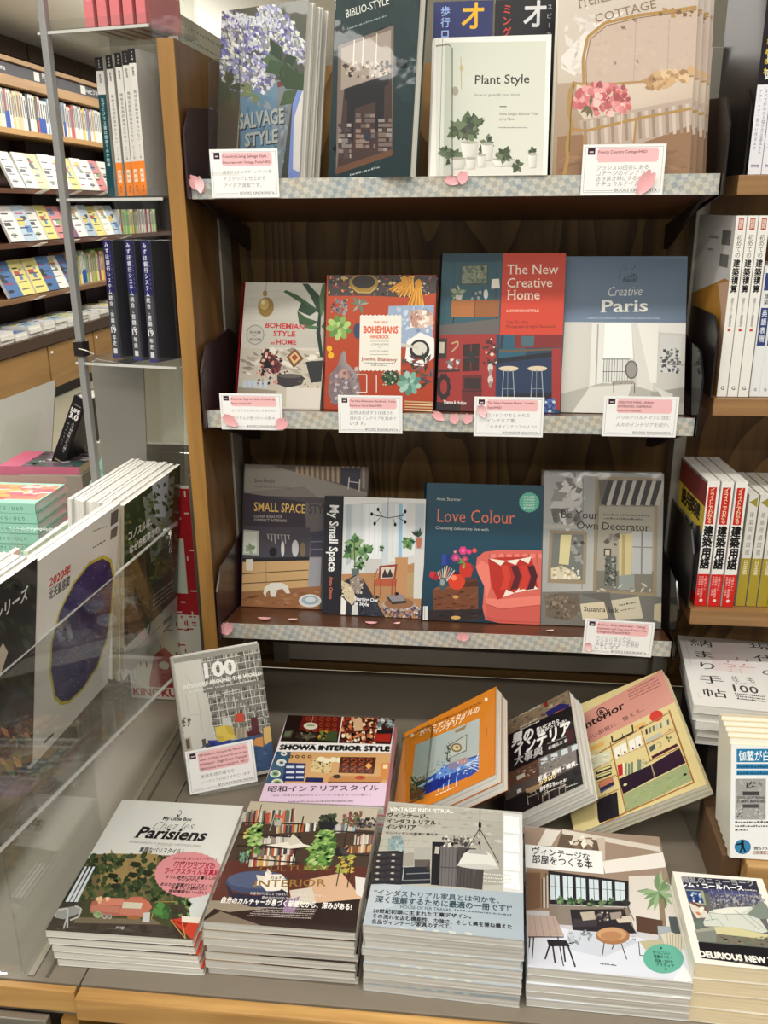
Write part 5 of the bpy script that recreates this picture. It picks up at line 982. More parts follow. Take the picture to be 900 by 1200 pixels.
    a.text('CULTURAL', (322, 392), (652, 404), (150, 112, 58), 24, -.006); a.text('カルチュラル・インテリア', (378, 434), (600, 436), (60, 56, 54), 15, .02); a.text('INTERIOR', (306, 468), (634, 478), (146, 112, 60), 34, .012)
    a.text('お金をかけることではない、モノがあるからでもなく、', (290, 500), (636, 528), (214, 206, 200), 12, .02); a.text('見せかけだけのスタイルでもない。', (345, 524), (580, 542), (214, 206, 200), 12, .02)
    a.text('自分のカルチャーが息づく部屋だから、深みがある!', (158, 532), (756, 592), (236, 232, 226), 27, .04)
    for i in range(5): a.dash((330 - i * 10, 566 + i * 9), (600 - i * 4, 588 + i * 10), 6, (180, 170, 164), seed=i)
def band_cult(a): pass
def d_vintind(a):
    a.base((176, 176, 166)); a.poly([(150, 85), (710, 130), (705, 460), (120, 480)], [(176, 172, 156), (166, 164, 154), (156, 152, 142), (176, 174, 164)])
    for i in range(9): y = 110 + i * 34; a.line([(110, y), (710, y + 34)], 1.5, (150, 146, 136))
    for i in range(24): R = random.Random(i); x, y = R.uniform(130, 690), 100 + (i % 9) * 34; a.line([(x, y + 12), (x - 6, y + 40)], 1.5, (150, 146, 136))
    a.specks(80, (140, 100), (700, 300), (8, 26), [(186, 182, 168), (164, 160, 148), (176, 172, 160), (154, 150, 138)], 5, .35, 5)
    a.poly([(706, 135), (795, 145), (800, 500), (706, 490)], (206, 208, 206)); 
    for i in range(4): a.poly([(712, 148 + i * 84), (778, 155 + i * 84), (782, 232 + i * 84), (712, 222 + i * 84)], (232, 234, 232))
    a.poly([(106, 306), (250, 302), (240, 460), (90, 456)], (44, 42, 46))
    for i in range(5):
        for x in (128, 198): a.rect((x - 24 - i * 2, 312 + i * 28), (x + 38 - i * 2, 334 + i * 28), (56, 54, 58)); a.ell((x + 5 - i * 2, 322 + i * 28), (9, 4), (176, 170, 160), 10)
    a.poly([(180, 246), (248, 246), (250, 300), (176, 300)], (136, 156, 156)); a.poly([(192, 236), (240, 236), (238, 250), (196, 250)], (120, 140, 140)); a.specks(12, (182, 256), (246, 298), (6, 14), [(156, 176, 176), (116, 136, 136)], 3)
    a.poly([(250, 315), (300, 312), (296, 372), (246, 374)], (150, 146, 136)); a.poly([(302, 290), (376, 290), (374, 345), (300, 345)], (160, 160, 152)); a.poly([(240, 380), (372, 376), (374, 455), (236, 458)], (40, 44, 50)); a.line([(250, 384), (244, 440)], 4, (170, 174, 176)); a.line([(262, 410), (370, 406)], 4, (130, 134, 136)); a.line([(250, 440), (374, 436)], 4, (120, 124, 126)); a.poly([(300, 345), (374, 345), (372, 378), (300, 378)], (90, 84, 78)); a.leaves((365, 375), 18, 8, [(60, 60, 56)], 4)
    a.poly([(384, 264), (505, 268), (500, 470), (376, 460)], (34, 34, 38)); a.poly([(422, 282), (502, 284), (492, 470), (414, 464)], (104, 100, 100)); 
    for i in range(5): a.line([(432 + i * 16, 284), (424 + i * 16, 466)], 2, (64, 62, 64))
    a.line([(420, 380), (498, 384)], 5, (70, 68, 70)); a.rect((398, 285), (414, 320), (176, 172, 160)); a.poly([(505, 288), (585, 296), (575, 480), (496, 470)], (74, 70, 70)); 
    for i in range(4): a.line([(520 + i * 16, 300), (510 + i * 16, 474)], 2, (46, 44, 46))
    a.poly([(582, 380), (620, 384), (612, 484), (574, 480)], (70, 66, 64)); a.specks(50, (430, 240), (600, 285), (5, 12), [(206, 202, 190), (60, 58, 60), (146, 140, 130), (90, 86, 84)], 8, 1.2)
    a.line([(604, 112), (602, 180)], 2.5, K); a.ell((602, 190), (7, 16), K, 10)
    for x, y in ((500, 372), (604, 386), (688, 362)): a.line([(601, 206), (x, y)], 3.4, K)
    a.poly([(528, 320), (560, 300), (625, 304), (656, 326), (690, 390), (498, 374)], (206, 206, 200)); a.poly([(560, 300), (625, 304), (640, 326), (548, 318)], (160, 160, 156)); a.ell((595, 378), (95, 12), (186, 186, 180), ang=4)
    a.text('VINTAGE INDUSTRIAL', (186, 122), (482, 135), (236, 236, 230), 17, .02)
    for t, p, q in (('ヴィンテージ、', (178, 148), (364, 158)), ('インダストリアル・', (174, 176), (420, 188)), ('インテリア', (168, 204), (308, 208))): a.text(t, p, q, (50, 48, 46), 20, .035)
    a.text('マンハッタンの家具と暮らす', (166, 226), (410, 236), (60, 58, 56), 10, .02); 
    for i in range(3): a.dash((618, 414 + i * 17), (746, 424 + i * 17), 9, (206, 206, 200), seed=i)
    a.poly([(90, 458), (160, 456), (800, 500), (806, 720), (52, 690)], [(160, 172, 180), (160, 172, 180), (158, 170, 178), (156, 168, 176), (166, 176, 184)]); a.poly([(82, 462), (240, 460), (200, 560), (70, 590)], (176, 184, 190))
    BL = (44, 66, 76)
    a.text('“インダストリアル家具とは何かを、', (108, 505), (690, 545), BL, 26, .02); a.text('深く理解するために最適の一冊です!”', (116, 538), (748, 582), BL, 28, .03); a.text('HOUSE OF FER TRAVAIL', (232, 568), (474, 584), BL, 14, .01); a.dash((484, 580), (745, 604), 11, (90, 104, 112))
    a.text('20世紀初頭に生まれた工業デザイン。', (104, 588), (560, 616), K, 19, .035); a.text('その流れを汲む機能性、力強さ、そして美を兼ね備えた', (100, 612), (748, 662), K, 19, .035); a.text('名品ヴィンテージ家具のすべて。', (96, 638), (470, 662), K, 19, .035)
    for i in range(5): a.poly([(230 + i * 75, 655 + i * 6), (262 + i * 75, 658 + i * 6), (272 + i * 75, 688 + i * 6), (244 + i * 75, 684 + i * 6)], (190, 196, 186))
def d_vintroom(a):
    a.base((206, 204, 200)); a.poly([(45, 430), (530, 462), (640, 990), (50, 955)], [(160, 142, 126), (170, 156, 140), (206, 208, 214), (190, 194, 204)]); a.poly([(45, 430), (525, 462), (560, 640), (50, 600)], (150, 130, 114))
    a.poly([(120, 440), (175, 444), (140, 500), (90, 500)], (214, 208, 200)); a.poly([(175, 455), (300, 465), (310, 520), (160, 505)], (96, 80, 66)); a.poly([(180, 440), (520, 500), (525, 520), (180, 456)], (206, 198, 186)); a.poly([(320, 555), (540, 520), (540, 575), (420, 590), (330, 600)], (222, 218, 210)); a.poly([(300, 470), (330, 470), (330, 560), (310, 520)], (190, 176, 160)); a.specks(12, (190, 465), (290, 510), (10, 24), [(206, 196, 180), (226, 220, 206), (120, 100, 84)], 3, .5)
    a.poly([(50, 590), (130, 592), (130, 740), (50, 740)], (140, 112, 90)); a.poly([(46, 600), (100, 600), (100, 730), (46, 740)], (110, 84, 66)); a.books((104, 600), (128, 730), [(160, 150, 140), (90, 76, 66), (190, 180, 170)], 3, (4, 8))
    a.poly([(128, 592), (412, 628), (412, 720), (130, 716)], (40, 38, 40)); 
    for i in range(6): x = 134 + i * 46; a.poly([(x, 606 + i * 5), (x + 34, 609 + i * 5), (x + 36, 700), (x + 2, 700)], (196, 210, 216)); a.line([(x + 17, 608 + i * 5), (x + 19, 700)], 2.4, (60, 60, 62)); a.line([(x, 650 + i * 2), (x + 36, 652 + i * 2)], 2, (90, 92, 94))
    G = [(70, 96, 70), (96, 120, 86), (50, 72, 52), (120, 140, 100)]
    for x, y, r, s in ((170, 700, 20, 1), (210, 706, 22, 2), (245, 706, 18, 3), (280, 712, 22, 4), (320, 712, 18, 5), (352, 706, 20, 6), (404, 706, 16, 7)): a.leaves((x, y), r, 12, G, s, .3)
    a.poly([(412, 610), (500, 606), (560, 640), (600, 860), (420, 800)], (206, 200, 192)); a.poly([(130, 720), (410, 725), (430, 800), (130, 790)], (130, 120, 110))
    a.poly([(205, 735), (395, 730), (410, 770), (440, 820), (214, 812)], (44, 40, 44)); a.poly([(214, 770), (300, 768), (300, 795), (216, 800)], (60, 56, 60)); a.poly([(240, 745), (290, 740), (296, 770), (250, 776)], (176, 166, 150)); a.specks(20, (300, 742), (345, 775), (4, 10), [(206, 200, 190), (60, 56, 60), (120, 110, 104)], 8); a.poly([(362, 760), (420, 756), (426, 778), (376, 782)], (196, 186, 170)); a.poly([(345, 745), (385, 740), (390, 765), (350, 770)], (150, 140, 130))
    a.line([(404, 710), (380, 770)], 3, (70, 56, 44)); a.line([(404, 710), (430, 772)], 3, (70, 56, 44)); a.ell((404, 708), (14, 9), (50, 48, 50))
    a.leaves((515, 665), 74, 26, [(110, 140, 100), (140, 166, 126), (84, 112, 78), (160, 180, 140)], 9, .13); a.poly([(516, 690), (534, 690), (545, 820), (524, 820)], (130, 116, 96)); a.poly([(436, 755), (530, 770), (530, 826), (440, 812)], (84, 62, 50)); a.poly([(512, 790), (560, 792), (552, 850), (516, 846)], (150, 160, 164)); a.poly([(550, 756), (590, 756), (600, 820), (560, 816)], (70, 80, 82))
    a.poly([(130, 790), (200, 810), (430, 830), (620, 880), (640, 990), (50, 955), (60, 860)], (206, 210, 220)); a.poly([(200, 812), (330, 820), (450, 850), (320, 910), (180, 880)], (190, 196, 206)); a.specks(40, (190, 815), (440, 860), (5, 18), [(150, 156, 160), (176, 182, 190), (130, 136, 140)], 7, .4)
    a.poly([(55, 758), (150, 760), (184, 834), (54, 838)], (176, 156, 146)); 
    for i in range(4): a.line([(75 + i * 22, 760), (84 + i * 26, 836)], 1.5, (140, 120, 110))
    a.line([(54, 840), (182, 838)], 5, (96, 80, 74)); 
    for p, q in (((74, 840), (68, 920)), ((160, 838), (180, 946)), ((60, 840), (58, 880))): a.line([p, q], 4, K)
    a.poly([(120, 848), (190, 850), (204, 872), (128, 874)], (40, 38, 42)); 
    for p, q in (((130, 872), (114, 922)), ((196, 870), (222, 948)), ((180, 872), (186, 930)), ((142, 872), (150, 935))): a.line([p, q], 6, (40, 38, 42))
    a.ell((355, 830), (60, 32), (156, 112, 76)); a.ell((352, 824), (52, 24), (190, 148, 110)); a.ell((350, 830), (38, 16), (170, 124, 88)); 
    for p, q in (((325, 855), (318, 902)), ((385, 858), (404, 916)), ((360, 860), (352, 880))): a.line([p, q], 3.4, (60, 44, 36))
    a.poly([(448, 848), (520, 838), (560, 872), (470, 880)], (176, 170, 140)); a.poly([(522, 822), (560, 812), (604, 830), (596, 880), (545, 876)], (196, 190, 170)); 
    for i in range(6): a.line([(545 + i * 10, 820), (548 + i * 9, 876)], 1.6, (120, 110, 96))
    a.line([(446, 850), (450, 900), (520, 900)], 3, (70, 60, 52))
    a.poly([(45, 497), (320, 520), (326, 604), (46, 582)], (226, 228, 226)); a.text('ヴィンテージな', (72, 530), (276, 554), K, 26, .02); a.text('部屋をつくる本', (72, 562), (286, 582), K, 28, .02)
    a.ell((532, 910), (70, 54), (96, 166, 146), 36)
    for i, t in enumerate(('かっこいい', '部屋づくり・', '収納・DIYの', 'アイディア')): a.text(t, (496 + i * 4, 892 + i * 15), (556 + i * 5, 896 + i * 15), (30, 60, 60), 11, .03)
    a.ell((524, 872), (4, 4), (30, 60, 60), 8); a.ell((540, 948), (4, 4), (30, 60, 60), 8); a.dash((310, 936), (370, 941), 7, (70, 76, 80)); a.poly([(560, 1000), (600, 930), (640, 990)], (226, 226, 224))
def d_delirious(a):
    a.base((224, 222, 212)); a.poly([(100, 256), (580, 286), (700, 720), (215, 678)], (96, 96, 96)); a.poly([(100, 256), (580, 286), (600, 356), (115, 322)], (38, 36, 56)); a.poly([(115, 322), (600, 356), (612, 420), (128, 345)], (60, 60, 90))
    a.text('錯乱のニューヨーク', (106, 292), (570, 318), (150, 150, 152), 36, .03); a.text('レム・コールハース', (108, 322), (500, 346), (232, 232, 232), 26, .07); a.dash((506, 346), (584, 352), 10, (206, 206, 206))
    a.poly([(128, 340), (240, 348), (260, 440), (160, 440)], (150, 156, 130)); a.poly([(130, 348), (222, 352), (246, 430), (150, 420)], (40, 66, 120)); a.specks(14, (140, 356), (235, 420), (5, 12), [(150, 170, 190), (30, 50, 90), (206, 210, 206)], 3)
    a.poly([(270, 340), (600, 360), (630, 430), (300, 420)], (70, 72, 110)); 
    for i in range(8): a.line([(290 + i * 44, 340), (330 + i * 40, 470)], 2, (150, 152, 176))
    a.line([(275, 360), (610, 385)], 2, (150, 152, 176)); a.specks(260, (290, 375), (630, 465), (4, 10), [(130, 130, 140), (90, 92, 104), (166, 164, 160), (70, 70, 80), (150, 146, 136)], 4)
    a.poly([(150, 430), (200, 425), (262, 480), (270, 520), (200, 525), (170, 480)], (206, 200, 186)); a.poly([(150, 425), (176, 420), (260, 460), (262, 480)], (110, 70, 60)); a.poly([(280, 478), (400, 455), (550, 450), (655, 610), (620, 620), (420, 580), (250, 575), (240, 550)], (196, 200, 190)); a.poly([(300, 470), (420, 455), (540, 455), (480, 490), (330, 500)], (214, 214, 204))
    for P in ([(280, 490), (380, 500), (400, 540)], [(380, 500), (520, 500), (640, 600)], [(250, 540), (330, 530), (370, 575)], [(270, 470), (300, 540)], [(440, 470), (600, 600)]): a.line(P, 2.5, (110, 116, 110))
    a.poly([(520, 500), (600, 420), (640, 430), (690, 530), (600, 530)], (120, 130, 120)); a.poly([(180, 545), (236, 535), (240, 585), (200, 590)], (96, 110, 100)); a.ell((208, 494), (18, 9), (190, 120, 80), 10, ang=30); a.specks(6, (160, 450), (250, 520), (8, 16), [(226, 220, 206), (176, 170, 150)], 9)
    a.poly([(188, 600), (310, 575), (330, 600), (322, 680), (206, 670)], (120, 126, 116)); a.poly([(188, 600), (310, 575), (330, 600), (200, 615)], (150, 152, 136)); a.poly([(310, 580), (420, 580), (700, 640), (700, 665), (326, 625)], (196, 190, 146)); a.poly([(326, 628), (700, 666), (700, 715), (322, 680)], (110, 104, 90)); a.specks(60, (335, 640), (690, 700), (6, 20), [(96, 120, 100), (130, 116, 96), (84, 80, 70)], 6, .3, 5)
    a.poly([(208, 676), (720, 722), (760, 850), (228, 780)], (24, 22, 26)); a.text('DELIRIOUS NEW YORK', (222, 770), (820, 832), (224, 222, 212), 36, .06); a.text('ちくま学芸文庫', (438, 806), (548, 814), (110, 106, 100), 10, .02)
def d_osamari(a):
    a.base((226, 224, 220)); a.poly([(430, 160), (760, 180), (800, 420), (450, 380)], [(222, 208, 208), (226, 220, 216), (226, 220, 218), (222, 206, 206)])
    for t, c, sz in (('納', (355, 160), 56), ('ま', (380, 250), 60), ('り', (410, 345), 62), ('手', (440, 455), 66), ('帖', (470, 565), 68), ('現', (838, 185), 56), ('代', (880, 285), 58), ('の', (930, 400), 58)): a.vtext(t, (c[0], c[1] + 6), (c[0], c[1] + 6), sz * 1.02, (40, 40, 40), .0, 1.4)
    RD = (196, 110, 110)
    for P in ([(535, 328), (640, 345)], [(570, 355), (640, 362)], [(600, 362), (606, 395)], [(575, 395), (650, 402)], [(505, 333), (515, 335)], [(665, 358), (805, 365)], [(672, 372), (685, 412)], [(640, 345), (620, 360)], [(700, 345), (690, 370)]): a.line(P, 3, RD)
    for c in ((648, 285), (640, 305), (728, 310), (706, 338), (575, 315), (655, 300)): a.ell(c, (9, 5), (150, 60, 66), 7, ang=c[0])
    a.text('住　宅', (610, 470), (795, 482), (60, 60, 60), 38, 0); a.text('ディテール', (632, 494), (806, 504), (96, 96, 96), 14, 0); a.text('100', (625, 556), (830, 576), (66, 66, 66), 54, .01)
    for i in range(3): a.dash((630 + i * 10, 578 + i * 20), (872 + i * 4, 604 + i * 20), 13, (60, 60, 60), seed=i)
    a.dash((222, 130), (278, 345), 12, (96, 96, 96)); a.dash((330, 575), (345, 610), 12, (150, 150, 150))

def stack(name, what, pose, W, H, T, zoom, draw, n, quad=None, jit=.003, seed=1, grp=None, shift=(0, 0), **k):
    """pile of alike books, pose = lower left corner of the top cover"""
    x, y, z, rz, ln = pose; M = frame(x, y, z, rz, ln); a = Art(W, H, zoom, quad or px_of(M, W, H)); draw(a); R = random.Random(seed)
    top = mkbook(name, what % ORD[0], M, W, H, T, art=a, group=grp, **k)
    for i in range(1, n):
        q = (R.uniform(-jit, jit) + shift[0] * i, R.uniform(-jit, jit) + shift[1] * i)
        copy_tree(top, frame(x + q[0], y + q[1], z - (T + .0004) * i, rz + R.uniform(-.8, .8), ln), what % ('bottom' if i == n - 1 else ORD[i]), skip=())
    return top
stack('softcover_book', '%s copy in the pile with a pink sofa cover and round pink badge', (-.088, -.524, .7022, 1.0, 90), .187, .262, .0100, ZN, d_chez, 5, quad=[(147, 942), (278, 948), (226, 1113), (49, 1104)], jit=.0015, shift=(.003, -.001), seed=3, grp='pink sofa cover books in the left pile', cover=(226, 226, 220), pm=GLOSSY)
stack('softcover_book', '%s copy in the pile with hanging plants and a bookshelf on the cover', (.1135, -.520, .7312, 0, 90), .187, .235, .0112, ZO, d_cultural, 7, quad=[(283, 933), (433, 953), (421, 1099), (241, 1078)], jit=.0018, seed=4, grp='plant and bookshelf cover books in the second pile', cover=(206, 196, 180), page='grey', pm=GLOSSY)
stack('softcover_book', '%s copy in the pile with an industrial pendant lamp and grey blue band', (.3099, -.5265, .7500, -1.6, 90), .1875, .235, .0107, ZP, d_vintind, 9, quad=[(457, 940), (613, 954), (615, 1103), (424, 1085)], jit=.0018, seed=5, grp='industrial lamp cover books in the third pile', cover=(190, 192, 190), page='grey', pm=GLOSSY)
stack('softcover_book', '%s copy in the pile with a bright loft living room and green badge', (.5035, -.528, .7085, -1.4, 90), .187, .255, .0112, ZQ, d_vintroom, 5, quad=[(615, 963), (773, 975), (812, 1152), (617, 1137)], jit=.0015, seed=6, grp='loft living room cover books in the fourth pile', cover=(216, 222, 218), page='grey', pm=GLOSSY)
stack('paperback_book', '%s cream paperback in the pile with a painted bed on the cover', (.69, -.5309, .7362, -1.2, 90), .1105, .15, .0210, ZR, d_delirious, 4, jit=.001, seed=7, grp='painted bed cover paperbacks at the table front', cover=(226, 220, 204), page='cream', pm=printed('printed_ink'))
OSQ = px_of(frame(.8041, .0276, .7456, -5.4, 90), .185, .2677)
stack('softcover_book', '%s copy in the white pile with large black characters at right', (.767, -.112, .826, -5.4, 90), .1665, .2409, .0142, ZL, d_osamari, 5, quad=OSQ, jit=.0025, shift=(.0028, .002), seed=8, grp='white books with large characters in the right pile', cover=(222, 222, 222), page='white', pm=printed('printed_ink'))
# neighbour pile just entering at the right edge
M = frame(.832, -.515, .728, -1, 90); 
for i in range(4):
    a = Art(.12, .17); a.base((226, 224, 216)); a.uv(.08, .1, .92, .9, (120, 130, 150))
    r = mkbook('paperback_book', '%s white paperback in the front pile cut off by the right edge' % (ORD[i] if i < 3 else 'bottom'), frame(.832, -.515, .728 - i * .0194, -1, 90), .12, .17, .019, cover=(226, 224, 216), page='cream', art=a, group='white paperbacks at the front right edge')

# ---------------- books leaning behind the piles
def d_hundred(a):
    a.base((196, 194, 184)); a.poly([(75, 130), (270, 90), (390, 700), (180, 860)], [(206, 204, 194), (212, 210, 200), (190, 188, 178), (206, 204, 194)]); a.poly([(270, 145), (685, 20), (800, 700), (380, 690)], (126, 124, 114))
    sh = [(92, 90, 84), (150, 146, 136), (70, 68, 64), (176, 172, 160), (110, 106, 98)]
    for r in range(12):
        for c in range(7):
            x = 275 + c * 62 + r * 8.6; y = 120 + r * 50 - c * 12
            if y > 660 or (c == 0 and r > 9): continue
            a.books((x, y), (x + 54, y + 40), sh, r * 9 + c, (4, 9))
    for r in range(12): y = 112 + r * 50; a.line([(262 + r * 9, y + 46), (700 + r * 9, y - 32)], 5, (206, 204, 196))
    for c in range(8): a.line([(272 + c * 60, 150 - c * 14), (372 + c * 60, 700 - c * 8)], 5, (206, 204, 196))
    a.poly([(285, 330), (720, 280), (726, 304), (292, 372)], (120, 118, 110)); a.poly([(488, 385), (530, 390), (770, 580), (700, 540)], (120, 118, 114)); a.poly([(75, 130), (685, 20), (688, 60), (80, 165)], (150, 148, 138))
    a.line([(160, 250), (210, 300), (180, 330)], 2, (150, 148, 140)); a.line([(165, 380), (190, 530), (270, 520), (245, 370)], 2, (160, 158, 150)); a.poly([(155, 690), (200, 680), (215, 770), (170, 790)], (176, 172, 160)); a.poly([(164, 700), (190, 692), (200, 760), (174, 770)], (104, 80, 62)); a.specks(10, (140, 540), (206, 660), (5, 16), [(120, 116, 108), (90, 86, 80)], 4, 1.6); a.line([(265, 520), (285, 640)], 4, (176, 174, 166)); a.poly([(278, 700), (305, 692), (312, 760), (290, 770)], (84, 70, 58))
    a.poly([(420, 548), (480, 540), (500, 625), (430, 630)], (196, 198, 190)); a.ell((545, 560), (38, 12), (176, 66, 44)); a.poly([(512, 520), (570, 510), (580, 570), (512, 580)], (190, 74, 50)); a.books((500, 600), (596, 690), [(150, 140, 120), (90, 84, 76), (176, 166, 146)], 77, (5, 10))
    a.poly([(185, 860), (300, 730), (520, 700), (800, 640), (800, 900), (560, 950), (200, 900)], (62, 90, 128)); a.specks(70, (420, 700), (790, 900), (8, 26), [(76, 106, 146), (50, 76, 112), (96, 124, 160)], 8, .3, -8)
    a.poly([(195, 830), (330, 715), (400, 720), (420, 800), (200, 862)], (70, 68, 66)); a.poly([(200, 838), (300, 745), (310, 760), (220, 850)], (176, 174, 164)); a.poly([(318, 705), (486, 700), (488, 790), (372, 815)], (50, 66, 150)); a.poly([(318, 705), (372, 720), (382, 812), (340, 740)], (40, 50, 110))
    YL = (214, 190, 84); a.poly([(372, 612), (440, 600), (462, 650), (500, 640), (516, 690), (430, 712), (382, 690)], YL); a.poly([(440, 600), (490, 604), (512, 670), (462, 654)], (196, 170, 66)); a.poly([(380, 672), (440, 680), (436, 716), (392, 712)], (196, 172, 72))
    MR_ = (84, 40, 46); a.poly([(622, 545), (668, 540), (684, 640), (700, 660), (610, 680), (590, 650), (630, 632)], MR_); a.line([(610, 680), (606, 730)], 4, (60, 60, 66)); a.line([(690, 660), (690, 700)], 4, (60, 60, 66)); a.poly([(636, 715), (660, 690), (708, 680), (714, 750), (640, 740)], (206, 150, 84)); a.poly([(706, 620), (774, 600), (780, 700), (720, 740)], (214, 180, 110)); a.line([(708, 620), (716, 780)], 5, (90, 80, 80)); a.line([(774, 600), (772, 740)], 4, (90, 80, 80))
    a.text('100', (300, 268), (524, 232), (240, 240, 234), 108, .035); a.text('INTERIORS AROUND THE WORLD', (148, 346), (700, 244), (238, 238, 232), 28, .04); a.text('So wohnt die Welt · Un tour du monde des intérieurs', (190, 372), (660, 286), (232, 232, 226), 14, .02); a.text('Taschen’s world edition', (322, 400), (540, 352), (226, 226, 220), 11, .02)
    a.text('Edited by', (330, 398), (400, 386), (210, 210, 204), 9)
def d_showa(a):
    a.base((226, 206, 222)); a.poly([(215, 90), (530, 86), (505, 248), (178, 240)], (34, 22, 18)); a.poly([(300, 92), (526, 88), (510, 200), (280, 170)], (96, 26, 20))
    for i in range(5):
        for j in range(3): a.ell((330 + i * 38, 108 + j * 32), (13, 12), (150, 62, 34), 14); a.ell((330 + i * 38, 108 + j * 32), (8, 7), (70, 22, 18), 12)
    a.ell((345, 150), (40, 20), (206, 200, 180)); a.line([(358, 90), (350, 132)], 1.5, (206, 200, 180)); a.ell((345, 147), (24, 5), (130, 150, 90)); a.poly([(200, 180), (250, 176), (236, 220), (190, 218)], (70, 66, 46)); a.poly([(205, 184), (240, 182), (230, 212), (198, 212)], (96, 104, 84)); a.ell((320, 210), (60, 12), (90, 80, 66)); a.specks(20, (270, 190), (380, 240), (5, 14), [(130, 116, 96), (50, 40, 34), (80, 90, 60)], 4); a.poly([(400, 176), (500, 180), (498, 236), (394, 230)], (60, 76, 44)); a.specks(14, (392, 172), (440, 225), (5, 12), [(206, 140, 50), (176, 120, 40), (110, 120, 50)], 5)
    a.poly([(536, 86), (846, 94), (826, 250), (510, 246)], (60, 30, 22)); a.specks(150, (525, 90), (740, 245), (6, 15), [(196, 110, 70), (226, 190, 150), (150, 50, 36), (206, 150, 100), (90, 40, 30), (240, 220, 190), (176, 80, 50)], 6, sides=5); a.poly([(590, 100), (640, 96), (650, 170), (600, 176)], (206, 170, 130)); a.specks(30, (740, 96), (840, 160), (6, 16), [(150, 160, 160), (90, 110, 116), (206, 210, 206)], 7)
    a.poly([(728, 190), (826, 186), (820, 236), (722, 230)], (160, 40, 30)); a.poly([(738, 166), (836, 164), (832, 186), (734, 184)], (30, 28, 30)); a.line([(528, 86), (506, 248)], 5, (230, 228, 224))
    a.poly([(176, 240), (834, 252), (826, 304), (160, 298)], (230, 228, 226)); a.text('SHOWA INTERIOR STYLE', (176, 286), (820, 292), K, 26, .085); a.dash((210, 258), (384, 258), 5, (90, 90, 90))
    a.poly([(160, 298), (828, 306), (812, 488), (100, 482)], (206, 160, 106)); a.poly([(160, 298), (240, 300), (220, 380), (210, 476), (100, 480)], (46, 84, 112)); 
    for c, r in (((188, 362), 28), ((155, 425), 30), ((168, 478), 34), ((200, 310), 18)): a.ell(c, (r, r * .72), (222, 222, 210)); a.ell(c, (r * .7, r * .5), (150, 170, 90) if r > 28 else (206, 206, 200)); a.ell(c, (r * .4, r * .28), (46, 96, 130))
    a.poly([(208, 362), (326, 366), (316, 470), (196, 468)], (26, 40, 96)); 
    for j in range(3):
        for i in range(2): a.poly([(216 + i * 56, 380 + j * 30), (262 + i * 54, 381 + j * 30), (260 + i * 54, 393 + j * 30), (214 + i * 56, 392 + j * 30)], (206, 214, 226))
    for i in range(4): a.ell((240 + i * 35, 327), (12, 9), (50, 34, 26)); a.ell((240 + i * 35, 327), (6, 4.5), (196, 150, 100))
    a.poly([(366, 340), (478, 350), (466, 424), (350, 414)], (214, 190, 140)); a.specks(40, (360, 345), (470, 418), (3, 8), [(90, 100, 60), (60, 60, 50), (150, 130, 80), (120, 60, 40)], 9)
    for c in ((412, 342), (482, 345), (520, 347), (440, 350)): a.ell(c, (24, 15), (236, 226, 196))
    a.poly([(525, 328), (740, 330), (730, 430), (515, 422)], (70, 36, 26)); 
    for i in range(4):
        for j in range(3): a.ell((556 + i * 48, 348 + j * 30), (20, 12), (160, 70, 36), 12, ang=30); a.ell((556 + i * 48, 350 + j * 30), (12, 7), (56, 28, 22), 10)
    a.ell((696, 382), (20, 20), (226, 170, 80), 8, jag=.3); a.poly([(470, 440), (800, 446), (780, 480), (455, 474)], (190, 130, 76)); a.ell((648, 452), (32, 12), (176, 60, 30)); a.ell((507, 444), (24, 12), (30, 30, 44)); a.poly([(330, 448), (430, 452), (424, 478), (322, 474)], (26, 34, 84)); a.poly([(775, 365), (826, 366), (820, 470), (770, 460)], (206, 130, 60)); a.poly([(786, 372), (816, 374), (812, 400), (784, 398)], (240, 214, 170)); a.line([(455, 476), (770, 482)], 4, (70, 40, 28))
    a.poly([(100, 480), (812, 488), (806, 640), (60, 620)], (222, 196, 218)); a.text('昭和インテリアスタイル', (116, 526), (766, 530), (44, 36, 40), 30, .02); a.text('1960～70年代の国内外のインテリアを愛する11人の暮らし', (140, 556), (722, 562), (60, 50, 56), 12, .0); a.dash((235, 590), (610, 597), 8, (96, 84, 92)); a.text('グラフィック社', (500, 597), (612, 599), (70, 60, 66), 9)
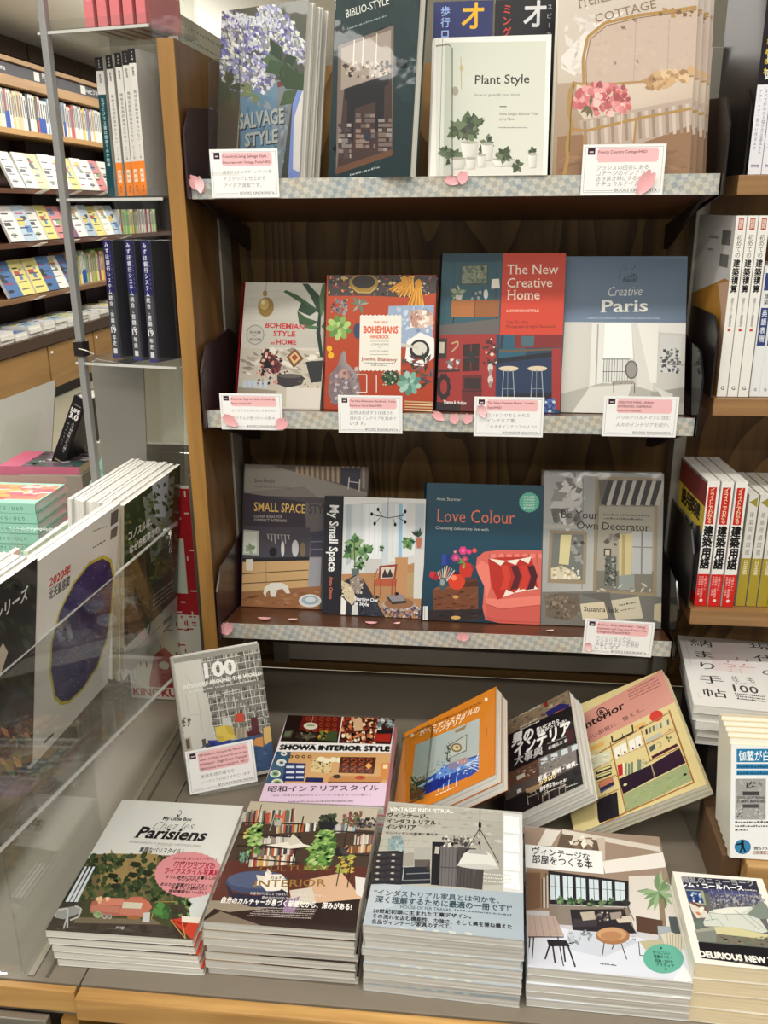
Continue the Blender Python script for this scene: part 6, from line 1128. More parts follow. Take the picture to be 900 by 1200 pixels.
def d_orange(a):
    OR = (206, 126, 38); a.base(OR, (198, 118, 34)); a.poly([(195, 440), (592, 272), (586, 598), (540, 630), (160, 788)], (150, 164, 160)); a.poly([(195, 440), (592, 272), (588, 500), (180, 640)], [(150, 166, 166), (176, 186, 184), (166, 176, 172), (146, 156, 150)])
    a.poly([(398, 442), (516, 372), (512, 476), (392, 528)], (60, 60, 58)); a.poly([(402, 446), (512, 378), (508, 472), (396, 524)], (176, 182, 172)); a.ell((450, 456), (34, 28), (120, 106, 76)); a.ell((450, 456), (24, 18), (196, 180, 146)); a.ell((452, 454), (10, 8), (160, 110, 70)); a.line([(190, 664), (320, 590)], 4, (110, 96, 76)); a.specks(30, (376, 430), (410, 540), (6, 14), [(50, 56, 44), (76, 84, 60)], 3, .4, 60); a.poly([(440, 352), (516, 312), (500, 342), (446, 366)], (150, 120, 80))
    a.poly([(180, 700), (330, 610), (400, 560), (588, 500), (586, 598), (540, 630), (160, 788)], (38, 66, 150)); a.poly([(330, 600), (420, 560), (590, 510), (588, 550), (440, 610), (320, 650)], (96, 136, 196)); a.specks(60, (330, 540), (580, 620), (6, 18), [(140, 170, 206), (60, 100, 180), (196, 210, 220)], 4, .35, -30); a.poly([(390, 560), (450, 540), (462, 580), (410, 596)], (130, 120, 150)); 
    for i in range(3): a.poly([(456 + i * 18, 536 - i * 8), (470 + i * 18, 530 - i * 8), (488 + i * 16, 560 - i * 8), (474 + i * 16, 568 - i * 8)], (176, 130, 120))
    for i in range(6): a.line([(500 + i * 14, 560 - i * 6), (590, 600 - i * 22)], 4, (206, 216, 226))
    for x in (345, 376, 408, 456): a.line([(x, 640 - (x - 345) * .35), (x - 10, 730 - (x - 345) * .3)], 4, (196, 206, 222))
    a.poly([(160, 788), (330, 716), (420, 640), (300, 660), (180, 700)], (26, 40, 120)); a.poly([(162, 690), (240, 650), (230, 740), (160, 786)], (44, 56, 40)); a.specks(70, (162, 640), (250, 780), (8, 20), [(60, 84, 50), (40, 56, 36), (96, 116, 76), (120, 90, 60)], 6, .4, 70); a.poly([(205, 700), (310, 640), (300, 660), (230, 700)], (140, 170, 196)); a.poly([(160, 788), (250, 740), (230, 700), (170, 740)], (96, 66, 40))
    Wt = (240, 232, 214); a.text('THE NEW BOHEMIANS HANDBOOK', (205, 362), (605, 182), (110, 64, 24), 15, .01); a.text('ボヘミアンスタイルの', (218, 386), (588, 232), Wt, 32, .02); a.text('インテリア', (306, 374), (492, 298), Wt, 32, .02)
    a.ell((175, 378), (10, 12), Wt, 12); a.ell((634, 157), (10, 12), Wt, 12); a.dash((322, 756), (434, 706), 9, Wt); a.line([(690, 90), (684, 600)], 2, (150, 86, 24)); a.line([(641, 330), (636, 398)], 3, (150, 86, 24)); a.line([(136, 540), (130, 600)], 3, (150, 86, 24))
def d_otoko(a):
    a.base((26, 22, 24)); a.poly([(-60, 380), (505, 125), (530, 245), (-40, 510)], (120, 104, 84)); a.specks(60, (60, 150), (510, 440), (10, 30), [(146, 120, 90), (96, 84, 74), (160, 150, 130), (70, 60, 60), (130, 110, 96)], 3, .4, -25, poly=[(60, 320), (505, 130), (525, 240), (80, 460)])
    a.poly([(325, 300), (440, 230), (515, 236), (510, 262), (350, 330)], (40, 36, 90)); a.poly([(392, 304), (480, 270), (496, 300), (410, 336)], (150, 84, 56)); a.poly([(305, 210), (340, 195), (350, 250), (316, 262)], (110, 40, 36)); a.poly([(110, 300), (176, 270), (180, 300), (120, 326)], (190, 186, 176)); a.line([(355, 230), (470, 170)], 5, (60, 50, 50)); a.poly([(190, 250), (280, 215), (290, 250), (200, 290)], (160, 160, 150))
    a.poly([(-20, 500), (530, 250), (562, 540), (0, 800)], (28, 22, 26)); a.poly([(480, 450), (545, 420), (556, 520), (490, 545)], (60, 22, 28))
    Wt = (232, 230, 226); a.text('男の', (66, 560), (230, 498), Wt, 84, .05); a.text('インテリア', (86, 650), (524, 455), Wt, 92, .05); a.text('大事典', (84, 712), (306, 622), (190, 188, 186), 66, .02)
    a.text('思いどおりの', (258, 448), (434, 372), Wt, 26, .03); a.text('部屋がつくれる!', (262, 474), (490, 376), Wt, 26, .03); a.text('石橋弘次 著', (350, 590), (500, 526), (206, 204, 200), 24, .02); a.dash((344, 548), (500, 486), 9, (170, 168, 166)); a.dash((130, 420), (270, 350), 14, (196, 190, 180)); a.dash((130, 440), (280, 372), 14, (196, 190, 180), seed=3)
    a.poly([(0, 790), (562, 540), (580, 720), (20, 990)], (84, 74, 70)); a.poly([(272, 660), (562, 542), (575, 700), (285, 800)], (120, 116, 112)); a.poly([(0, 790), (268, 668), (272, 790), (10, 900)], (96, 66, 52))
    for i in range(4): a.poly([(290 + i * 80, 665 - i * 34), (340 + i * 80, 644 - i * 34), (346 + i * 80, 684 - i * 34), (296 + i * 80, 708 - i * 34)], (196, 206, 210))
    a.specks(60, (90, 640), (570, 800), (6, 20), [(60, 54, 56), (150, 140, 130), (110, 96, 84), (90, 50, 40), (176, 170, 160)], 7, .4, -24, poly=[(10, 800), (562, 560), (575, 700), (20, 960)]); a.poly([(100, 800), (165, 770), (170, 800), (108, 830)], (196, 186, 170)); a.poly([(170, 900), (300, 850), (300, 890), (180, 930)], (160, 130, 96))
    a.text('家具・照明・雑貨、', (272, 838), (578, 706), Wt, 34, .05); a.text('カタログ', (280, 868), (420, 800), (240, 214, 160), 34, .05); a.text('本当に使える', (276, 806), (490, 710), (214, 200, 190), 12, .02); a.text('部屋選びの', (285, 905), (400, 856), Wt, 20, .03); a.text('ポイントがわかる!', (285, 922), (496, 832), Wt, 22, .04); a.dash((486, 890), (580, 856), 12, (190, 188, 186))
    for (x, y), w in (((230, 950), 44), ((330, 945), 26), ((460, 888), 26)): a.line([(x - w, y), (x - w * .8, y + 70)], 4, (170, 160, 146)); a.line([(x + w * .9, y - 24), (x + w, y + 36)], 4, (170, 160, 146)); a.line([(x - w, y + 14), (x + w, y - 18)], 6, (150, 136, 116)); a.line([(x - w * .6, y - 20), (x + w * .5, y - 40), (x + w * .6, y - 10)], 5, (170, 160, 146))
    a.line([(300, 940), (490, 862)], 4, (206, 200, 190)); a.text('図', (110, 930), (140, 915), Wt, 24, .03)
def d_interior(a):
    PKc, YC, OC = (200, 142, 128), (208, 192, 138), (150, 104, 54); a.base(YC); a.poly([(-60, 400), (530, 75), (604, 262), (0, 610)], PKc); a.poly([(0, 560), (604, 262), (800, 750), (160, 1040)], YC)
    a.ell((179, 325), (33, 30), K, 24); a.ell((179, 325), (27, 24), PKc, 24); a.text('&', (165, 342), (196, 326), K, 30, .02); a.text('Interior', (62, 432), (314, 296), K, 44, .02, .1, serif=True); a.text('いい部屋に、整える。', (92, 492), (424, 312), (70, 46, 44), 25, .0); 
    for i in range(4): a.dash((330 + i * 3, 205 + i * 16), (500 + i * 8, 120 + i * 16), 8, (130, 70, 66), seed=i)
    a.ell((495, 346), (40, 32), (196, 50, 38), 24, ang=-20)
    a.line([(100, 600), (230, 520), (560, 330), (578, 322)], 7, OC); a.line([(570, 310), (716, 735)], 10, OC); a.line([(716, 735), (315, 912), (160, 990)], 9, OC); a.line([(226, 500), (320, 915)], 8, OC); a.line([(408, 432), (460, 610)], 7, OC); a.line([(318, 470), (332, 540)], 4, OC); a.line([(110, 668), (250, 598), (400, 530), (600, 420)], 4, (176, 120, 60)); a.line([(130, 744), (262, 690)], 5, OC); a.line([(145, 830), (275, 775)], 5, OC); a.line([(260, 700), (460, 610), (632, 530)], 5, OC); a.line([(440, 510), (610, 430)], 4, OC)
    a.line([(234, 464), (240, 500), (290, 476), (360, 440), (354, 398)], 9, K); a.line([(300, 470), (296, 450)], 5, K); a.poly([(104, 528), (186, 494), (190, 516), (110, 556)], (214, 170, 96)); a.poly([(364, 408), (430, 376), (436, 396), (372, 430)], (214, 170, 96)); a.line([(395, 418), (424, 404)], 8, (60, 30, 34))
    for x, y in ((246, 536), (284, 516), (332, 494), (370, 474)): a.poly([(x, y), (x + 34, y - 17), (x + 44, y + 44), (x + 12, y + 62)], (226, 224, 214)); a.ell((x + 28, y + 42), (6, 7), K, 10)
    for i in range(7): x, y = 430 + i * 21, 424 - i * 9; a.poly([(x, y), (x + 12, y - 6), (x + 16, y + 26), (x + 5, y + 32)], [(60, 30, 40), (96, 110, 104), (90, 104, 96), (180, 180, 160), (100, 120, 106), (200, 196, 176), (90, 106, 96)][i])
    a.poly([(434, 484), (522, 438), (530, 460), (442, 504)], (176, 176, 166)); a.line([(560, 430), (582, 420)], 4, (120, 50, 30)); a.poly([(452, 530), (486, 508), (492, 536), (462, 558)], (70, 84, 86)); a.line([(498, 506), (522, 498), (526, 522), (504, 534)], 3, (120, 116, 80)); a.leaves((570, 480), 26, 9, [(110, 110, 70), (96, 96, 66)], 3, .2); a.line([(470, 590), (620, 514)], 17, (70, 26, 40))
    a.poly([(104, 585), (222, 545), (228, 610), (118, 660)], (206, 206, 180)); a.specks(20, (112, 560), (224, 640), (10, 30), [(190, 192, 160), (222, 220, 196)], 4, .2, -20)
    for i, c in enumerate(((226, 220, 150), (206, 206, 150))): y = 668 + i * 34; a.poly([(136, y), (230, y - 36), (236, y - 14), (144, y + 22)], (50, 30, 40)); a.poly([(146, y - 2), (226, y - 30), (230, y - 22), (150, y + 8)], c)
    a.poly([(156, 748), (240, 706), (250, 750), (170, 800)], (70, 84, 130)); a.poly([(158, 736), (236, 704), (244, 730), (166, 768)], (190, 120, 90)); a.poly([(166, 768), (244, 732), (248, 746), (172, 784)], (50, 34, 50))
    a.poly([(146, 836), (266, 790), (278, 930), (165, 975), (154, 950)], (30, 26, 34))
    a.poly([(268, 636), (296, 624), (302, 690), (276, 700)], (176, 40, 50)); a.books((300, 600), (430, 690), [(96, 120, 100), (206, 196, 150), (70, 76, 80), (180, 170, 130), (120, 130, 106), (226, 220, 180)], 5, (6, 13)); a.specks(20, (396, 600), (444, 650), (5, 12), [(170, 166, 130), (150, 150, 120)], 8, .4, -20)
    a.poly([(276, 716), (466, 632), (488, 706), (302, 804)], (40, 26, 40)); a.poly([(468, 630), (632, 534), (668, 620), (492, 706)], (46, 28, 44)); a.line([(464, 632), (484, 708)], 3, (150, 116, 120)); a.ell((314, 748), (12, 7), (206, 200, 150), 10, ang=-25)
    a.poly([(302, 808), (670, 626), (706, 722), (322, 906)], (146, 158, 114)); a.specks(40, (310, 680), (700, 890), (8, 30), [(156, 168, 124), (138, 150, 104)], 9, .2, -25, poly=[(306, 812), (668, 630), (700, 720), (324, 900)]); a.ell((664, 689), (12, 7), K, 10, ang=-25)
    a.poly([(230, 985), (650, 800), (656, 818), (250, 1000)], (176, 174, 166)); a.line([(735, 795), (800, 765)], 6, (214, 190, 110)); a.ell((744, 795), (10, 6), (150, 96, 40), 10)
sp = rot_spine(.02, .2175, (206, 204, 194), '100 INTERIORS', .88, .3, (110, 50, 40), .03)
place('hardcover_book', 'shrink-wrapped hardcover with yellow armchair and bookshelves, leaning at the table rear left', (-.0201, -.1621, .654, 23.4, 16.2, 1.95), .1395, .2175, .022, ZG, d_hundred, hard=True, cover=(206, 204, 196), pm=printed('printed_shrink_soft', .4, .9, .18), spine=sp)
for i in range(5):
    a = None
    if i == 0:
        a = Art(.184, .238, ZH, [(333, 838), (459, 839), (451, 946), (304, 936)]); d_showa(a)
    mkbook('softcover_book', ('%s copy of the pink and retro interior cover behind the second pile' % (ORD[i] if i < 4 else 'bottom')), frame(.1238 + (.004 if i else 0), -.2775 - .001 * i, .7264 - .0153 * i, 1.8, 90), .184, .238, .015, cover=(190, 120, 130), art=a, pm=GLOSSY, group='pink retro interior books behind the second pile')
mk2 = lambda nme, lab, pose, W, H, T, zm, dr, quad, n, labs, grp, **k: place(nme, lab, pose, W, H, T, zm, dr, quad=quad, n=n, labels=labs, group=grp, **k)
mk2('softcover_book', 'orange book with a blue bed photo tilted on an acrylic stand', (.3163, -.2608, .69, -82.13, 54.77, 79.44), .1815, .2095, .016, ZI, d_orange, None, 2, ('orange book with blue bed photo, copy directly underneath the upper one',), 'orange bed photo books', cover=(204, 122, 36), pm=GLOSSY)
_w = frame(0, 0, 0, -75.8, 52.4, 74.0).col[0].to_3d(); P = Vector((.4915, -.2314, .6896)) - _w * .0205
mk2('softcover_book', 'black book with big white lettering tilted beside the orange book', (P.x, P.y, P.z, -75.76, 52.39, 73.98), .1453, .2092, .012, ZJ, d_otoko, None, 3, ('black book with white lettering, second copy of the tilted set', 'black book with white lettering, lowest copy of the tilted set'), 'black lettered books in the tilted set', cover=(214, 212, 210), pm=GLOSSY)
_w = frame(0, 0, 0, -68.86, 58.2, 70.85).col[0].to_3d(); P = Vector((.6168, -.238, .6899)) - _w * .036
mk2('magazine', 'pink and cream magazine with a drawn shelf, tilted beside the black book', (P.x, P.y, P.z, -68.86, 58.2, 70.85), .2046, .2568, .007, ZK, d_interior, None, 3, ('pink and cream shelf magazine, second copy of the tilted set', 'pink and cream shelf magazine, lowest copy of the tilted set'), 'pink and cream magazines in the tilted set', cover=(208, 196, 150), pm=GLOSSY)
# acrylic wedges that carry the tilted books
def wedge(lab, pose, W, H, T):
    M = frame(*pose); r = bpy.data.objects.new('acrylic_wedge', None); COL.objects.link(r); r.location = M.translation; tag(r, lab, 'book stand')
    IM = Matrix.Translation(-M.translation); t = -(T + .0012)
    def P(u, v, w): return M @ Vector((u, v, w))
    zt = .6512
    link('plate', slab('plate', [P(.0, .0, t), P(W, .0, t), P(W, H, t), P(.0, H, t)], .003, CLEAR), r, IM)
    a, b = P(W - .004, .01, t - .003), P(W - .004, H - .01, t - .003)
    link('back_leg', slab('back_leg', [(a.x, a.y, zt), (b.x, b.y, zt), b, a], .003, CLEAR), r, IM)
    return r, IM, M
r, IM, M = wedge('clear acrylic wedge carrying the orange books', (.3163, -.2608, .69, -82.13, 54.77, 79.44), .1815, .2095, .0335)
bm = bmesh.new(); P = lambda u, v, w: M @ Vector((u, v, w))
lp = [P(-.006, .03, -.03), P(-.006, .03, .008), P(-.004, .10, .009), P(-.004, .172, .009), P(.004, .180, .009), P(.058, .180, .009), P(.066, .172, .009), P(.066, .02, .009), P(.060, .012, .009), P(.0, .012, .009)]
tube(bm, lp, .0016, 8); me = bpy.data.meshes.new('front_stop'); bm.to_mesh(me); bm.free(); me.materials.append(acrylic('acrylic_rim', (.7, .7, .68), .6, .1)); link('front_stop', me, r, IM)
link('front_plate', slab('front_plate', [P(-.003, .012, .008), P(.066, .012, .008), P(.066, .180, .008), P(-.003, .180, .008)], .0016, CLEAR), r, IM)
_w = frame(0, 0, 0, -75.8, 52.4, 74.0).col[0].to_3d(); Q = Vector((.4915, -.2314, .6896)) - _w * .0205
wedge('clear acrylic wedge carrying the black lettered books', (Q.x, Q.y, Q.z, -75.76, 52.39, 73.98), .145, .209, .038)
_w = frame(0, 0, 0, -68.86, 58.2, 70.85).col[0].to_3d(); Q = Vector((.6168, -.238, .6899)) - _w * .036
wedge('clear acrylic wedge carrying the pink magazines', (Q.x, Q.y, Q.z, -68.86, 58.2, 70.85), .2, .25, .0235)
# stand of the wrapped hardcover
M = frame(-.0201, -.1621, .6535, 23.4, 16.2, 0); r = bpy.data.objects.new('acrylic_stand', None); COL.objects.link(r); r.location = M.translation; tag(r, 'clear acrylic stand behind the wrapped armchair hardcover', 'book stand')
IM = Matrix.Translation(-M.translation); P = lambda u, v, w: M @ Vector((u, v, w))
link('back_plate', slab('back_plate', [P(.01, .0, -.026), P(.13, 0, -.026), P(.13, .15, -.026), P(.01, .15, -.026)], .003, CLEAR), r, IM)
link('foot', slab('foot', [P(.01, -.001, -.03), P(.01, -.001, .03), P(.13, -.001, .03), P(.13, -.001, -.03)], .0016, CLEAR), r, IM)
# paperbacks standing on a wooden block at the right
bl_ = tag(link('wooden_block', bbox('wooden_block', (.795, -.352, .651), (.98, -.20, .7285), wood('block_wood', (166, 126, 76), (196, 158, 104), (3, 40, 40)), .003)), 'pale wooden block under the paperbacks at the right', 'block')
bx = tag(link('cardboard_box', bbox('cardboard_box', (.768, -.33, .651), (.793, -.20, .727), flat('cardboard', (96, 70, 44), .8), .002)), 'brown cardboard box beside the wooden block', 'box')
def d_garan(a):
    a.base((222, 224, 222)); BLc = (34, 116, 160); a.poly([(225, 248), (680, 248), (680, 330), (225, 330)], BLc); a.text('伽藍が白かったとき', (240, 316), (668, 316), (236, 240, 240), 56, .01); a.poly([(225, 340), (680, 340), (680, 370), (225, 370)], BLc); a.poly([(225, 378), (680, 378), (680, 408), (225, 408)], BLc); a.dash((232, 362), (440, 362), 14, (20, 60, 96)); a.dash((232, 402), (440, 402), 14, (20, 60, 96))
    a.poly([(218, 430), (404, 430), (402, 680), (216, 680)], (150, 150, 146)); a.specks(60, (222, 434), (400, 676), (6, 20), [(160, 160, 156), (136, 136, 132), (170, 170, 166)], 3, .5); a.specks(20, (222, 610), (400, 676), (4, 14), [(70, 70, 70), (196, 196, 192)], 4, .4)
    a.specks(14, (285, 455), (345, 485), (4, 12), [K], 5, .5); a.line([(288, 482), (346, 478)], 3, K); a.line([(300, 470), (318, 446)], 5, K)
    a.poly([(262, 508), (362, 508), (362, 532), (262, 532)], (60, 60, 60)); a.text('QUAND LES CATHEDRALES', (230, 552), (400, 552), (30, 30, 30), 15, .02); a.text('ETAIENT BLANCHES', (230, 575), (400, 575), (30, 30, 30), 16, .03); a.poly([(262, 586), (360, 586), (360, 608), (262, 608)], (70, 70, 70))
    for i in range(3): a.dash((216, 700 + i * 24), (440 - (i == 2) * 150, 700 + i * 24), 13, (70, 70, 70), seed=i)
    a.ell((262, 846), (50, 45), (34, 104, 150), 28); a.ell((262, 846), (46, 41), (50, 124, 166), 28); a.poly([(255, 812), (268, 812), (272, 850), (285, 878), (275, 880), (262, 856), (250, 884), (240, 882), (254, 850), (250, 832), (224, 838), (222, 828), (250, 822)], (14, 20, 30)); a.ell((262, 810), (7, 7), (14, 20, 30), 10)
    a.text('青570-2', (330, 864), (440, 864), (50, 50, 50), 20, .01); a.poly([(330, 872), (460, 872), (460, 892), (330, 892)], (110, 62, 44)); a.text('岩波文庫', (332, 889), (420, 889), (230, 220, 206), 16, .02)
M = frame(.7756, -.3391, .7303, 0, 22); 
for i in range(6):
    a = None
    if i == 0: a = Art(.105, .148, ZM, px_of(M, .105, .148)); d_garan(a)
    Mi = frame(.7756 + .0002 * i, -.3391 + .0146 * i, .7303 + (.0022 if i else 0), 0, 20 - i * .6)
    if i == 0: Mi = M
    mkbook('paperback_book', 'white paperback with blue title bars, %s of the standing row on the block' % ('front copy' if i == 0 else NTH[i] + ' copy'), Mi, .105, .148, .0135, cover=(224, 222, 208), page='cream', art=a, group='blue title paperbacks standing on the block')


tag(link('dark_gap_box', bbox('dark_gap_box', (.80, -.10, .6505), (.95, .10, .826 - .0142 * 5 - .003), flat('gap_shade', (44, 36, 32), .7), .002)), 'added dark box for the shaded gap under the white pile with large black characters', 'box')  # made-up box, its dark colour stands in for the gap's shade

# ================================================================== SPINES IN THE NEIGHBOURING BAY
def spbook(name, label, px, zz, T, W, H, art, cover, group, yy=.012, rz=3, page='white', front=None, lean=0):
    P = atY(px[0], px[1], yy); M = spine_frame(P.x, yy, zz + .0008, T, rz, lean)
    mkb = mkbook(name, label, M, W, H, T, cover=cover, spine=art, page=page, group=group)
    return mkb, M
def lay(T, H, body): s = Art(T, H); s.base(body); return s
side = lambda a, W, H, M, f: None
# tall white spines, middle right shelf
x = 839.5
for i in range(3):
    s = lay(.0145, .257, (232, 230, 224)); s.uv(.25, .925, .75, .985, (176, 70, 66)); s.vtext('積算', (.5, .98), (.5, .93), .026, (230, 210, 200), .01)
    s.vtext('初めての', (.5, .90), (.5, .775), .034, (40, 40, 44), .0, .9); s.vtext('建築積算', (.5, .77), (.5, .585), .046, (24, 24, 26), .03, .85); s.vtext('建築のテキスト編集委員会', (.5, .56), (.5, .40), .016, (70, 70, 74)); s.uv(.35, .375, .65, .39, (190, 70, 60)); s.vtext('G', (.5, .06), (.5, .04), .03, (30, 30, 32), .02)
    b, M = spbook('textbook', 'tall white spine with red seal and bold black characters, %s' % ('leftmost of the three' if i == 0 else 'middle of the three' if i == 1 else 'rightmost of the three'), (x, 466), 1.277, .0145, .18, .257, s, (226, 224, 218), 'tall white textbooks on the middle right shelf', rz=4, yy=.012)
    if i == 0:   # back cover seen from the side
        q = Art(.18, .257); q.base((206, 204, 200)); q.loc([(0, 0), (.18, 0), (.18, .168), (.16, .17), (0, .135)], (176, 126, 52)); q.loc([(.13, .16), (.18, .168), (.18, 0), (.165, .05), (.16, .12)], (206, 170, 140)); q.uv(.70, .84, .92, .92, (110, 108, 104)); q.uv(.70, .72, .92, .79, (110, 108, 104)); q.uv(.35, .87, .6, .885, (140, 138, 134)); q.uv(.35, .80, .5, .812, (140, 138, 134))
        RM = Matrix(((-1, 0, 0, .18), (0, 1, 0, 0), (0, 0, -1, -.0145 - 2e-5), (0, 0, 0, 1))); q.build('back_print', b, RM)
    x += 12.6
x = 877.5
for i in range(3):
    s = lay(.0155, .188, (226, 228, 228)); s.uv(.15, .82, .85, .95, (52, 66, 120)); s.vtext('建築', (.5, .80), (.5, .71), .045, (40, 40, 46), .01, .8); s.uv(.12, .40, .88, .69, (52, 66, 120)); s.vtext('英語表現', (.5, .68), (.5, .42), .055, (226, 228, 232), .02, .75); s.dash((.5, .3), (.5, .2), .03, (90, 90, 96)); s.vtext('G', (.5, .07), (.5, .04), .03, (30, 30, 32), .02)
    spbook('textbook', 'shorter white spine with navy title panel, %s on the middle right shelf' % (('left one', 'second one', 'third one')[i]), (x, 466), 1.277, .0155, .13, .188, s, (222, 224, 224), 'shorter white and navy textbooks', yy=.016); x += 11.8
# red and white spines, lower right shelf
x = 812.5
for i in range(3):
    s = lay(.0185, .21, (234, 232, 228)); s.uv(.12, .665, .80, .955, (190, 40, 34)); s.vtext('イラストでわかる', (.46, .95), (.46, .675), .042, (244, 226, 190), .01, .85)
    s.vtext('建築用語', (.48, .655), (.48, .305), .092, (20, 20, 22), .045, .82); s.uv(0, 0, 1, .265, (206, 38, 34)); s.vtext('上野タケシ', (.72, .25), (.72, .13), .022, (240, 210, 204)); s.vtext('大庭明典・来馬輝順', (.46, .25), (.46, .07), .02, (240, 210, 204)); s.vtext('多田和秀・山本覚', (.22, .25), (.22, .09), .018, (240, 210, 204))
    for g in range(12): s.z += s.STEP; s.loc([(.0095 + .0028 * math.cos((g + k) * .5236), .010 + .0028 * math.sin((g + k) * .5236)) for k in (0, 1)] + [(.0095, .010)], (236, 220, 214), s.z)
    b, M = spbook('textbook', 'white spine with thick black characters and red foot, %s' % ('leftmost of the three', 'middle of the three', 'rightmost of the three')[i], (x, 718), .934, .0185, .148, .21, s, (228, 224, 220), 'red footed textbooks on the lower right shelf', rz=4, yy=.014)
    if i == 0:
        q = Art(.148, .21); q.base((150, 148, 144), (110, 108, 104)); q.uv(0, .80, 1, .98, (120, 40, 36)); q.uv(0, .60, 1, .80, (206, 180, 60)); q.vtext('建築用語', (.85, .72), (.15, .71), .14, (20, 20, 22), .04); q.specks(40, (0, .1), (1, .55), (.03, .12), [(130, 128, 126), (90, 90, 92), (60, 60, 60)], 3); q.uv(0, 0, 1, .10, (206, 38, 34))
        RM = Matrix(((-1, 0, 0, .148), (0, 1, 0, 0), (0, 0, -1, -.0185 - 2e-5), (0, 0, 0, 1))); q.build('back_print', b, RM)
    x += 15.8
x = 861.5
for i in range(3):
    s = lay(.0148, .188, (214, 212, 206)); s.loc([(.001, .176), (.0135, .184), (.0135, .168)], (150, 140, 60)); s.vtext('建築用語図鑑', (.5, .86), (.5, .46), .05, (120, 116, 100), .0, .75); s.uv(0, 0, 1, .44, (166, 146, 50)); s.vtext('日本篇', (.5, .42), (.5, .29), .05, (226, 220, 190), .01, .75); s.dash((.3, .24), (.3, .04), .03, (206, 196, 150)); s.dash((.7, .24), (.7, .08), .03, (206, 196, 150), seed=3)
    spbook('handbook', 'grey and ochre spine with thin characters, %s' % ('leftmost of the three', 'middle of the three', 'rightmost of the three')[i], (x, 712), .934, .0148, .13, .188, s, (196, 192, 176), 'ochre footed handbooks on the lower right shelf', yy=.020); x += 12.8
s = lay(.022, .188, (232, 214, 30)); s.vtext('教える!', (.5, .93), (.5, .79), .045, (60, 120, 50), .02, .8); s.vtext('建築のすべてがわかる本', (.5, .79), (.5, .22), .062, (28, 24, 20), .04, .8); s.uv(.2, .93, .8, .985, (206, 60, 40)); s.uv(.35, .04, .65, .12, (60, 50, 30))
spbook('handbook', 'bright yellow spine at the right edge of the lower right shelf', (899.5, 712), .934, .022, .13, .188, s, (230, 212, 30), None, yy=.020)
# black spines with white bands, upper right shelf
x = 877
for i in range(2):
    s = lay(.018, .257, (30, 24, 30)); s.vtext('基本の建築製図', (.72, .98), (.72, .45), .05, (214, 214, 206), .04, .7); s.vtext('基本を知るための本', (.45, .90), (.45, .48), .034, (214, 190, 70), .03, .6); s.uv(0, 0, 1, .44, (226, 226, 232)); s.vtext('すべてがわかる描き方の基本から', (.72, .42), (.72, .10), .022, (80, 80, 130), .0, .8); s.vtext('テクニック・面白い技法まで', (.3, .42), (.3, .12), .02, (80, 80, 130), .0, .8); s.dash((.2, .05), (.8, .05), .02, (100, 96, 140))
    spbook('textbook', 'black spine with yellow lettering and white paper band, %s on the upper right shelf' % ('left one', 'right one')[i], (x, 193), 1.588, .018, .18, .257, s, (30, 26, 30), 'black textbooks on the upper right shelf', yy=.012); x += 16.2

# ================================================================== CARDS AND PAPER PETALS
CARDM = flat('card_white', (238, 238, 236), .6, var=.01)
def card(label, M, W, H, title, hand, group='pop cards on the shelf edges'):
    r = bpy.data.objects.new('pop_card', None); COL.objects.link(r); r.matrix_world = M; tag(r, label, 'card', group)
    link('card', bbox('card', (0, 0, -.0008), (W, H, 0), CARDM), r); a = Art(W, H); a.base((240, 240, 238))
    a.uv(.03, .05, .97, .95, (176, 186, 196)); a.uv(.036, .06, .964, .94, (242, 242, 240)); 
    a.uv(.06, .80, .15, .93, (60, 30, 44)); a.uv(.08, .84, .13, .87, (200, 190, 196)); PK = (240, 190, 192)
    n = len(title); hh = .155 if n > 1 else .2; y1 = .93; y0 = y1 - max(.28, n * .115)
    a.uv(.19, y0, .9, y1, PK); a.uv(.175, y0 + .04, .19, y1 - .04, PK); a.uv(.9, y0 + .04, .915, y1 - .04, PK)
    for i, t in enumerate(title): y = y1 - .105 - i * ((y1 - y0 - .04) / max(1, n)); L = min(.70, len(t) * .0225); a.text(t, (.19, y), (.19 + L, y), (96, 48, 56), None, .01)
    m = len(hand); 
    for i, t in enumerate(hand): y = y0 - .15 - i * ((y0 - .22) / m); L = min(.72, len(t) * .062); a.text(t, (.18, y), (.18 + L, y + .01), (70, 70, 74), None, -.008, .15)
    a.uv(.06, .085, .40, .092, (120, 124, 130)); a.uv(.94, .085, .97, .092, (120, 124, 130)); a.text('BOOKS KINOKUNIYA', (.42, .07), (.93, .07), (96, 96, 100), None, .01); a.build('card_print', r, Matrix.Translation((0, 0, 2e-5))); return r
CW, CH = .0985, .066
def shelf_card(label, bl, i, title, hand, W=CW, H=CH, roll=0):
    P = atY(bl[0], bl[1], -.0045); M = frame(P.x, -.0045, P.z, 0, -1.5, roll); return card(label, M, W, H, title, hand)
shelf_card('white card with pink heading below the hydrangea book, upper shelf left', (249, 232), 1, ['Country Living Salvage Style :', 'Decorate with Vintage Finds/HRD'], ['古きアイテムでヴィンテージ風', 'インテリアに仕上げる', 'アイデア満載です。'], .1, .066, 0)
shelf_card('white card with pink heading below the gilded sofa book, upper shelf right', (680, 229), 1, ['French Country Cottage/HRD'], ['フランスの田舎にある', 'コテージのインテリア。', '古き良き時にするなど', 'ナチュラルテイスト。'], .112, .066)
shelf_card('white card with pink heading below the red-spined book, middle shelf', (260, 503), 2, ['Bohemian Style at Home: A Room by', 'Room Guide/RAP'], ['ボヘミアンスタイルにするための', 'アイテムや色づかいの数々。'], .099, .058, 0)
shelf_card('white card with pink heading below the orange crystal book, middle shelf', (397, 507), 2, ['The New Bohemians Handbook : Come', 'Home to Good Vibes/HRD'], ['実例は刺繍する仕様され', '憧れるインテリアを集めて', 'います。'], .1, .060)
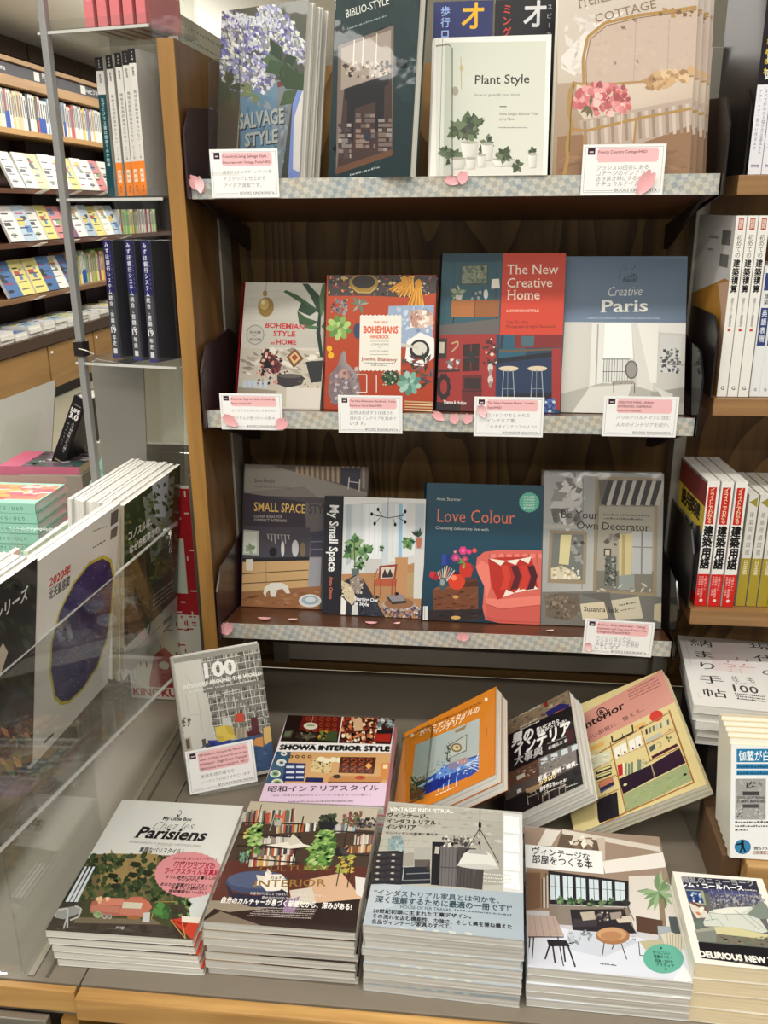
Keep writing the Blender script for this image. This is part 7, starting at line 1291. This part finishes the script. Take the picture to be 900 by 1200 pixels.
shelf_card('white card with pink heading below the teal and red book, middle shelf', (555, 511), 2, ['The New Creative Home : London', 'Style/HRD'], ['ロンドンのおしゃれな', 'インテリア集。', 'このままインテリアのよう!!'], .105, .062)
shelf_card('white card with pink heading below the grey blue book, middle shelf right', (705, 511), 2, ['CREATIVE PARIS, URBAN', 'INTERIORS, INSPIRING', 'INNOVATORS/HRD'], ['パリのアパルトマンに住む', '人々のインテリアを紹介。'], .109, .062)
shelf_card('white card with pink heading below the mirror cover book, lowest shelf right', (682, 765), 3, ['Be Your Own Decorator : Taking', 'Inspiration and Cues from Today’s Top', 'Designers/Rizzoli/HRD'], ['ファッションから', 'インテリアまで幅広い', '有名デザイナーも参照', 'しています。'], .111, .063, -1.5)
Q = frame(-.0201, -.1621, .654, 23.4, 16.2, 1.95)
Pc = Q @ Vector((-.004, -.0075, .0125)); Mc = frame(Pc.x, Pc.y, Pc.z + .004, 23.4, 19, 1.0)
card('white card with pink heading before the wrapped armchair book on the table', Mc, .110, .070, ['100 Interiors Around the World: So', 'wohnt die Welt, Un tour du monde des', 'intérieurs : Engl.-Deut.-Français', '(Bibliotheca Universalis)2019. 100 S.'], ['世界各地の様々な', 'インテリアが紹介されています'], 'pop card on the table')

PET = [flat('petal_pink', (240, 176, 180), .6, var=.05), flat('petal_pale', (244, 196, 198), .6, var=.05)]
def petal_mesh(L, w, mat, curl=.15, notch=True):
    n = 8; v = []; f = []
    for i in range(n + 1):
        t = i / n; hw = w * math.sin(math.pi * min(1, t * .92 + .04)) ** .8 * (.75 + .35 * t); z = curl * L * (t - .5) ** 2
        top = -L * .0
        for j in (-1, -.5, 0, .5, 1):
            y = t * L - (L * .16 * (1 - abs(j)) ** 1 if (notch and i == n) else 0) ; x = hw * j if i < n else w * .55 * j
            if i == n: y = L * (1.0 - .13 * (1 if j == 0 else 0) - .05 * (abs(j) == 1))
            v.append((x, y, z + curl * w * j * j * .6))
    for i in range(n):
        for j in range(4): k = i * 5 + j; f.append((k, k + 1, k + 6, k + 5))
    m = len(v); v += [(x, y, z - .0005) for x, y, z in v[:m]]; f += [(b + m, a + m, d + m, c + m) for a, b, c, d in f[:]]
    return mesh('paper_petal', v, f, mat, smooth=True)
PM_ = [petal_mesh(.026, .0085, PET[0]), petal_mesh(.022, .0075, PET[1], .3), petal_mesh(.019, .009, PET[0], .1)]
def petal(label, px, y, ang, k=0, s=1.0, lean=-4, flat_=None):
    if flat_: 
        P = atY(px[0], px[1], y); P.z = shz(flat_, y) + .0012; M = Matrix.Translation(P) @ Matrix.Rotation(-TILT, 4, 'X') @ Matrix.Rotation(ang * D2R, 4, 'Z')
    else: P = atY(px[0], px[1], y); M = frame(P.x, y, P.z, 0, lean, ang)
    o = link('paper_petal', PM_[k], None, M @ Matrix.Scale(s, 4)); tag(o, label, 'petal', 'pink paper petals on the shelf edges'); return o
PT = [((240, 224), -.004, 48, 0, 1.15, 'larger petal at the left end of the upper shelf, leaning left'), ((236, 226), -.007, 8, 1, 1.05, 'upright petal at the left end of the upper shelf, before the larger one'),
      ((537, 215), -.004, 68, 0, .8, 'flat lying petal left of the pair below the plant book'), ((541, 216), -.006, -8, 2, .95, 'upright petal right of the pair below the plant book'), ((748, 228), -.0085, -28, 0, 1.35, 'long petal on the right end of the sofa book card'),
      ((278, 499), -.008, 52, 0, 1.05, 'petal on the lower left corner of the red-spined book card'), ((324, 502), -.008, -48, 2, 1.15, 'petal on the lower right corner of the red-spined book card'),
      ((521, 492), -.004, 58, 0, .85, 'first petal of the row below the teal and red book'), ((533, 497), -.005, 4, 2, .9, 'second petal of the row below the teal and red book'), ((546, 497), -.004, -16, 2, .9, 'third petal of the row below the teal and red book'), ((568, 489), -.0075, 22, 1, 1.0, 'petal on the left edge of the teal and red book card'),
      ((266, 744), -.004, 18, 2, 1.25, 'left petal of the pair at the left end of the lowest shelf'), ((266, 744), -.006, -14, 0, 1.0, 'right petal of the pair at the left end of the lowest shelf'), ((542, 751), -.004, 22, 2, .85, 'left petal of the pair below the teal armchair book'), ((542, 751), -.006, -28, 2, .85, 'right petal of the pair below the teal armchair book'), ((690, 763), -.008, 10, 1, .8, 'petal on the lower left corner of the mirror book card')]
for px, y, ang, k, s_, lab in PT: petal('pink paper ' + lab, px, y, ang, k, s_)
for px, y, ang, k, s_, lab in [((302, 724), .030, -95, 0, .9, 'petal lying below the kitchen photo book'), ((338, 728), .028, -85, 1, .7, 'petal lying between the kitchen book and the black-spined book'), ((428, 730), .030, -95, 0, .8, 'petal lying below the black-spined book'), ((461, 732), .028, -60, 1, .6, 'petal lying below the right half of the black-spined book'), ((640, 742), .024, -80, 1, .6, 'petal lying left of the mirror book')]:
    petal('pink paper ' + lab, px, y, ang, k, s_, flat_=3)

# ================================================================== LEFT: MAGAZINES, TOWER BOOKS, MINT PILE
def d_chart(a):
    a.base((226, 224, 218)); CE = (300, 700)
    oval = [(190, 830), (196, 730), (225, 620), (275, 520), (330, 450), (380, 425), (408, 440), (418, 490), (412, 600), (395, 720), (360, 820), (310, 900), (260, 948), (230, 955), (205, 930)]
    cx, cy = 305, 690
    a.poly([(cx + (x - cx) * 1.055, cy + (y - cy) * 1.05) for x, y in oval], (196, 184, 60)); a.poly(oval, (44, 34, 96)); 
    a.specks(160, (190, 430), (418, 950), (1.0, 2.6), [(170, 166, 206), (120, 116, 180), (206, 206, 226)], 5, poly=oval); a.specks(40, (200, 440), (410, 940), (8, 26), [(52, 42, 108), (40, 32, 88), (60, 50, 116)], 6, .5, poly=oval)
    a.text('2020年', (186, 530), (262, 478), (196, 40, 46), 34, .04); a.line([(184, 540), (262, 488)], 2, (60, 60, 60)); a.text('北天星座図', (184, 576), (258, 522), (40, 40, 44), 32, .03)
    a.poly([(411, 262), (438, 246), (436, 292), (409, 310)], (90, 88, 84)); a.poly([(411, 322), (436, 305), (432, 342), (408, 358)], (90, 88, 84)); a.dash((345, 330), (395, 310), 6, (110, 110, 110)); a.dash((345, 390), (390, 362), 8, (60, 60, 60)); a.poly([(160, 1105), (200, 1070), (196, 1082), (160, 1118)], (60, 60, 60))
def d_garden(a):
    a.base((206, 204, 200)); a.poly([(160, 230), (665, 80), (668, 545), (462, 740)], (50, 66, 42)); q = [(465, 225), (660, 85), (668, 545), (460, 740)]
    a.poly([(530, 200), (640, 120), (630, 330), (560, 420)], (130, 140, 130)); a.poly([(560, 150), (620, 110), (610, 260), (570, 260)], (176, 186, 196))
    G = [(50, 76, 46), (76, 104, 60), (36, 56, 38), (96, 120, 70), (60, 84, 50), (120, 116, 70)]
    a.specks(260, (465, 90), (665, 730), (6, 16), G, 3, .6, poly=q); a.poly([(470, 420), (540, 370), (545, 640), (470, 730)], (96, 80, 60)); a.specks(60, (470, 380), (550, 720), (6, 16), [(120, 100, 76), (76, 66, 48), (140, 120, 96)], 7, .6, poly=q); a.specks(60, (570, 400), (660, 520), (6, 16), [(130, 116, 50), (110, 90, 40), (96, 100, 50)], 8, .6, poly=q); a.line([(545, 420), (560, 620), (550, 700)], 5, (20, 24, 24)); a.poly([(556, 500), (668, 440), (668, 545), (560, 650)], (34, 46, 36))
    a.text('コノスルは、', (480, 342), (560, 285), (226, 226, 216), 26, .03); a.text('なぜ自転車なの?', (482, 388), (590, 308), (226, 226, 216), 26, .03); a.poly([(613, 294), (655, 270), (655, 285), (614, 310)], (206, 206, 206))
    for i in range(4): a.dash((566, 548 + i * 18), (645, 490 + i * 18), 7, (196, 200, 190), seed=i)
    a.poly([(608, 650), (645, 622), (645, 640), (608, 668)], (90, 88, 84)); a.poly([(608, 690), (645, 660), (645, 672), (608, 702)], (90, 88, 84)); a.dash((480, 770), (600, 670), 6, (110, 108, 104))
def d_sti(a):
    a.base((34, 36, 36)); a.specks(120, (-150, 560), (140, 1040), (8, 24), [(44, 50, 48), (28, 30, 32), (56, 62, 52), (40, 60, 40)], 3, .6, 45); a.text('STiシリーズ', (-30, 728), (108, 606), (214, 218, 214), 34, .03); a.text('レガシィ', (-110, 700), (66, 590), (60, 100, 60), 20)
    a.poly([(-40, 850), (30, 740), (44, 760), (10, 850)], (190, 180, 160)); a.specks(60, (-60, 960), (110, 1100), (8, 22), [(120, 90, 60), (80, 110, 60), (40, 44, 70), (170, 130, 90)], 6, .6, 45)
def mag_set(lab, pose, W, H, T, draw, quad, n, colr, spn, grp, st=.0002):
    M = frame(*pose); a = Art(W, H, ZS, quad); draw(a)
    for i in range(n):
        Mi = M @ Matrix.Translation((rnd.uniform(-.004, .004) * (i > 0), rnd.uniform(-.003, .001) * (i > 0), -(T + st) * i))
        s = None
        if i < 3: s = Art(T, H); s.base(spn); s.vtext('季刊', (.5, .2), (.5, .14), .02, (60, 60, 60)); 
        mkbook('magazine', lab % ('front copy' if i == 0 else NTH[i] + ' copy behind the front'), Mi, W, H, T, cover=colr if i % 4 else (226, 226, 222), art=a if i == 0 else None, spine=s, group=grp, pm=GLOSSY)
mag_set('white magazine with navy star chart in the acrylic rack, %s', (-.1352, -.424, .8645, 87.5, -9.9, -.4), .2287, .2958, .006, d_chart, [(47, 658), (141, 591), (127, 800), (35, 903)], 3, (224, 222, 216), (214, 212, 206), 'star chart magazines in the rack')
mag_set('green garden photo magazine in the acrylic rack, %s', (-.1246, -.1386, .8365, 88.1, -5.7, -.57), .2404, .2947, .006, d_garden, [(148, 593), (208.6, 547.5), (211, 722), (142.6, 800)], 14, (214, 212, 206), (150, 140, 120), 'garden photo magazines in the rack')
mag_set('black car magazine at the near end of the acrylic rack, %s', (-.1365, -.655, .882, 87.5, -9, -.4), .225, .285, .006, d_sti, [(-70, 775), (44, 678), (36, 850), (-80, 985)], 9, (206, 204, 200), (40, 40, 44), 'black car magazines in the rack')
# assorted loose magazines behind them
PALM = [(226, 222, 210), (222, 190, 176), (206, 220, 196), (196, 190, 206), (230, 228, 222), (150, 130, 90), (214, 206, 180)]
for i in range(12):
    y = -.66 + (i % 4) * .21 + rnd.uniform(-.02, .02); T = .007; M = frame(-.225 - .012 * (i // 4) - .001 * (i % 3), y, .868 - .1 * (y + .42) - .004, 88 + rnd.uniform(-3, 3), -6 - (i // 4) * 1.5)
    mkbook('magazine', 'loose %s magazine %s of the rack' % (['cream', 'pink', 'pale green', 'lilac', 'white', 'brown', 'beige'][i % 7], ('near', 'middle', 'far', 'farthest')[i % 4] + (' part, front layer', ' part, middle layer', ' part, back layer')[i // 4]), M, .19, .235 - .02 * (i // 4) + .006 * (i % 3), T, cover=PALM[i % 7], page='white', group='loose magazines in the rear of the rack')
# tower: three dark blue spines
for i, (px, lab) in enumerate((((134.5, 419), 'leftmost'), ((159, 422), 'middle'), ((177.5, 424), 'rightmost'))):
    s = lay(.0165, .188, (38, 38, 88)); s.uv(0, 0, 1, .56, (70, 70, 74)); s.vtext('みずほ銀行システム統合、苦闘の', (.42, .985), (.42, .25), .045, (222, 222, 228), .012, .95); s.text('19', (.1, .222), (.74, .222), (222, 222, 228), None, .02); s.vtext('年史', (.42, .205), (.42, .105), .045, (222, 222, 228), .012, .95); s.uv(.2, .04, .65, .085, (206, 206, 210)); s.uv(0, 0, 1, .025, (50, 50, 120)); s.vtext('システム統合の全記録', (.84, .96), (.84, .60), .012, (150, 150, 190))
    P = atZ(px[0], px[1], 1.3145); M = spine_frame(P.x + .0, P.y + .0, 1.3148, .0165, -20, 1, 0)
    mkbook('hardcover_book', '%s of the three navy and grey spines on the lower tower shelf' % lab, M, .095, .188, .0165, cover=(58, 58, 66), hard=True, spine=s, group='navy and grey books on the tower', page='white')
# tower: white spines with orange bands and a teal one
for i, (px, lab, bandc) in enumerate((((125.5, 227), 'teal banded spine, leftmost of the five on the upper tower shelf', (24, 70, 76)), ((138.3, 229), 'white spine with orange foot, first right of the teal spine', 0), ((148.6, 230), 'white spine with orange foot, second right of the teal spine', 0), ((157, 231), 'white spine with orange foot, third right of the teal spine', 0), ((164.5, 232), 'white spine with orange foot, rightmost of the five on the upper tower shelf', 0))):
    T = .0115 if i else .014; s = lay(T, .2, (212, 208, 202)); s.uv(0, .905, 1, 1, (36, 32, 34)); s.vtext('PEN', (.5, .985), (.5, .92), .02, (220, 220, 216)); s.vtext('pen', (.5, .88), (.5, .82), .035, (50, 46, 48), .02)
    if bandc: s.uv(0, .0, 1, .74, bandc); s.vtext('なぜビジネス書は間違うのか教養', (.5, .72), (.5, .22), .03, (190, 206, 206), .01)
    else: s.uv(0, 0, 1, .245, (232, 130, 50)); s.vtext('機械言語翻訳論争ならない', (.5, .73), (.5, .38), .026, (70, 66, 66), .0); s.vtext('モリソン著', (.5, .36), (.5, .26), .018, (90, 86, 86)); s.uv(.25, .10, .75, .19, (236, 214, 190)); s.vtext('翻訳', (.5, .18), (.5, .11), .024, (160, 80, 30)); s.vtext('書房', (.5, .08), (.5, .02), .02, (130, 60, 30))
    P = atZ(px[0], px[1], 1.5685); M = spine_frame(P.x, max(.03, min(.11, .10 - .017 * i)), 1.569, T, -12, 0); Pq = atY(px[0], px[1], M.translation.y); M.translation.x = Pq.x + T
    mkbook('paperback_book', lab, M, .07, .2, T, cover=(196, 194, 188), spine=s, group='slim books on the upper tower shelf')
for i in range(5):
    P = atY(100 + i * 16, 24, .07); s = lay(.0155, .19, (214, 120, 124)); s.uv(.3, .2, .7, .8, (226, 150, 150)); s.vtext('桃色の本', (.5, .75), (.5, .3), .04, (240, 210, 206))
    M = spine_frame(P.x, .07 - .003 * i, 1.8008, .0155, -12); mkbook('paperback_book', 'pink spine, %s on the top shelf of the tower' % ('leftmost', 'second from left', 'third from left', 'fourth from left', 'rightmost')[i], M, .1, .19, .0155, cover=(206, 116, 120), spine=s, group='pink books on the top tower shelf')
# mint pile
s = Art(.0205, .188); s.base((150, 206, 186)); v, f, x0, x1, y0, y1 = glyphs('エクソダス・アメリカ', .02)
for t, vv, L in (('エクソダス', .178, .08), ('さくら・ひとり', .085, .06)):
    v, f, x0, x1, y0, y1 = glyphs(t, .01); sc = L / (x1 - x0); s.z += s.STEP; k = len(s.v)
    for X, Y in v: s.v.append((.0065 + Y * sc, vv - (X - x0) * sc, s.z))
    s.f += [tuple(j + k for j in q) for q in f]; s.c += [lin((60, 96, 90))] * len(v)
a = Art(.13, .188); a.base((156, 208, 188)); a.uv(.16, .02, .9, .98, (226, 130, 96)); a.uv(.3, .1, .7, .9, (214, 96, 110)); a.uv(.5, 0, .62, 1, (232, 226, 220)); a.specks(50, (.16, .02), (.9, .98), (.04, .12), [(236, 170, 80), (224, 110, 110), (240, 196, 186), (206, 80, 90)], 3)
P = atZ(41, 590, 1.0); NM = 8; first = None
for i in range(NM):
    M = frame(P.x + rnd.uniform(-.002, .002), P.y + rnd.uniform(-.003, .003), 1.0 - .0209 * i, 90 + rnd.uniform(-.8, .8), 90)
    if first is None: first = mkbook('hardcover_book', 'mint green book on top of the mint pile at left', M, .13, .188, .0205, cover=(150, 206, 186), hard=True, art=a, spine=s, group='mint green books in a pile')
    else: copy_tree(first, M, 'mint green book, %s in the mint pile at left' % ('bottom' if i == NM - 1 else ORD[i]), skip=('front_print',))
# pile with photo cover behind
a = Art(.13, .188); a.base((70, 60, 66)); a.uv(0, .72, 1, 1, (196, 90, 120)); a.specks(60, (0, 0), (1, .7), (.05, .14), [(40, 36, 44), (110, 100, 106), (176, 170, 176), (60, 90, 80), (90, 60, 80)], 4); a.vtext('SAGA', (.3, .6), (.7, .3), .1, (220, 216, 220), .02)
P = atZ(90, 549, 1.0)
for i in range(8):
    M = frame(P.x + rnd.uniform(-.002, .002), P.y + rnd.uniform(-.003, .003) + .01, 1.0 - .0209 * i, 92, 90)
    mkbook('hardcover_book', 'dark photo cover book, %s in the pile behind the mint one' % ('topmost' if i == 0 else ('bottom' if i == 7 else ORD[i])), M, .13, .188, .0205, cover=(196, 104, 130) if i == 0 else (176, 150, 140), page='cream', art=a if i == 0 else None, group='photo cover books behind the mint pile')
# leaning mint and pink books right of the piles
s2 = Art(.024, .188); s2.base((150, 206, 186)); s2.vtext('さくら・ひとり', (.5, .9), (.5, .35), .05, (60, 96, 90), .01)
P = atY(86, 612, .22); mkbook('hardcover_book', 'mint green book leaning beside the mint pile', spine_frame(P.x, .22, P.z, .022, -6, 0, -30), .10, .17, .022, cover=(150, 206, 186), hard=True, spine=s2)
P = atY(70, 600, .36); P.z = .88; mkbook('hardcover_book', 'magenta book leaning behind the leaning mint book', spine_frame(P.x, .36, P.z, .02, -6, 0, -34), .09, .12, .02, cover=(206, 70, 120), hard=True)
# black book with white title
s3 = Art(.03, .194); s3.base((26, 24, 26)); s3.text('LIFE', (.14, .80), (.86, .80), (226, 226, 226), None, .05); s3.text('3.0', (.14, .715), (.86, .715), (226, 226, 226), None, .05); s3.vtext('人工知能時代に人間で', (.66, .68), (.66, .26), .036, (206, 206, 206), .01); s3.vtext('あるということ', (.3, .66), (.3, .34), .03, (180, 180, 180)); s3.dash((.2, .90), (.8, .90), .02, (150, 150, 150)); s3.uv(0, .0, 1, .10, (50, 44, 40)); s3.dash((.2, .15), (.8, .15), .03, (170, 160, 120))
P = atY(60, 546, .56); mkbook('hardcover_book', 'black book with white title leaning at left behind the piles', spine_frame(P.x, .56, P.z, .03, -8, 0, -27), .13, .194, .03, cover=(24, 22, 24), spine=s3, hard=True)
tag(link('book_riser', bbox('book_riser', (P.x - .05, .50, .83), (P.x + .10, .615, P.z - .004), flat('counter_grey', (150, 144, 132), .5), .002)), 'grey riser under the black leaning book behind the piles', 'riser')
# red and cream patterned poster behind the rack
ps = bpy.data.objects.new('poster_board', None); COL.objects.link(ps); PB = atY(149, 833, .115); Mp = frame(-.226, .115, .6515, 0, 0); ps.matrix_world = Mp
tag(ps, 'red and cream patterned poster board standing left of the oak panel', 'poster')
PW, PH = .146, .432; a = Art(PW, PH); a.base((222, 216, 200)); RDc = (176, 36, 44); R = random.Random(5)
a.uv(.45, .78, 1, .99, RDc); a.uv(0, .42, 1, .78, RDc); a.uv(.3, .60, .88, .77, (206, 214, 196)); a.uv(.3, .52, .88, .60, (206, 214, 196)); a.uv(.0, .06, 1, .42, (222, 220, 206))
for i in range(150):
    x, y = R.uniform(0, .95), R.uniform(.12, .97); c = (226, 216, 200) if i % 2 else RDc
    if .28 < x < .9 and .5 < y < .78: continue
    w_, h_ = R.choice(((.09, .006), (.018, .028), (.06, .006), (.016, .02))); a.uv(x, y, min(1, x + w_), y + h_, c)
a.loc([(.25 * PW, .06 * PH), (.75 * PW, .06 * PH), (.9 * PW, .10 * PH), (.7 * PW, .13 * PH), (.62 * PW, .22 * PH), (.5 * PW, .26 * PH), (.36 * PW, .22 * PH), (.28 * PW, .12 * PH)], RDc); a.ell((.48, .17), (.07, .02), (226, 216, 200)); a.uv(.70, .20, .9, .23, (120, 190, 206))
a.text('KINOKUNIYA', (.02, .015), (.98, .015), RDc, None, .03)
link('board', bbox('board', (0, 0, -.004), (PW, PH, 0), flat('cream_paper', (206, 204, 186), .7)), ps); a.build('poster_print', ps, Matrix.Translation((0, 0, 2e-5)))
